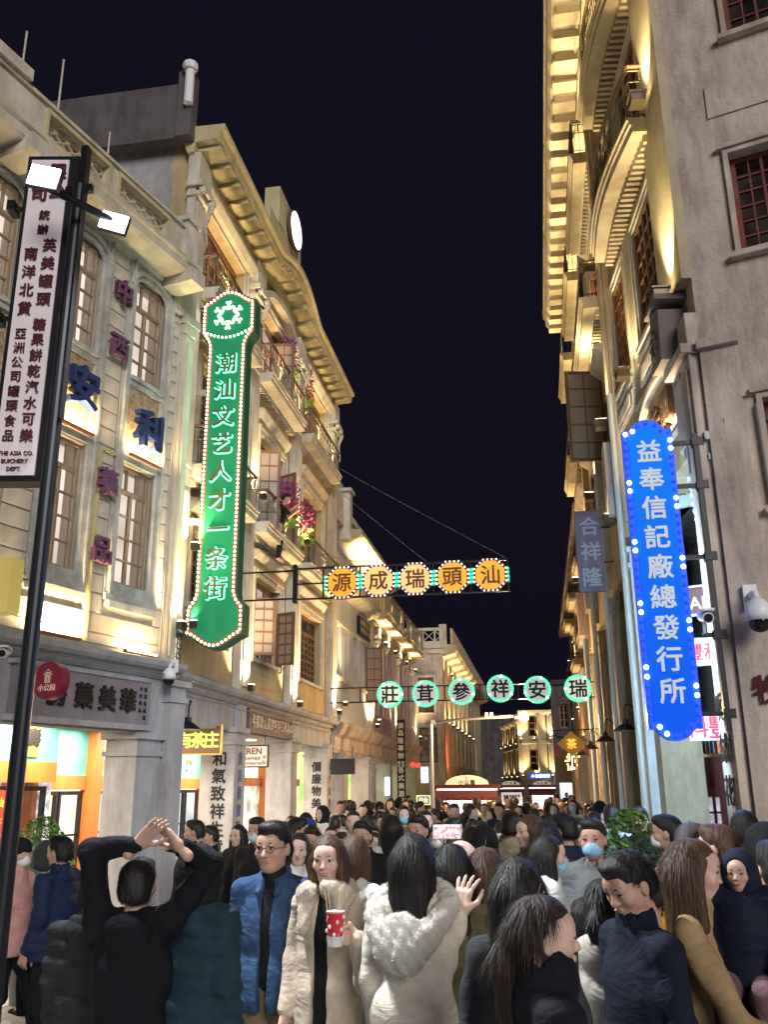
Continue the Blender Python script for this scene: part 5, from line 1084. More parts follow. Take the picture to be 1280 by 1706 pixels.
# ================= SNACK CARTS
def cart(P,w_,label,big=True):
    t=thing('snack_cart',label,'food cart',P); d=1.2
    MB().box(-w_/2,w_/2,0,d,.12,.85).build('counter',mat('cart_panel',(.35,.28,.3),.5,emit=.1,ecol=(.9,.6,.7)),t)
    for sx in (-1,1):
        for yy in (.03,d-.03): MB().box(sx*(w_/2-.03)-.03,sx*(w_/2-.03)+.03,yy-.03,yy+.03,.1,1.9).build('post',mat('maroon_paint',(.06,.010,.014),.4),t)
        for yy in (.25,d-.25): MB().tube((sx*w_/2,yy,.2),(sx*(w_/2+.06),yy,.2),.2,14).build('wheel',BLACK,t)
    MB().box(-w_/2-.08,w_/2+.08,-.1,d+.1,1.9,2.0).build('roof',MATS['maroon_paint'],t)
    a=MB(); r=w_*.36
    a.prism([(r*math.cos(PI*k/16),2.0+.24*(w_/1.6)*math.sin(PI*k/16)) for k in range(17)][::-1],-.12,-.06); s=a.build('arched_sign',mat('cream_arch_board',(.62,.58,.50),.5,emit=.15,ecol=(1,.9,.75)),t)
    for i,c in enumerate('小公園'): char(c,-.15+.15*i,2.055,.13*(w_/1.6)**.5,BLACKP,s,y=-.125,off=.03,ext=.002)
    e=MB(); pavilion(e,0,2.17,.035,-.125); e.build('emblem',BLACKP,s)
    m=MB()
    for k in range(21): q=PI*k/20; m.ball((r*1.04*math.cos(q),-.09,2.0+.26*(w_/1.6)*math.sin(q)),.02,5,3)
    o=m.build('bead_trim',BLACK,s)
    aw=MB(); n=16
    for k in range(n):
        x0,x1=-w_/2+w_*k/n,-w_/2+w_*(k+1)/n; aw.add([(x0,-.1,1.88),(x1,-.1,1.88),(x1,-.22,1.70),(x0,-.22,1.70)],[(0,3,2,1)]); aw.add([(x0,-.22,1.70),(x1,-.22,1.70),((x0*.2+x1*.8),-.23,1.62),((x0+x1)/2,-.23,1.60),((x0*.8+x1*.2),-.23,1.62)],[(0,4,3,2,1)])
    aw.build('scalloped_awning',mat('maroon_awning',(.07,.012,.02),.7),t); MB().box(-w_/2,w_/2,-.13,-.1,1.86,1.9).build('light_tube',emi('tube_white',(1,.9,.95),1.3),t)
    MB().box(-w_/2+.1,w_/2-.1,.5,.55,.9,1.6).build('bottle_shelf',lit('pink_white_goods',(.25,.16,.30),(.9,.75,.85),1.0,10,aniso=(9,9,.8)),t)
    b=MB()
    for k in range(15): b.tube((-w_/2+.15+k*(w_-.3)/14,.25,.86),(-w_/2+.15+k*(w_-.3)/14,.25,1.15+.1*(k%3)),.02,6)
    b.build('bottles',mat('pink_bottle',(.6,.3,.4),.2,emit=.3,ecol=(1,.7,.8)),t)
    light(t,(0,.42,1.8),(0,0,-1),8,(1,.93,.95),'AREA',size=w_*.7,name='cart_light').data.size_y=.25; return t
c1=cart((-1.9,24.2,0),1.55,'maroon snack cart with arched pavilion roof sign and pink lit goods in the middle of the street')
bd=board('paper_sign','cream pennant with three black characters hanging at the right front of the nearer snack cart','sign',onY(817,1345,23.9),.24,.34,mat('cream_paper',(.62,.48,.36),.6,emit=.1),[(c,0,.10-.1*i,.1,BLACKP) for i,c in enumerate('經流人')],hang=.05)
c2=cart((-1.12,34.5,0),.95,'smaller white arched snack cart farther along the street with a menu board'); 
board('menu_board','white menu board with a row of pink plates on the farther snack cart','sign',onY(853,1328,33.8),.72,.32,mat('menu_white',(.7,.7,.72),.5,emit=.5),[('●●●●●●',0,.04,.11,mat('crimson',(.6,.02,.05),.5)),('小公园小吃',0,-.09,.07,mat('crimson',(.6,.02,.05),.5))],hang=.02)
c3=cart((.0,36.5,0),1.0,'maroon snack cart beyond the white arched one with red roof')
# planters
def shrub(P,label,r,h,seed,n=900,pot=True,size=.019):
    rnd=random.Random(seed); t=thing('potted_shrub',label,'shrub',P,0,'potted shrubs among the crowd')
    MB().lathe([(.16,0),(.2,.35),(.22,.4),(.19,.4)],16).build('pot',mat('grey_planter',(.2,.2,.2),.6),t); s=MB()
    for k in range(9): s.tube((0,0,.35),(rnd.uniform(-.5,.5)*r,rnd.uniform(-.5,.5)*r,h*.8),.012,5)
    s.build('stem',WOOD,t)
    for j,c in enumerate(((.10,.22,.035),(.17,.34,.06),(.06,.14,.03))):
        m=MB()
        for k in range(n//3):
            a=rnd.random()*2*PI; q=rnd.random()**.5; zz=rnd.uniform(-1,1); rr=r*math.sqrt(max(0,1-zz*zz))*(.55+.45*q)*(1+.18*math.sin(3*a+zz*4)); c_=Vector((rr*math.cos(a),rr*math.sin(a),h*.72+zz*h*.30))
            d=Vector((rnd.gauss(0,1),rnd.gauss(0,1),rnd.gauss(0,1)+.6)).normalized(); e=d.orthogonal().normalized(); g=d.cross(e); s1=rnd.uniform(.6,1.3)*size
            m.add([c_-e*s1*.5,c_+g*s1*1.4,c_+e*s1*.5,c_-g*s1*1.0],[(0,1,2,3)])
        o=m.build('leaves',mat('shrub_leaf_%d'%j,c,.5),t); o['kind']='stuff'
shrub(onz(1052,1395,1.2)*0+Vector((atd(1052,1395,7.6).x,atd(1052,1395,7.6).y,0)),'bright green leafy potted shrub in front of the right arcade pier',.27,1.74,5,3400)
shrub(Vector((atd(70,1415,10.0).x,atd(70,1415,10.0).y,0)),'green leafy potted shrub behind the walkers at far left',.28,1.66,6,3000)
# ================= PEOPLE (signed-distance bodies, meshed by surface nets)
BIG=9.
def smin(a,b,k): h=np.maximum(k-np.abs(a-b),0)/k; return np.minimum(a,b)-h*h*k*.25
class SDF:
    def __init__(s,h=.012): s.p=[]; s.h=h; s.sub=[]; s.disp=None
    def cap(s,a,b,r1,r2=None,k=.03,fl=None): s.p.append(('c',np.array(a,float),np.array(b,float),r1,r1 if r2 is None else r2,k,fl)); return s
    def ell(s,c,r,k=.03,rot=None): s.p.append(('e',np.array(c,float),np.array(r,float),rot,0,k,None)); return s
    def cut(s,fn): s.sub.append(fn); return s
    def mesh(s,name,m=None):
        h=s.h; lo=np.full(3,9.);hi=-lo
        for t in s.p:
            if t[0]=='c': r=max(t[3],t[4])*(max(t[6]) if t[6] is not None else 1); lo=np.minimum(lo,np.minimum(t[1],t[2])-r);hi=np.maximum(hi,np.maximum(t[1],t[2])+r)
            else: r=max(t[2]); lo=np.minimum(lo,t[1]-r);hi=np.maximum(hi,t[1]+r)
        lo-=3*h+.015;hi+=3*h+.015; n=np.ceil((hi-lo)/h).astype(int)+1
        ax=[lo[i]+h*np.arange(n[i]) for i in range(3)]; D=np.full(n,BIG,np.float32)
        for t in s.p:
            k=t[5]; mrg=k+3*h+.02
            if t[0]=='c': r=max(t[3],t[4])*(max(t[6]) if t[6] is not None else 1); a0=np.minimum(t[1],t[2])-r-mrg;a1=np.maximum(t[1],t[2])+r+mrg
            else: r=t[2].max(); a0=t[1]-r-mrg;a1=t[1]+r+mrg
            i0=np.clip(((a0-lo)/h).astype(int),0,n);i1=np.clip(((a1-lo)/h).astype(int)+1,0,n)
            sl=tuple(slice(i0[i],i1[i]) for i in range(3)); X=ax[0][sl[0]][:,None,None];Y=ax[1][sl[1]][None,:,None];Z=ax[2][sl[2]][None,None,:]
            if t[0]=='c':
                a,b=t[1],t[2]; f=t[6] if t[6] is not None else (1,1,1); d=(b-a)/np.array(f); L=max(d@d,1e-9)
                px,py,pz=(X-a[0])/f[0],(Y-a[1])/f[1],(Z-a[2])/f[2]; u=np.clip((px*d[0]+py*d[1]+pz*d[2])/L,0,1)
                v=np.sqrt((px-u*d[0])**2+(py-u*d[1])**2+(pz-u*d[2])**2)-(t[3]+(t[4]-t[3])*u); v=v*min(f)
            else:
                c,r=t[1],t[2]; x,y,z=X-c[0],Y-c[1],Z-c[2]
                if t[3] is not None: M=t[3]; x,y,z=(M[0][0]*x+M[1][0]*y+M[2][0]*z),(M[0][1]*x+M[1][1]*y+M[2][1]*z),(M[0][2]*x+M[1][2]*y+M[2][2]*z)
                k0=np.sqrt((x/r[0])**2+(y/r[1])**2+(z/r[2])**2); k1=np.sqrt((x/r[0]**2)**2+(y/r[1]**2)**2+(z/r[2]**2)**2)+1e-9; v=k0*(k0-1)/k1
            D[sl]=smin(D[sl],v.astype(np.float32),k) if k>0 else np.minimum(D[sl],v)
        G=(ax[0][:,None,None],ax[1][None,:,None],ax[2][None,None,:])
        if s.disp is not None: D=D-np.where(np.abs(D)<.05,s.disp(*G),0)
        for fn in s.sub: D=np.maximum(D,-fn(*G))
        return nets(D,lo,h,name,m)
def nets(D,lo,h,name,m):
    I=D<0; c=[(0,0,0),(1,0,0),(0,1,0),(1,1,0),(0,0,1),(1,0,1),(0,1,1),(1,1,1)]; n=D.shape; q=tuple(k-1 for k in n)
    v=[D[a:a+q[0],b:b+q[1],e:e+q[2]] for a,b,e in c]; ins=[w_<0 for w_ in v]; cnt=sum(i.astype(np.int8) for i in ins); act=(cnt>0)&(cnt<8)
    idx=-np.ones(q,int); w_=np.argwhere(act); idx[act]=np.arange(len(w_)); vv=[x[act] for x in v]; P=np.zeros((len(w_),3));K=np.zeros(len(w_))
    for a in range(8):
        for b in range(a+1,8):
            if sum(abs(c[a][i]-c[b][i]) for i in range(3))!=1: continue
            mk=(vv[a]<0)!=(vv[b]<0); t=vv[a][mk]/(vv[a][mk]-vv[b][mk]); A=np.array(c[a],float);Bb=np.array(c[b],float); P[mk]+=A+(Bb-A)*t[:,None]; K[mk]+=1
    P=(P/K[:,None]+w_)*h+lo; F=[]
    for axn in range(3):
        o=[(1,0,0),(0,1,0),(0,0,1)][axn]; u,w2_=[(1,2),(2,0),(0,1)][axn]
        A=I[tuple(slice(0,n[i]-o[i]) for i in range(3))]; Bb=I[tuple(slice(o[i],n[i]) for i in range(3))]; e=np.argwhere(A!=Bb)
        e=e[(e[:,u]>0)&(e[:,w2_]>0)&(e[:,u]<q[u])&(e[:,w2_]<q[w2_])]
        if not len(e): continue
        fl=A[tuple(e.T)]; du=np.zeros(3,int);du[u]=1;dw=np.zeros(3,int);dw[w2_]=1
        g=lambda x: idx[tuple(x.T)]
        f=np.stack([g(e-du-dw),g(e-dw),g(e),g(e-du)],1); f[~fl]=f[~fl][:,::-1]; F.append(f)
    F=np.concatenate(F); F=F[(F>=0).all(1)]
    me=bpy.data.meshes.new(name); me.vertices.add(len(P)); me.vertices.foreach_set('co',P.astype(np.float32).ravel()); me.loops.add(len(F)*4); me.loops.foreach_set('vertex_index',F.astype(np.int32).ravel())
    me.polygons.add(len(F)); me.polygons.foreach_set('loop_start',np.arange(0,len(F)*4,4,dtype=np.int32)); me.polygons.foreach_set('use_smooth',np.ones(len(F),bool)); me.update(calc_edges=True)
    if m: me.materials.append(m)
    return me
def merge(name,ms):
    vs=[];fs=[];sm=[]
    V=[];Fi=[];o=0
    for me in ms:
        a=np.empty(len(me.vertices)*3,np.float32); me.vertices.foreach_get('co',a); V.append(a.reshape(-1,3)); b=np.empty(len(me.loops),np.int32); me.loops.foreach_get('vertex_index',b); Fi.append(b.reshape(-1,4)+o); o+=len(me.vertices)
    V=np.concatenate(V);F=np.concatenate(Fi); me=bpy.data.meshes.new(name); me.vertices.add(len(V)); me.vertices.foreach_set('co',V.ravel()); me.loops.add(len(F)*4); me.loops.foreach_set('vertex_index',F.ravel().astype(np.int32)); me.polygons.add(len(F)); me.polygons.foreach_set('loop_start',np.arange(0,len(F)*4,4,dtype=np.int32)); me.polygons.foreach_set('use_smooth',np.ones(len(F),bool)); me.update(calc_edges=True)
    if ms[0].materials: me.materials.append(ms[0].materials[0])
    for x in ms: bpy.data.meshes.remove(x)
    return me
SKIN=mat('skin',(.50,.31,.23),.5,noise=.12,scale=25,col2=(.46,.26,.19)); SKINP=mat('pale_skin',(.62,.42,.34),.5,noise=.1,scale=25,col2=(.58,.36,.28))
for m_ in (SKIN,SKINP):
    folds_bump(m_,40,.0015,.35,420); m_.node_tree.nodes['Principled BSDF'].inputs['Subsurface Weight'].default_value=.12; m_.node_tree.nodes['Principled BSDF'].inputs['Subsurface Radius'].default_value=(.012,.005,.003)
def cloth(name,c,rough=.85,n=.25,s=9): return folds_bump(mat('cloth_'+name,c,rough,noise=n,scale=s,spec=.15))
HAIR=hairmat('black_hair',(.016,.012,.012)); HAIRB=hairmat('brown_hair',(.10,.048,.024)); HAIRG=mat('grey_hair',(.10,.09,.09),.6,noise=.4,scale=60)
EYEW=mat('eye_white',(.55,.52,.50),.3); EYED=mat('eye_iris',(.01,.007,.005),.15); LIP=mat('lips',(.40,.13,.11),.4); BROW=mat('brow_hair',(.015,.01,.008),.7)
FACE_Y=.088
HV=[0]
def head_sdf(sd,hc,s=1.,fem=False):
    HV[0]+=1; v1,v2,v3=math.sin(HV[0]*2.3),math.sin(HV[0]*5.1+1),math.sin(HV[0]*3.7+2)
    x,y,z=hc
    def P(a,b,c): return (x+a*s,y+b*s,z+c*s)
    sd.ell(P(0,-.008,.035),(.076*s,.096*s,.088*s),.02*s); sd.ell(P(0,.018,-.035),((.060 if fem else .064)*s*(1+.05*v1),.070*s,.078*s*(1+.05*v2)),.03*s); sd.ell(P(0,.052,-.088),(.030*s,.026*s,.024*s),.03*s)
    sd.ell(P(0,.074,.035),(.052*s,.018*s,.030*s),.03*s)
    for sg in (-1,1):
        sd.ell(P(sg*.042,.060,-.022),(.024*s*(1+.1*v2),.022*s,.022*s),.025*s); sd.ell(P(sg*.077,-.008,-.005),(.010*s,.020*s,.032*s),.008*s)
        sd.ell(P(sg*.031,.078,.018),(.020*s,.014*s,.007*s),.012*s)
    sd.cap(P(0,.086,.012),P(0,.106+.003*v1,-.028+.004*v3),.008*s,.012*s*(1+.15*v2),.014*s); sd.ell(P(-.012,.096,-.030),(.008*s,.009*s,.007*s),.008*s); sd.ell(P(.012,.096,-.030),(.008*s,.009*s,.007*s),.008*s)
    sd.ell(P(0,.088,-.054),(.021*s,.010*s,.006*s),.008*s); sd.ell(P(0,.086,-.063),(.018*s,.010*s,.006*s),.008*s)
def face_parts(hc,s,par,rz=0,eyes=True,lips=True,lipc=None):
    x,y,z=hc
    for sg in (-1,1):
        e=MB().ball((0,0,0),.013*s,12,8,(1.15,.55,.42)).build('eye',EYEW,par,(x+sg*.031*s,y+.0836*s,z+.003*s),smooth=True); MB().ball((0,.0068*s,0),.0058*s,8,6,(1,.35,.92)).build('iris',EYED,e,smooth=True)
        MB().path([(-.016*s,0,.002*s),(0,.004*s,.0045*s),(.016*s,0,.001*s)],.0026*s,5).build('eyelashes',EYED,e,(0,.0045*s,.0025*s))
        MB().path([(x+sg*.014*s,y+.094*s,z+.0265*s),(x+sg*.030*s,y+.0935*s,z+.030*s),(x+sg*.046*s,y+.082*s,z+.0225*s)],.0032*s,6).build('eyebrow',BROW,par)
    if lips: MB().ball((x,y+.0935*s,z-.0545*s),.010*s,12,6,(2.2,.5,.36)).ball((x,y+.092*s,z-.0625*s),.010*s,12,6,(1.9,.5,.42)).build('lips',lipc or LIP,par,smooth=True)
def hand_sdf(wr,d,nrm,side=1,curl=.4,s=1.,h=.0055,spread=.12,fing=None,thumb_in=False):
    """wr wrist, d direction of palm, nrm palm normal (out of the palm), side +1: thumb toward d x nrm"""
    wr=Vector(wr);d=Vector(d).normalized();nrm=Vector(nrm);nrm=(nrm-d*nrm.dot(d)).normalized();sd_=d.cross(nrm)*side
    q=SDF(h); T=tuple
    q.cap(T(wr-d*.05*s),T(wr+d*.01*s),.025*s,.024*s,.02)
    for k in range(4): o=(-.028+.0185*k)*s; q.cap(T(wr+d*.012*s+sd_*o*.6),T(wr+d*.078*s+sd_*o),.014*s,.0115*s,.02)
    ln=(.062,.074,.080,.072)
    for k in range(4):   # k=3 is the index, next to the thumb
        o=(-.028+.0187*k)*s; b=wr+d*.082*s+sd_*o; L=ln[k]*s; c=curl if fing is None else fing[k]; dr=(d+sd_*(k-1.5)*spread).normalized(); a=0; p=b
        for j,(f,r) in enumerate(((.42,.0092),(.32,.0083),(.26,.0072))):
            a+=c*(.8,1.0,.8)[j]; e=(dr*math.cos(a)+nrm*math.sin(a)); p2=p+e*L*f; q.cap(T(p),T(p2),r*s,(r-.0008)*s,.006); p=p2
    b=wr+d*.025*s+sd_*.030*s; t1=b+(d*.6+sd_*.75+nrm*.25).normalized()*.042*s; t2=t1+((d*.95+sd_*.15+nrm*.4) if not thumb_in else (d*.6-sd_*.4+nrm*.9)).normalized()*.034*s; t3=t2+((d+sd_*.0+nrm*.5) if not thumb_in else (d*.5-sd_*.7+nrm*.7)).normalized()*.024*s
    q.cap(T(wr+sd_*.012*s),T(b),.017*s,.015*s,.02).cap(T(b),T(t1),.0135*s,.0115*s,.012).cap(T(t1),T(t2),.0108*s,.0098*s,.006).cap(T(t2),T(t3),.0095*s,.0078*s,.006)
    return q
def folds(a=.006,f=30,puff=0,pz=.085,seed=0):
    def fn(X,Y,Z):
        d=a*(np.sin(f*Z+7*X+5*np.sin(9*Y+seed)+seed)*.6+np.sin(f*.6*X+f*.45*Z+seed*2+3*np.sin(11*Z))*.6)
        if puff: d=d+puff*(np.abs(np.sin(PI*Z/pz+.6*np.sin(6*X)))-.5)
        return d
    return fn
def blades(me,n,ln,wd,m,name,par,mode='fur',seed=1,world=None):
    r=np.random.RandomState(seed); N=len(me.vertices); a=np.empty(N*3,np.float32); me.vertices.foreach_get('co',a); co=a.reshape(-1,3); keep=np.ones(N,bool) if world is None else world(co); b=np.empty(N*3,np.float32); me.vertices.foreach_get('normal',b); nr=b.reshape(-1,3)
    ix=np.nonzero(keep)[0]; i=ix[r.randint(0,len(ix),n)]; p=co[i];q=nr[i]; 
    if mode=='fur': d=q*.8+r.normal(0,.8,(n,3))
    else: g=np.array([0,0,-1.0]); g=g-q*(q@g)[:,None]; d=g+q*.015+r.normal(0,.055,(n,3)); p=p+q*.0008
    d/=np.linalg.norm(d,axis=1)[:,None]+1e-9; L=ln*r.uniform(.5,1.2,(n,1)); w_=np.cross(d,q if mode!='fur' else r.normal(0,1,(n,3))); w_/=np.linalg.norm(w_,axis=1)[:,None]+1e-9; w_*=wd
    mid=p+d*L*.55+(q*.0015 if mode!='fur' else 0); tip=p+d*L*1.0+(0 if mode!='fur' else np.array([0,0,-.25])*L)
    V=np.stack([p-w_,p+w_,mid+w_*.8,mid-w_*.8,tip],1).reshape(-1,3); F=[]
    for k in range(n): o=k*5; F.append((o,o+1,o+2,o+3)); F.append((o+3,o+2,o+4))
    x=bpy.data.meshes.new(name); x.from_pydata(V.tolist(),[],F); x.polygons.foreach_set('use_smooth',[True]*len(F)); x.materials.append(m); o=link(name,x,par); o['kind']='stuff'; return o
class Fig:
    """builds one person; +y is where they face, origin on the ground"""
    def __init__(s,label,P,rz,H=1.68,fem=False,skin=None,group=None,lod=0,fat=1.,cat='person',name='person'):
        s.t=thing(name,label,cat,(P[0],P[1],0 if len(P)<3 else P[2]),rz,group); s.H=H;s.fem=fem;s.k=H/1.7;s.skin=skin or (SKINP if fem else SKIN);s.lod=lod;s.fat=fat
        k=s.k; s.hz=1.585*k; s.hc=(0,.015*k,s.hz-.01); s.neck=(0,-.015*k,1.42*k); s.sh=[(-(.142 if fem else .168)*k*fat,-.01,1.365*k),((.142 if fem else .168)*k*fat,-.01,1.365*k)]
        s.el=[(-.195*k*fat,-.03,1.10*k),(.195*k*fat,-.03,1.10*k)]; s.wr=[(-.205*k*fat,.05,.87*k),(.205*k*fat,.05,.87*k)]; s.hip=.88*k; s.kn=[(-.09*k,.02,.48*k),(.09*k,.02,.48*k)]; s.ft=[(-.10*k,-.02,.08),(.10*k,-.02,.08)]; s.hs=1.0; s.hyaw=0;s.hpit=0; s.hands=[None,None]
    def body(s,h=None,hh=None):
        k=s.k; h=h or (.018 if s.lod else .016); hh=hh or ((.011,.016,.02)[s.lod] if s.lod else .0062); d=SDF(h)
        d.cap(s.neck,(0,.0,1.50*k),.055*k,.050*k); d.ell((0,0,1.22*k),(.13*k,.085*k,.19*k)); d.ell((0,0,1.0*k),(.125*k,.085*k,.16*k)); [d.cap((0,-.015*k,1.40*k),s.sh[i],.045*k,.045*k) for i in (0,1)]; 
        for i in (0,1):
            d.cap(s.sh[i],s.el[i],.048*k,.038*k); d.cap(s.el[i],s.wr[i],.036*k,.024*k); sx=(-1,1)[i]
            d.cap((sx*.085*k,0,.9*k),s.kn[i],.075*k,.05*k); d.cap(s.kn[i],s.ft[i],.048*k,.035*k); d.cap(s.ft[i],(s.ft[i][0],s.ft[i][1]+.12*k,.04),.035,.03)
        for i in (0,1):
            if s.hands[i] is None and s.lod: 
                w_=Vector(s.wr[i]);e=(w_-Vector(s.el[i])).normalized(); d.cap(tuple(w_),tuple(w_+e*.09*k),.028*k,.022*k)
        m1=d.mesh('b'); ms=[m1]
        q=SDF(hh); head_sdf(q,(0,0,0),k*s.hs*1.0,s.fem); q.cap((0,-.035*k,-.16*k),(0,-.02*k,-.05*k),.052*k,.052*k,.03); m2=q.mesh('h')
        s.HM=Matrix.Translation(s.hc)@Matrix.Rotation(s.hyaw,4,'Z')@Matrix.Rotation(s.hpit,4,'X'); m2.transform(s.HM); ms.append(m2)
        if not s.lod or any(s.hands):
            for i in (0,1):
                hd=s.hands[i]
                if hd is None:
                    e=Vector(s.wr[i])-Vector(s.el[i]); hd=dict(d=tuple(e),n=((1,-1)[i],0.2,0),side=1 if i==0 else -1,curl=.35)
                q=hand_sdf(s.wr[i],hd['d'],hd['n'],hd.get('side',1),hd.get('curl',.4),k*hd.get('s',1.),hd.get('h',.0065),hd.get('spread',.12),hd.get('fing'),hd.get('tin',False)); ms.append(q.mesh('x'))
        me=merge('body',ms); me.materials.clear(); me.materials.append(s.skin); s.b=link('body',me,s.t); return s
    def loc(s,x,y,d):
        P=atd(x,y,d)-Vector(s.t.location); return tuple(Matrix.Rotation(-s.t.rotation_euler.z,3,'Z')@P)
    def heademp(s,name,me,mt=None,par=None):
        me.transform(s.HM); 
        if mt: me.materials.clear(); me.materials.append(mt)
        return link(name,me,par or s.t)
    def face(s,lipc=None):
        k=s.k*s.hs; before=set(bpy.data.objects); face_parts((0,0,0),k,s.b,lipc=lipc)
        for o in set(bpy.data.objects)-before:
            if o.parent==s.b: o.matrix_local=s.HM@Matrix.Translation(o.location)
        return s
    def hair(s,kind='short',m=None,h=None,seed=0,length=.3,part=True):
        k=s.k*s.hs; h=h or (.013 if s.lod else .0075); d=SDF(h); m=m or HAIR
        if kind in('cap',):
            d.ell((0,-.008*k,.05*k),(.088*k,.108*k,.075*k),.02); d.ell((0,.09*k,.055*k),(.06*k,.06*k,.012*k),.02)
        elif kind=='beanie': d.ell((0,-.01*k,.06*k),(.092*k,.112*k,.085*k),.02); d.ell((0,-.01*k,.03*k),(.094*k,.112*k,.03*k),.02)
        elif kind=='hood':
            d.ell((0,-.03*k,.01*k),(.118*k,.13*k,.148*k),.03); d.ell((0,-.05*k,-.10*k),(.12*k,.10*k,.08*k),.05); d.cut(lambda X,Y,Z: np.sqrt((X/.075/k)**2+((Y-.12*k)/.12/k)**2+((Z+.0)/.10/k)**2)*.08-.08)
        else:
            d.ell((0,-.014*k,.045*k),(.083*k,.102*k,.087*k),.02)
            d.ell((0,-.05*k,-.01*k),(.084*k,.075*k,.085*k),.02)
            if kind=='short': d.ell((0,.045*k,.095*k),(.062*k,.052*k,.035*k),.025); d.cut(lambda X,Y,Z: .6*((Z+.0*k)*-1-(.0)*k+0*X+ (Y-(-.02*k))*1.6)-.0) if False else None
            if kind in('long','pony','fringe'):
                for sx in (-1,1):
                    if kind!='pony':
                        d.cap((sx*.072*k,.005*k,.0),(sx*.088*k,.015*k,-length*k*.95),.032*k,.028*k,.03,(.8,1.2,1)); d.cap((sx*.05*k,-.05*k,.0),(sx*.07*k,-.06*k,-length*k),.055*k,.045*k,.04)
                if kind!='pony': d.cap((0,-.06*k,0),(0,-.08*k,-length*k*1.05),.075*k,.05*k,.04)
                else: d.cap((0,-.10*k,.02*k),(0,-.14*k,-.06*k),.035*k,.04*k,.03); d.cap((0,-.14*k,-.06*k),(0,-.11*k,-length*k),.042*k,.02*k,.03)
                if kind=='fringe': d.ell((0,.075*k,.06*k),(.062*k,.025*k,.035*k),.02)
            if kind=='bob':
                for sx in (-1,1): d.cap((sx*.07*k,-.01*k,.0),(sx*.075*k,.0,-.12*k),.036*k,.034*k,.03)
                d.cap((0,-.05*k,0),(0,-.055*k,-.13*k),.075*k,.065*k,.04)
            if kind=='bun': d.ell((0,-.10*k,.09*k),(.045*k,.045*k,.045*k),.01)
        if kind not in('cap','beanie','hood'):
            lowz=.055 if kind=='short' else .075
            # clear the face: front region below the hairline
            if kind=='fringe': lowz=.045
            wd=.060 if kind in('short','pony','bun') else .052
            d.cut(lambda X,Y,Z: np.maximum(np.maximum((.030*k-Y)*.9,(Z-lowz*k)*.9+np.abs(X)*.25),np.abs(X)-wd*k-(0.02*k if kind=='short' else 0)+np.maximum(-Z-.0,0)*0))
            if kind=='short': d.cut(lambda X,Y,Z: np.maximum(Z-.012*k-(Y*.35),-.035*k-Y+0*X)); d.cut(lambda X,Y,Z: Z+.055*k+0*X+0*Y)
            if kind in('pony','bun'): d.cut(lambda X,Y,Z: np.maximum(Z-.055*k-.25*Y+0*X,-.004*k-Y)); d.cut(lambda X,Y,Z: np.maximum(np.maximum(Z+.02*k+0*X,-.05*k-Y),-1.+0*Z))
            if not s.lod: d.disp=lambda X,Y,Z: .0018*np.sin(np.arctan2(X,Y+.02)*46+7*np.sin(16*Z))+.0014*np.sin(90*X+25*Z)+.0012*np.sin(70*Y+30*X)
        me=d.mesh('hair'); me.transform(s.HM); me.materials.clear(); me.materials.append(m); me.update(); nm={'cap':'cap','beanie':'beanie','hood':'hood'}.get(kind,'hair'); s.hr=link(nm,me,s.t)
        if nm=='hair' and s.lod<2: blades(me,(2600,500)[s.lod],.035 if kind=='short' else .08,(.0011,.002)[s.lod],m,'hair_strands',s.hr,'hair',seed+3,world=lambda co,M=np.array(s.HM.inverted()),k=k:(co@M[1,:3]+M[1,3])<.03*k)
        return s
    def mask(s,c=(.75,.78,.8),nm='white'):
        k=s.k*s.hs; d=SDF(.008 if not s.lod else .011); d.ell((0,.050*k,-.054*k),(.061*k,.060*k,.050*k),.02); d.cut(lambda X,Y,Z: (Y-.030*k)+0*X+0*Z); d.ell((0,.093*k,-.028*k),(.022*k,.018*k,.018*k),.02)
        me=d.mesh('face_mask'); me.transform(s.HM); me.materials.append(mat('mask_'+nm,c,.7,bump=.3,bscale=90)); link('face_mask',me,s.t); return s
    def coat(s,m,length=.5,puff=0,name='jacket',h=None,flare=1.,thick=1.,open_=0,collar='stand',sleeve=(1,1),seed=0,ffold=28,afold=.006,extra=None):
        """length: distance from shoulder line to hem in metres"""
        k=s.k;f=s.fat;d=SDF(h or (.017 if s.lod else .0105)); z1=1.40*k; hem=z1-length*k
        T=thick
        [d.cap((0,-.015*k,1.415*k),s.sh[i],.058*k,.056*k*T,.04) for i in (0,1)]; d.ell((0,-.005,1.22*k),((.158 if s.fem else .172)*k*T**.7*f,.112*k*T**.8,.20*k),.05)
        zb=max(hem+.08*k,.96*k) ; d.cap((0,0,1.18*k),(0,0,zb),.112*k*T**.8*f,.120*k*T**.8*f,.05,(1.30,.92,1))
        if hem<.86*k: d.cap((0,.0,.95*k),(0,.0,hem+.05*k),.128*k*T**.8*f,.138*k*T**.8*f*flare,.05,(1.28,1.0,1))
        for i in (0,1):
            if sleeve[i] is None: continue
            e=Vector(s.el[i]);w_=Vector(s.wr[i]); w2_=e+(w_-e)*(1.0*sleeve[i]); r=.056*k*T
            d.cap(s.sh[i],s.el[i],r*1.04,r*.95,.03); d.cap(s.el[i],tuple(w2_),r*.92,r*.72,.03)
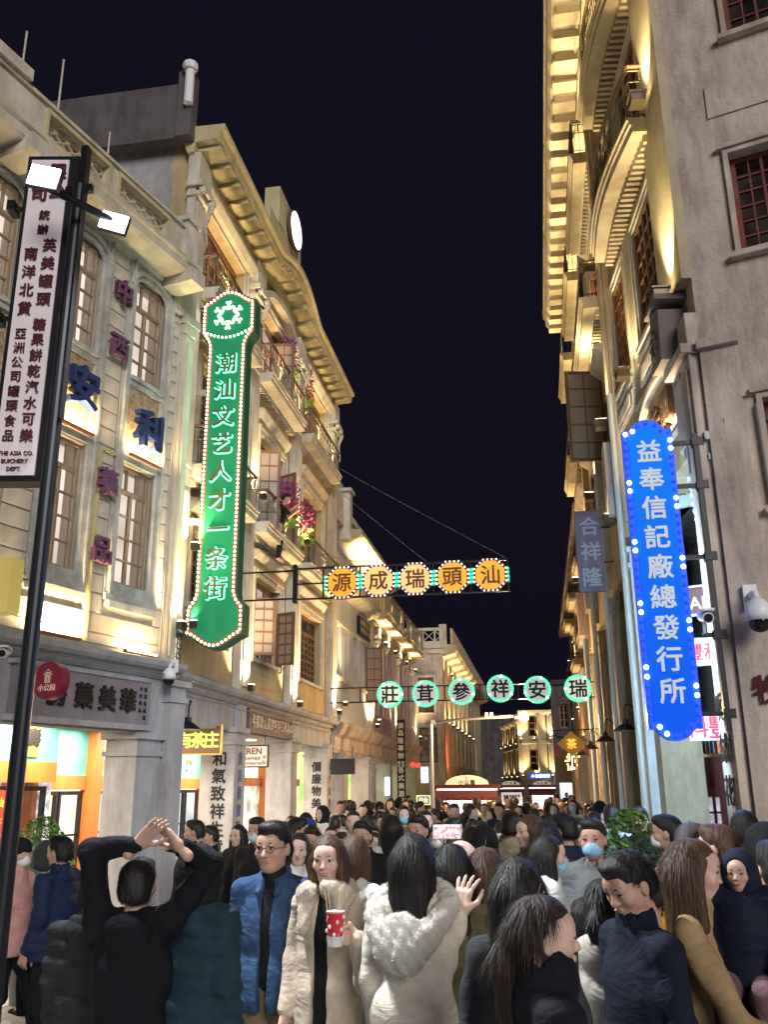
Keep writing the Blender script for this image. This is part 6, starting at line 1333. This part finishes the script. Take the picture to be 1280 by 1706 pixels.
        if collar=='stand': d.cap((0,-.012*k,1.39*k),(0,-.006*k,1.445*k),.088*k,.084*k,.03)
        elif collar=='high': d.cap((0,-.01*k,1.40*k),(0,.012*k,1.475*k),.100*k,.104*k,.03)
        elif collar=='hood': d.cap((-.07*k,-.05*k,1.42*k),(.07*k,-.05*k,1.42*k),.05*k,.05*k,.03); d.ell((0,-.10*k,1.38*k),(.11*k,.06*k,.09*k),.03); d.cap((0,-.01*k,1.40*k),(0,0,1.44*k),.075*k,.07*k,.03)
        elif collar=='fold':
            for sx in (-1,1): d.cap((sx*.06*k,-.04*k,1.46*k),(sx*.05*k,.09*k,1.36*k),.026*k,.02*k,.012)
        d.cut(lambda X,Y,Z: (Z-hem)+.012*np.sin(14*X+9*Y)*(1 if length>.7 else .3)+0*Y)
        if open_: d.cut(lambda X,Y,Z: np.maximum(np.maximum(np.abs(X)-open_*k*(1+.9*(1.3*k-Z)) if length>.7 else np.abs(X)-open_*k,.02-Y),0*Z-1))
        d.cut(lambda X,Y,Z: np.maximum(np.sqrt(X**2+(Y+.004*k)**2)-(.072 if collar=='high' else .064)*k,1.43*k-Z))
        if extra: extra(d)
        d.disp=folds(afold,ffold,puff,seed=seed); me=d.mesh(name,m); s.c=link(name,me,s.t); return s
    def inner(s,m,name='sweater',z0=.95,h=.014):
        k=s.k; d=SDF(h); d.ell((0,.0,1.22*k),(.138*k*s.fat,.100*k,.20*k),.04); d.cap((0,0,1.2*k),(0,0,z0*k),.104*k*s.fat,.110*k*s.fat,.04,(1.2,.88,1)); d.cap((0,-.012*k,1.40*k),(0,.0,1.475*k),.068*k,.061*k,.03); me=d.mesh(name,m); s.i_=link(name,me,s.t); return s
    def trousers(s,m,wide=1.,h=None,skirt=0):
        k=s.k; d=SDF(h or (.02 if s.lod else .014)); d.cap((-.06*k,0,.93*k),(.06*k,0,.93*k),.092*k,.092*k,.04)
        for i in (0,1): sx=(-1,1)[i]; d.cap((sx*.072*k,0,.88*k),s.kn[i],.077*k*wide,.064*k*wide,.03); a=Vector(s.ft[i]); d.cap(s.kn[i],(a.x,a.y,a.z+.03),.064*k*wide,.054*k*wide,.03)
        d.disp=folds(.005,22,seed=3); me=d.mesh('trousers',m); link('trousers',me,s.t); return s
    def shoes(s,m):
        if s.lod>1: return s
        for i in (0,1):
            x,y,z=s.ft[i]; d=SDF(.014); d.cap((x,y-.03,.05),(x,y+.15,.035),.045,.036,.02); d.cap((x,y-.02,.09),(x,y,.06),.042,.045,.02); me=d.mesh('shoe',m); link('shoe',me,s.t)
        return s
def face_rz(deg): return R(deg)   # 0: back to the camera (faces +Y); 180: faces the camera; 90: faces left; -90: faces right
def spot(x,ytop,d): # ground point and body height so the head top sits at (x,ytop)
    q=atd(x,ytop,d); return (q.x,q.y),q.z
C=cloth
BLK=C('black',(.012,.012,.014),.8); NAVY=C('navy',(.012,.016,.035),.75); DKG=C('dark_grey',(.045,.047,.05)); GRY=C('grey',(.16,.165,.17)); WHI=C('white',(.62,.62,.63)); CRM=C('cream_wool',(.76,.68,.56)); BGE=C('beige_wool',(.62,.51,.38)); CAM=C('camel_wool',(.36,.24,.12)); OLV=C('olive_wool',(.13,.11,.055)); DEN=C('denim',(.035,.075,.16),.8,.35,25); KHA=C('khaki',(.17,.13,.07)); PNK=C('pink',(.62,.33,.30)); YLW=C('yellow',(.70,.42,.04)); BRNC=C('brown',(.09,.05,.03)); GRNC=C('dark_green',(.03,.045,.035)); RDC=C('red',(.45,.04,.03)); TEAL=C('teal_navy',(.015,.035,.05),.7)
# ---- foreground figures -------------------------------------------------
def base(label,x,yt,d,rz,**k):
    P,H=spot(x,yt,d); hs=k.pop('hs',1.0); f=Fig(label,P,R(rz),H=H/1.015,**k); f.hs=hs; return f
# man in denim jacket
f=base('man in glasses and blue denim jacket over a black turtleneck walking towards the camera','458',0,1,0) if False else base('man in glasses and blue denim jacket over black turtleneck, walking towards the camera',458,1364,5.4,176,fat=1.06,hs=1.08)
f.hyaw=R(-6); f.wr[0]=(-.27,.10,.80); f.wr[1]=(.27,.06,.80); f.body().face(lipc=mat('mens_lips',(.36,.19,.15),.5)).hair('short'); f.inner(BLK,'turtleneck').coat(DEN,.60,name='denim_jacket',collar='fold',open_=.026,afold=.004,ffold=24,sleeve=(.97,.97)); f.trousers(KHA,1.1).shoes(BLK)
g=MB(); k=f.k*f.hs
for sx in (-1,1):
    g.path([(sx*.031*k+.023*k*math.cos(q*PI/6),.101*k,.003*k+.017*k*math.sin(q*PI/6)) for q in range(13)],.0016,5); g.path([(sx*.054*k,.10*k,.006*k),(sx*.082*k,.0,.006*k)],.0018,5)
g.path([(-.009*k,.102*k,.006*k),(.009*k,.102*k,.006*k)],.0018,5); me=g.mesh('glasses'); me.materials.append(DKMET); f.heademp('glasses',me,None)
# woman with red cup
f=base('long haired woman in open beige coat with fur collar holding a red cup of skewers',548,1383,5.1,172,fem=True)
f.hyaw=R(8); CUPL=Vector(f.loc(562,1552,4.74)); f.wr[0]=tuple(CUPL+Vector((-.10,-.02,-.035))); f.el[0]=(-.24,.10,1.02*f.k); f.hands[0]=dict(d=(1,.15,.15),n=(.1,.9,.1),side=1,curl=.95,tin=True)
f.body().face().hair('long',HAIRB,length=.42); f.inner(BLK,'black_dress',z0=.35)
k=f.k; f.coat(BGE,1.0,name='beige_coat',collar='none',open_=.03,flare=1.15,afold=.006,ffold=16)
d=SDF(.010); 
for a in range(12):
    q=PI*(a/11)*1.5-PI*.25; q2=PI*((a+1)/11)*1.5-PI*.25
    d.cap((.115*k*math.cos(q),.0-.10*k*math.sin(q),1.43*k-.03*math.cos(2*q)),(.115*k*math.cos(q2),-.10*k*math.sin(q2),1.43*k-.03*math.cos(2*q2)),.048*k,.048*k,.02)
for sx in (-1,1): d.cap((sx*.09*k,.06*k,1.41*k),(sx*.09*k,.11*k,1.26*k),.048*k,.035*k,.03)
d.disp=lambda X,Y,Z:.006*np.sin(90*X+40*Z)*np.sin(80*Y+50*Z); FUR=mat('cream_fur',(.80,.68,.54),.95,noise=.2,scale=50,bump=.8,bscale=200); fc_=link('fur_collar',d.mesh('fur_collar',FUR),f.t); blades(fc_.data,9000,.011,.0008,FUR,'fur',fc_); f.trousers(BLK).shoes(BLK)
W0=Vector(f.wr[0]); cup=thing('paper_cup','red paper cup with skewers held up by the long haired woman','cup',Vector(f.t.location)+Matrix.Rotation(f.t.rotation_euler.z,3,'Z')@(CUPL+Vector((0,.028,-.06))))
RC=mat('red_cup_print',(.50,.02,.03),.4,noise=.0); MB().lathe([(.033,0),(.044,.15)],20).build('cup_wall',RC,cup,smooth=False); MB().lathe([(.0455,.148),(.0465,.155),(.043,.155)],20).lathe([(.0345,.0),(.0375,.045)],20).build('cup_rim',WHI,cup)
m=MB()
for a in range(14): q=a*2.4; z=.04+.007*a; r=.0345+.0733*z*.9+.001; m.ball((r*math.cos(q),r*math.sin(q),z),.008,6,4,(1,1,1.3)) if a%3 else m.tube((r*math.cos(q),r*math.sin(q),z-.012),(r*math.cos(q+.3),r*math.sin(q+.3),z+.012),.003,4)
m.build('cup_pattern',WHT,cup)
m=MB()
for a,b_ in ((-.02,-.05),(-.012,-.035),(.015,.02),(.022,.03)): m.tube((a,0,.03),(b_*1.1,.01,.245),.003,5)
m.build('skewers',mat('bamboo',(.62,.45,.20),.6),cup)
# white coat woman (back), hand on friend's hair
f=base('woman seen from behind in cream wool coat with white fur hood collar, right hand raised',688,1380,4.6,-14,fem=True,fat=1.05)
k=f.k; f.el[1]=f.loc(742,1592,4.5); f.wr[1]=f.loc(768,1520,4.6); f.hands[1]=dict(d=(.15,.15,.9),n=(.1,.9,-.1),side=-1,curl=.3,spread=.22,s=1.1)
f.body().hair('long',HAIR,length=.36); f.coat(CRM,1.0,name='cream_coat',flare=1.25,afold=.010,ffold=13,collar='none',thick=1.12,sleeve=(1,.92))
d=SDF(.010)
N_=16
for a in range(N_):
    q=2*PI*a/N_;q2=2*PI*(a+1)/N_; g_=lambda q:(.165*k*math.cos(q),-.03-.13*k*math.sin(q),(1.385-.07*math.sin(q))*k-.10*k*max(0,math.sin(q))**2)
    d.cap(g_(q),g_(q2),.052*k,.052*k,.02)
d.ell((0,-.16*k,1.25*k),(.12*k,.05*k,.13*k),.05)
d.disp=lambda X,Y,Z:.006*np.sin(90*X+40*Z)*np.sin(80*Y+50*Z); link('fur_collar',d.mesh('fur_collar',mat('white_fur',(.88,.82,.72),.95,noise=.12,scale=50,bump=.8,bscale=200)),f.t); fc_=[o for o in f.t.children if o.name.startswith('fur_collar')][0]; blades(fc_.data,16000,.012,.0008,MATS['white_fur'],'fur',fc_); f.trousers(BLK).shoes(BLK)
# olive coat woman
f=base('woman with long black hair seen from behind in olive coat, between the cream coat and brown haired women',752,1398,4.85,-6,fem=True); f.body().hair('long',HAIR,length=.40); f.coat(OLV,1.0,name='olive_coat',flare=1.15,afold=.008,ffold=15); f.trousers(BLK).shoes(BLK)
k=f.k; MB().path([(.20,-.10,1.40*k),(.22,-.15,1.2*k),(.22,-.16,.98*k)],.005,5).build('bag_chain',mat('brown_strap',(.12,.05,.03),.5),f.t); MB().path([(.22+.022*math.cos(q*PI/5),-.165,.965*k+.028*math.sin(q*PI/5)) for q in range(11)],.005,6).build('gold_clasp',mat('polished_gold',(.8,.55,.12),.25,1),f.t)
# brown haired woman behind, black-haired close woman
f=base('woman with short brown hair seen from behind, between olive coat and big black haired woman',806,1404,4.9,8,fem=True); f.body().hair('bob',HAIRB); f.coat(OLV,.7,name='dark_olive_coat'); f.trousers(BLK).shoes(BLK)
f=base('woman with thick straight black hair seen from behind in dark coat behind the ponytail woman',860,1418,3.65,4,fem=True); f.body().hair('long',HAIR,length=.30); f.coat(DKG,.95,name='dark_coat',afold=.007); f.trousers(BLK)
# profile woman with ponytail
f=base('woman in profile with brown ponytail and black high collar coat, nearest at the bottom',897,1480,3.05,-66,fem=True); f.hyaw=R(-14); f.body(hh=.0048).face().hair('pony',hairmat('dark_brown_hair',(.035,.016,.009)),length=.36); f.coat(C('black_coat',(.010,.011,.016),.8),.95,name='black_coat',collar='high',thick=1.12,afold=.008,ffold=17); f.trousers(BLK)
# lowered head man
f=base('man in dark navy jumper with his head lowered, walking past the ponytail woman',1048,1408,3.95,118,fat=1.08,skin=SKIN); f.hpit=R(-22); f.hyaw=R(12); f.wr[1]=(.30,-.12,.86); f.body(hh=.0055).face(lipc=mat('mens_lips',(.36,.19,.15),.5)).hair('short'); f.coat(C('navy_knit',(.012,.015,.028),.85),.62,name='navy_jumper',collar='stand',afold=.006); f.trousers(BLK,1.1)
# mother with child
f=base('woman with shoulder length brown hair in camel coat carrying a child in a navy hood',1146,1388,4.15,-106,fem=True); k=f.k; f.el[1]=(.24*k,.16,1.08*k); f.wr[1]=(.08,.36,1.0*k); f.el[0]=(-.24*k,.14,1.08*k); f.wr[0]=(-.02,.37,.96*k)
f.hands[1]=dict(d=(-.9,.35,-.1),n=(-.2,-.9,.3),side=-1,curl=.5); f.hands[0]=dict(d=(.9,.3,-.1),n=(.2,-.9,.3),side=1,curl=.5); f.body().face().hair('long',HAIRB,length=.20); f.coat(CAM,1.0,name='camel_coat',flare=1.2,afold=.009,ffold=15); f.trousers(BLK).shoes(BLK)
MP=Vector(f.t.location); 
q=atd(1228,1404,4.15); ch=Fig('small child in a navy hooded jacket carried in the arms of the woman in camel','00' and (q.x,q.y,q.z-.955),R(158),H=.86,fat=.95); ch.hs=1.22; ch.hc=(0,.02,.84)
ch.hip=.5; k=ch.k; ch.kn=[(-.07,.16,.42),(.07,.16,.42)]; ch.ft=[(-.08,.20,.16),(.08,.20,.16)]; ch.wr=[(-.14,.12,.52),(.14,.12,.52)]; ch.el=[(-.15,.02,.60),(.15,.02,.60)]; ch.sh=[(-.105,0,.74),(.105,0,.74)]; ch.neck=(0,0,.76); ch.body(hh=.0065).face(); ch.hair('hood',NAVY)
d=SDF(.011); d.cap(ch.sh[0],ch.sh[1],.06,.06,.04); d.ell((0,0,.62),(.13,.11,.17),.04); d.ell((0,0,.44),(.125,.12,.15),.04)
for i in (0,1): d.cap(ch.sh[i],ch.el[i],.055,.05,.03); d.cap(ch.el[i],ch.wr[i],.048,.036,.03)
d.disp=folds(.004,30,.006,.06); link('navy_jacket',d.mesh('navy_jacket',NAVY),ch.t)
d=SDF(.011); 
for i in (0,1): d.cap(((-.06,.06)[i],.03,.45),ch.kn[i],.062,.05,.03); d.cap(ch.kn[i],ch.ft[i],.047,.036,.03)
link('trousers',d.mesh('trousers',C('mauve',(.16,.09,.10))),ch.t); ch.shoes(BLK) if False else [link('shoe',SDF(.01).cap(ch.ft[i],(ch.ft[i][0],ch.ft[i][1]+.08,ch.ft[i][2]-.04),.036,.03,.02).mesh('shoe',BLK),ch.t) for i in (0,1)]
# raised arms person
f=base('person seen from behind in black hoodie with both arms raised, fingertips joined in a triangle',232,1422,4.75,2,fat=1.05); k=f.k
f.sh=[(-.185*k,-.01,1.42*k),(.185*k,-.01,1.42*k)]; f.el=[f.loc(152,1418,4.85),f.loc(352,1440,4.85)]; f.wr=[f.loc(228,1408,4.7),f.loc(300,1412,4.7)]
f.hands=[dict(d=(.72,.0,.72),n=(.6,-.6,-.5),side=1,curl=.12,spread=.08,s=1.15),dict(d=(-.75,.0,.72),n=(-.6,-.6,-.5),side=-1,curl=.12,spread=.08,s=1.15)]
f.hpit=R(6); f.body().hair('short'); f.coat(C('black_hoodie',(.008,.008,.011),.85),.50,name='black_hoodie',collar='hood',thick=1.16,afold=.007,sleeve=(.93,.93)); f.trousers(C('navy_trousers',(.012,.025,.045),.7),1.15).shoes(BLK)
d=SDF(.009); 
for a in range(20):
    q=2*PI*a/20;q2=2*PI*(a+1)/20; d.cap((.178*k*math.cos(q),.125*k*math.sin(q),.905*k),(.178*k*math.cos(q2),.125*k*math.sin(q2),.905*k),.012,.012,.01)
link('white_hem',d.mesh('white_hem',GRY),f.t)
for i,s_ in enumerate(('hopefully all','we need is','love peace')): char(s_,-.07,.99*k-.022*i,.022,WHT,f.t,y=-.168*k,off=.02,ext=.001)
f=base('person in long charcoal padded coat at left of the person with raised arms',158,1446,5.5,10); f.body().hair('short'); f.coat(C('charcoal',(.022,.022,.024),.85),1.0,name='long_padded_coat',puff=.010,thick=1.15,collar='hood'); f.trousers(BLK).shoes(BLK)
f=base('person in dark navy puffer jacket and black hood at right of the raised arms',334,1406,4.9,-8,fat=1.0); f.body().hair('hood',BLK); f.coat(TEAL,.86,name='puffer_jacket',puff=.012,thick=1.2,collar='hood'); f.trousers(BLK).shoes(BLK)
# left walkers
f=base('girl in pink jacket, black hat and white mask walking at the far left edge',34,1393,8.3,-105,fem=True); f.kn[0]=(-.09,.18,.47);f.ft[0]=(-.10,.28,.08);f.ft[1]=(.10,-.32,.14); f.body().hair('beanie',BLK).mask(); f.coat(PNK,.62,name='pink_jacket',thick=1.2,afold=.008); f.trousers(BLK,1.15).shoes(WHI)
f=base('man with cropped hair in navy padded jacket looking left behind the pink jacket girl',104,1388,7.9,78,fat=1.1); f.kn[1]=(.09,.14,.48);f.ft[1]=(.10,.22,.08);f.ft[0]=(-.1,-.2,.1); f.body().face().hair('short',HAIRG if 0 else HAIR); f.coat(C('blue_puffer',(.014,.025,.07),.6),.62,name='padded_jacket',puff=.008,thick=1.18,collar='stand'); f.trousers(BLK,1.1).shoes(BLK)
f=base('person in grey hooded jacket half hidden behind the man in navy padded jacket',74,1400,9.6,60); f.body().hair('hood',DKG); f.coat(GRY,.6,name='grey_jacket',thick=1.15); f.trousers(BLK).shoes(BLK)
# ---- middle ground, one line each ---------------------------------------
# label, x, ytop, dist, rz, female, hair, haircol, coat mat, length, puff, mask, extra
MID=[
('woman in white padded jacket and blue mask facing right, behind the big black haired woman',910,1385,6.0,-80,1,'bob',HAIR,C('white_puffer',(.66,.67,.65),.5),.72,.010,'blue',None),
('young man in grey hooded jacket with blue mask walking towards the camera',986,1357,6.3,168,0,'short',HAIR,GRY,.65,.004,'blue','hood'),
('man in white jacket with NASA STAR lettering on his back by the red doors',1238,1344,6.4,-8,0,'short',HAIR,C('white_jacket',(.66,.66,.66)),.62,0,None,'text'),
('man in dark green jacket, glasses and white mask facing left before the bluish pier',1112,1352,7.2,75,0,'short',HAIR,GRNC,.7,.004,'white',None),
('man in dark jacket facing the camera beside the leafy shrub under the gooseneck lamps',1064,1340,9.4,175,0,'short',HAIR,BLK,.7,0,None,None),
('man in pale grey sweater seen from behind in front of the right piers',1019,1336,9.8,5,0,'short',HAIR,C('pale_grey',(.50,.54,.60)),.62,0,None,None),
('grey haired man with blurred head in front of the red doors',1148,1364,5.9,-30,0,'short',HAIRG,DKG,.65,0,None,None),
('man in glasses and navy jacket looking down beside the red doors',1196,1366,5.7,60,0,'short',HAIRB,NAVY,.65,0,None,None),
('person in black hood at the right edge of the photo behind the child',1272,1370,5.6,20,0,'hood',BLK,BLK,.7,.006,None,None),
('woman in white mask facing the camera behind the man with lowered head',1110,1432,5.1,175,1,'long',HAIR,BLK,.7,0,'white',None),
('person in white jacket cut by the right edge behind the child',1290,1392,4.7,10,0,'short',HAIR,C('off_white',(.55,.53,.48)),.65,.006,None,None),
('person in yellow jacket mostly hidden behind the man with lowered head',1078,1440,5.0,8,0,'short',HAIR,YLW,.6,.006,None,None),
('child in grey jacket between the white padded jacket and the lowered head man',975,1490,4.6,10,0,'short',HAIR,DKG,.5,.008,None,None),
('person in cream hooded coat behind the man with lowered head',1002,1455,4.3,-20,1,'pony',HAIR,C('ivory',(.55,.50,.42)),.7,0,None,'hood'),
('man in tan jacket seen from behind in front of the second snack cart',851,1348,8.3,-12,0,'short',HAIR,C('tan',(.46,.38,.27)),.62,0,None,None),
('woman with long hair and blurred face turned left in front of the second cart',884,1352,7.4,120,1,'long',HAIRB,BRNC,.7,0,None,None),
('person in dark padded coat seen from behind right of the long haired woman',912,1362,7.0,10,0,'bob',HAIR,BRNC,.8,.01,None,'hood'),
('man in navy hooded jacket looking left with white print on his sleeve',940,1350,7.6,60,0,'short',HAIR,C('navy_hood',(.015,.022,.04)),.7,.004,None,'hood'),
('smiling man in dark blue gilet facing the camera left of the raised phone',697,1352,7.8,165,0,'short',HAIR,C('blue_gilet',(.03,.06,.12)),.62,.006,None,None),
('woman in white jumper with long hair turned left raising her phone towards the arcade',650,1352,8.4,35,1,'long',HAIR,C('white_jumper',(.60,.58,.54)),.55,0,None,None),
('teenager in black T-shirt with white letters MADE facing the camera',604,1362,8.0,176,0,'short',HAIR,C('black_shirt',(.012,.012,.014)),.6,0,None,'made'),
('woman in white coat with dark long hair behind the man in denim',499,1382,7.2,-172,1,'long',HAIR,C('white_coat',(.62,.60,.56)),.8,0,None,None),
('man with short hair facing the camera behind the white coated woman',521,1372,8.2,176,0,'short',HAIR,BLK,.7,0,None,None),
('young man in blue mask and dark hooded jacket beside the pier with couplet',494,1358,8.8,-70,0,'short',HAIR,NAVY,.7,.004,'blue','hood'),
('person in blue cap and blue patterned jacket in the crowd before the arcade',511,1358,10.2,-150,0,'cap',C('blue_cap',(.02,.06,.30)),C('blue_print',(.05,.16,.55)),.6,0,None,None),
('man in mask looking at his phone beside the big couplet pier',430,1357,9.2,170,0,'short',HAIR,BLK,.7,0,'pale',None),
('woman with long hair looking at her phone in the arcade right of the couplet pier',398,1370,10.4,165,1,'long',HAIR,C('black_tee',(.02,.02,.022)),.6,0,None,None),
('woman in white coat seen from behind between the cup woman and the cream coat',590,1384,5.6,-20,1,'bob',HAIRB,C('white_wool',(.64,.62,.58)),.8,0,None,None),
('person in yellow hooded jacket seen from behind in front of the nearer snack cart',786,1372,8.4,10,0,'short',HAIR,YLW,.62,.008,None,'hood'),
('person holding up a phone in both hands between the cream coat and olive coat',768,1402,5.6,0,1,'hood',C('pale_pink',(.62,.42,.40)),C('pale_pink',(.62,.42,.40)),.6,0,None,'phone'),
('person in black hood in front of the snack cart counter',806,1374,7.6,5,0,'hood',BLK,BLK,.7,.006,None,None),
('dark silhouette of a man in the arcade behind the person with raised arms',327,1362,10.2,100,0,'short',HAIR,BLK,.8,0,None,None),
('man in black stretching his arms in the tea shop doorway behind the raised arms',352,1372,11.0,120,0,'short',HAIR,BLK,.6,0,None,None),
]
for (lb,x,yt,d_,rz,fem,hk,hm,cm,ln,pf,mk,ex) in MID:
    f=base(lb,x,yt,d_,rz,fem=bool(fem),lod=1); 
    if ex=='phone': k=f.k; f.el=[(-.16,.22,1.32*k),(.18,.22,1.32*k)]; f.wr=[(-.05,.30,1.52*k),(.10,.30,1.52*k)]; f.hands=[dict(d=(.1,.1,1),n=(.8,-.3,0),side=1,curl=.5,h=.009),dict(d=(-.2,.1,1),n=(-.8,-.3,0),side=-1,curl=.5,h=.009)]
    if 'raising her phone' in lb: k=f.k; f.el[1]=(.18,.20,1.30*k); f.wr[1]=(.10,.30,1.50*k)
    if 'stretching' in lb: k=f.k; f.el=[(-.2,.25,1.42*k),(.2,.25,1.42*k)]; f.wr=[(-.1,.45,1.45*k),(.1,.45,1.45*k)]
    if rz in (75,60,-70,120): f.kn[0]=(-.09,.12,.48*f.k);f.ft[0]=(-.1,.18,.08);f.ft[1]=(.1,-.2,.12)
    f.body(hh=.0095)
    if abs(rz)>50: f.face()
    f.hair(hk,hm,length=.30)
    if mk: f.mask({'blue':(.25,.55,.75),'white':(.75,.78,.8),'pale':(.5,.65,.75)}[mk],mk)
    f.coat(cm,ln,puff=pf,thick=1.12,collar=ex if ex=='hood' else 'stand'); f.trousers(BLK)
    if ex=='text':
        NV=mat('navy_print',(.03,.06,.2),.6); k=f.k
        for i,c in enumerate('NASA STAR'): q=(i-4)*.16; char(c,.13*math.sin(q*1.5),1.30*k+.035*math.cos(q*1.5),.045,NV,f.t,y=-.150*k,off=.01,ext=.002,rot=q) if c!=' ' else None
        char('NASA',.0,1.20*k,.12,NV,f.t,y=-.158*k,off=.01,ext=.002); char('STAR',.0,1.10*k,.12,NV,f.t,y=-.160*k,off=.01,ext=.002)
    if ex=='made': char('MADE',0,1.26*f.k,.075,WHT,f.t,y=.150*f.k,off=.03,ext=.002,yaw=PI)
    if ex=='phone':
        ph=thing('smartphone','bright phone screen held up over the crowd showing the red signs','phone',atd(745,1386,5.35)); MB().bev(-.078,.078,-.004,.004,-.038,.038,.003).build('case',WHT,ph); MB().box(-.072,.072,-.0065,-.0045,-.034,.034).build('screen',lit('phone_screen',(.25,.06,.08),(.95,.75,.8),1.1,60),ph)
# ---- crowd further back: templates, then copies -------------------------
TPL={}
def simple_face(f):
    k=f.k; m=MB()
    for sg in (-1,1): m.ball((sg*.031*k,.086*k,.003*k),.009*k,6,4,(1.5,.5,.6)); m.tube((sg*.016*k,.094*k,.023*k),(sg*.045*k,.084*k,.024*k),.004*k,4)
    m.ball((0,.097*k,-.058*k),.007*k,6,4,(2,.5,.6)); me=m.mesh('facial_features'); me.transform(f.HM); me.materials.append(mat('dark_features',(.06,.025,.02),.6)); link('facial_features',me,f.b)
def tpl(key,fem,hk,ln,pf,col,collar='stand',mk=None,stride=0,face=True):
    f=Fig('x',(0,0,0),0,H=1.66,fem=fem,lod=2); 
    if stride: f.kn[0]=(-.09,.14,.47);f.ft[0]=(-.1,.22,.08);f.ft[1]=(.1,-.24,.14); f.wr[0]=(-.22,-.10,.90); f.wr[1]=(.22,.20,.92)
    f.body(h=.026,hh=.013); simple_face(f); f.hair(hk,HAIR if hk!='hood' else BLK,h=.014,length=.28)
    if mk: f.mask({'blue':(.25,.55,.75),'white':(.75,.78,.8)}[mk],mk)
    f.coat(col,ln,puff=pf,h=.024,thick=1.12,collar=collar); f.trousers(BLK,h=.028)
    for o in f.t.children:
        if o.name.split('.')[0] in('jacket',): o['coat']=1
    TPL[key]=f.t
tpl('m',0,'short',.62,.0,BLK,stride=1); tpl('mp',0,'short',.66,.008,BLK,'hood'); tpl('mm',0,'short',.62,0,BLK,mk='white'); tpl('f',1,'long',.7,0,BLK); tpl('fm',1,'bob',.8,.008,BLK,mk='blue',stride=1); tpl('fp',1,'pony',.62,0,BLK,stride=1); tpl('h',0,'hood',.66,.006,BLK)
DESC={'m':'short haired man','mp':'person in hooded padded jacket','mm':'short haired man in white mask','f':'long haired woman','fm':'woman with bobbed hair and blue mask','fp':'woman with ponytail','h':'person with hood up'}
COLS=[('black',BLK),('navy',NAVY),('dark grey',DKG),('grey',GRY),('white',WHI),('beige',BGE),('brown',BRNC),('olive',OLV),('cream',CRM),('red',RDC)]
def crowd(key,x,yt,d_,rz,ci,where,usedset=set()):
    src=TPL[key]; q=atd(x,yt,d_); H=q.z; r=copy_tree(src); r.location=(q.x,q.y,0); r.rotation_euler=(0,0,R(rz)); s=H/1.66/1.015; s=min(max(s,.8),1.12); r.scale=(1,1,1)
    r.scale=(s,s,s); cn,cm=COLS[ci]
    for o in r.children:
        if o.name.split('.')[0]=='jacket': o.material_slots[0].link='OBJECT'; o.material_slots[0].material=cm
    way='facing the camera' if 120<abs(rz) else 'facing left' if rz>45 else 'facing right' if rz<-45 else 'seen from behind'
    lb='%s in %s, %s, %s'%(DESC[key],cn,way,where); LBN[lb]=1
    r['label']=' '.join(lb.split()[:16]).rstrip(','); r['group']='people in the street crowd'; return r
rnd=random.Random(42); rows=[]; LBN={}
def land(x,d_):
    w0='' if d_<12 else 'midway, ' if d_<20 else 'far off, '
    return w0+land_(x,d_)
def land_(x,d_):
    if x<560: return 'before the ochre building arcade' if d_<13 else 'inside the left arcade'
    if x<640: return 'by the white shophouse piers'
    if x<725: return 'left of the nearer cart'
    if x<835: return 'before the nearer snack cart'
    if x<900: return 'before the white arched cart'
    if x<980: return 'under the tea banner'
    return 'beside the right piers'
keys=list(TPL); k=0
for d_,n,x0,x1 in ((9.6,9,540,1000),(11.0,14,440,1040),(12.8,18,470,1030),(15.2,22,480,1020),(18.5,24,530,1010),(22.5,22,560,1000),(28,22,600,995),(36,22,640,985),(46,20,690,975)):
    for i in range(n):
        x=x0+(x1-x0)*(i+rnd.uniform(.1,.9))/n; q=atd(x,1330,d_*rnd.uniform(.95,1.05)); 
        if q.x<-4.3 and not d_>13: q.x=-4.2
        if q.x>1.25 and q.y>11.5: continue
        if -2.75<q.x<-1.05 and 23.6<q.y<25.6: continue
        if -1.7<q.x<.55 and 34<q.y<38: continue
        H=rnd.uniform(1.5,1.74); key=rnd.choice(keys); ci=rnd.choice((0,0,0,1,1,2,2,3,4,4,5,6,7,8,9) if d_<25 else (0,0,1,2,3,4,5,6)); rz=rnd.choice((180,170,-170,190,0,10,-10,0,80,-80,150))
        # aim so that the head top is at its own height
        dd=math.hypot(q.x,q.y); r=crowd(key,x,1330,dd,rz,ci,land(x,dd)); r.location=(q.x,q.y,0); s=H/1.685; r.scale=(s,s,s); k+=1
for t in TPL.values():
    for o in list(t.children_recursive): bpy.data.objects.remove(o)
    bpy.data.objects.remove(t)
# man leaning out on the balcony
P=onX(472,800,-4.72); f=Fig('man leaning out over the middle balcony rail of the ochre building','0' and (P.x-.05,P.y,6.62-.55),R(-75),H=1.45,lod=1); f.el=[(-.2,.12,.95),(.2,.15,.98)]; f.wr=[(-.1,.30,1.08),(.06,.30,1.15)]; f.hpit=R(-18); f.hc=(0,.12,1.32); f.body(hh=.011).face().hair('short'); f.coat(C('black_polo',(.015,.018,.016)),.5,sleeve=(.1,.1)); f.trousers(BLK)
# ---- tidy: one label per thing ------------------------------------------
seen={}
for o in bpy.data.objects:
    if o.parent is None and 'label' in o:
        w_=o['label'].split()
        if len(w_)>16: o['label']=' '.join(w_[:16]).rstrip(',')
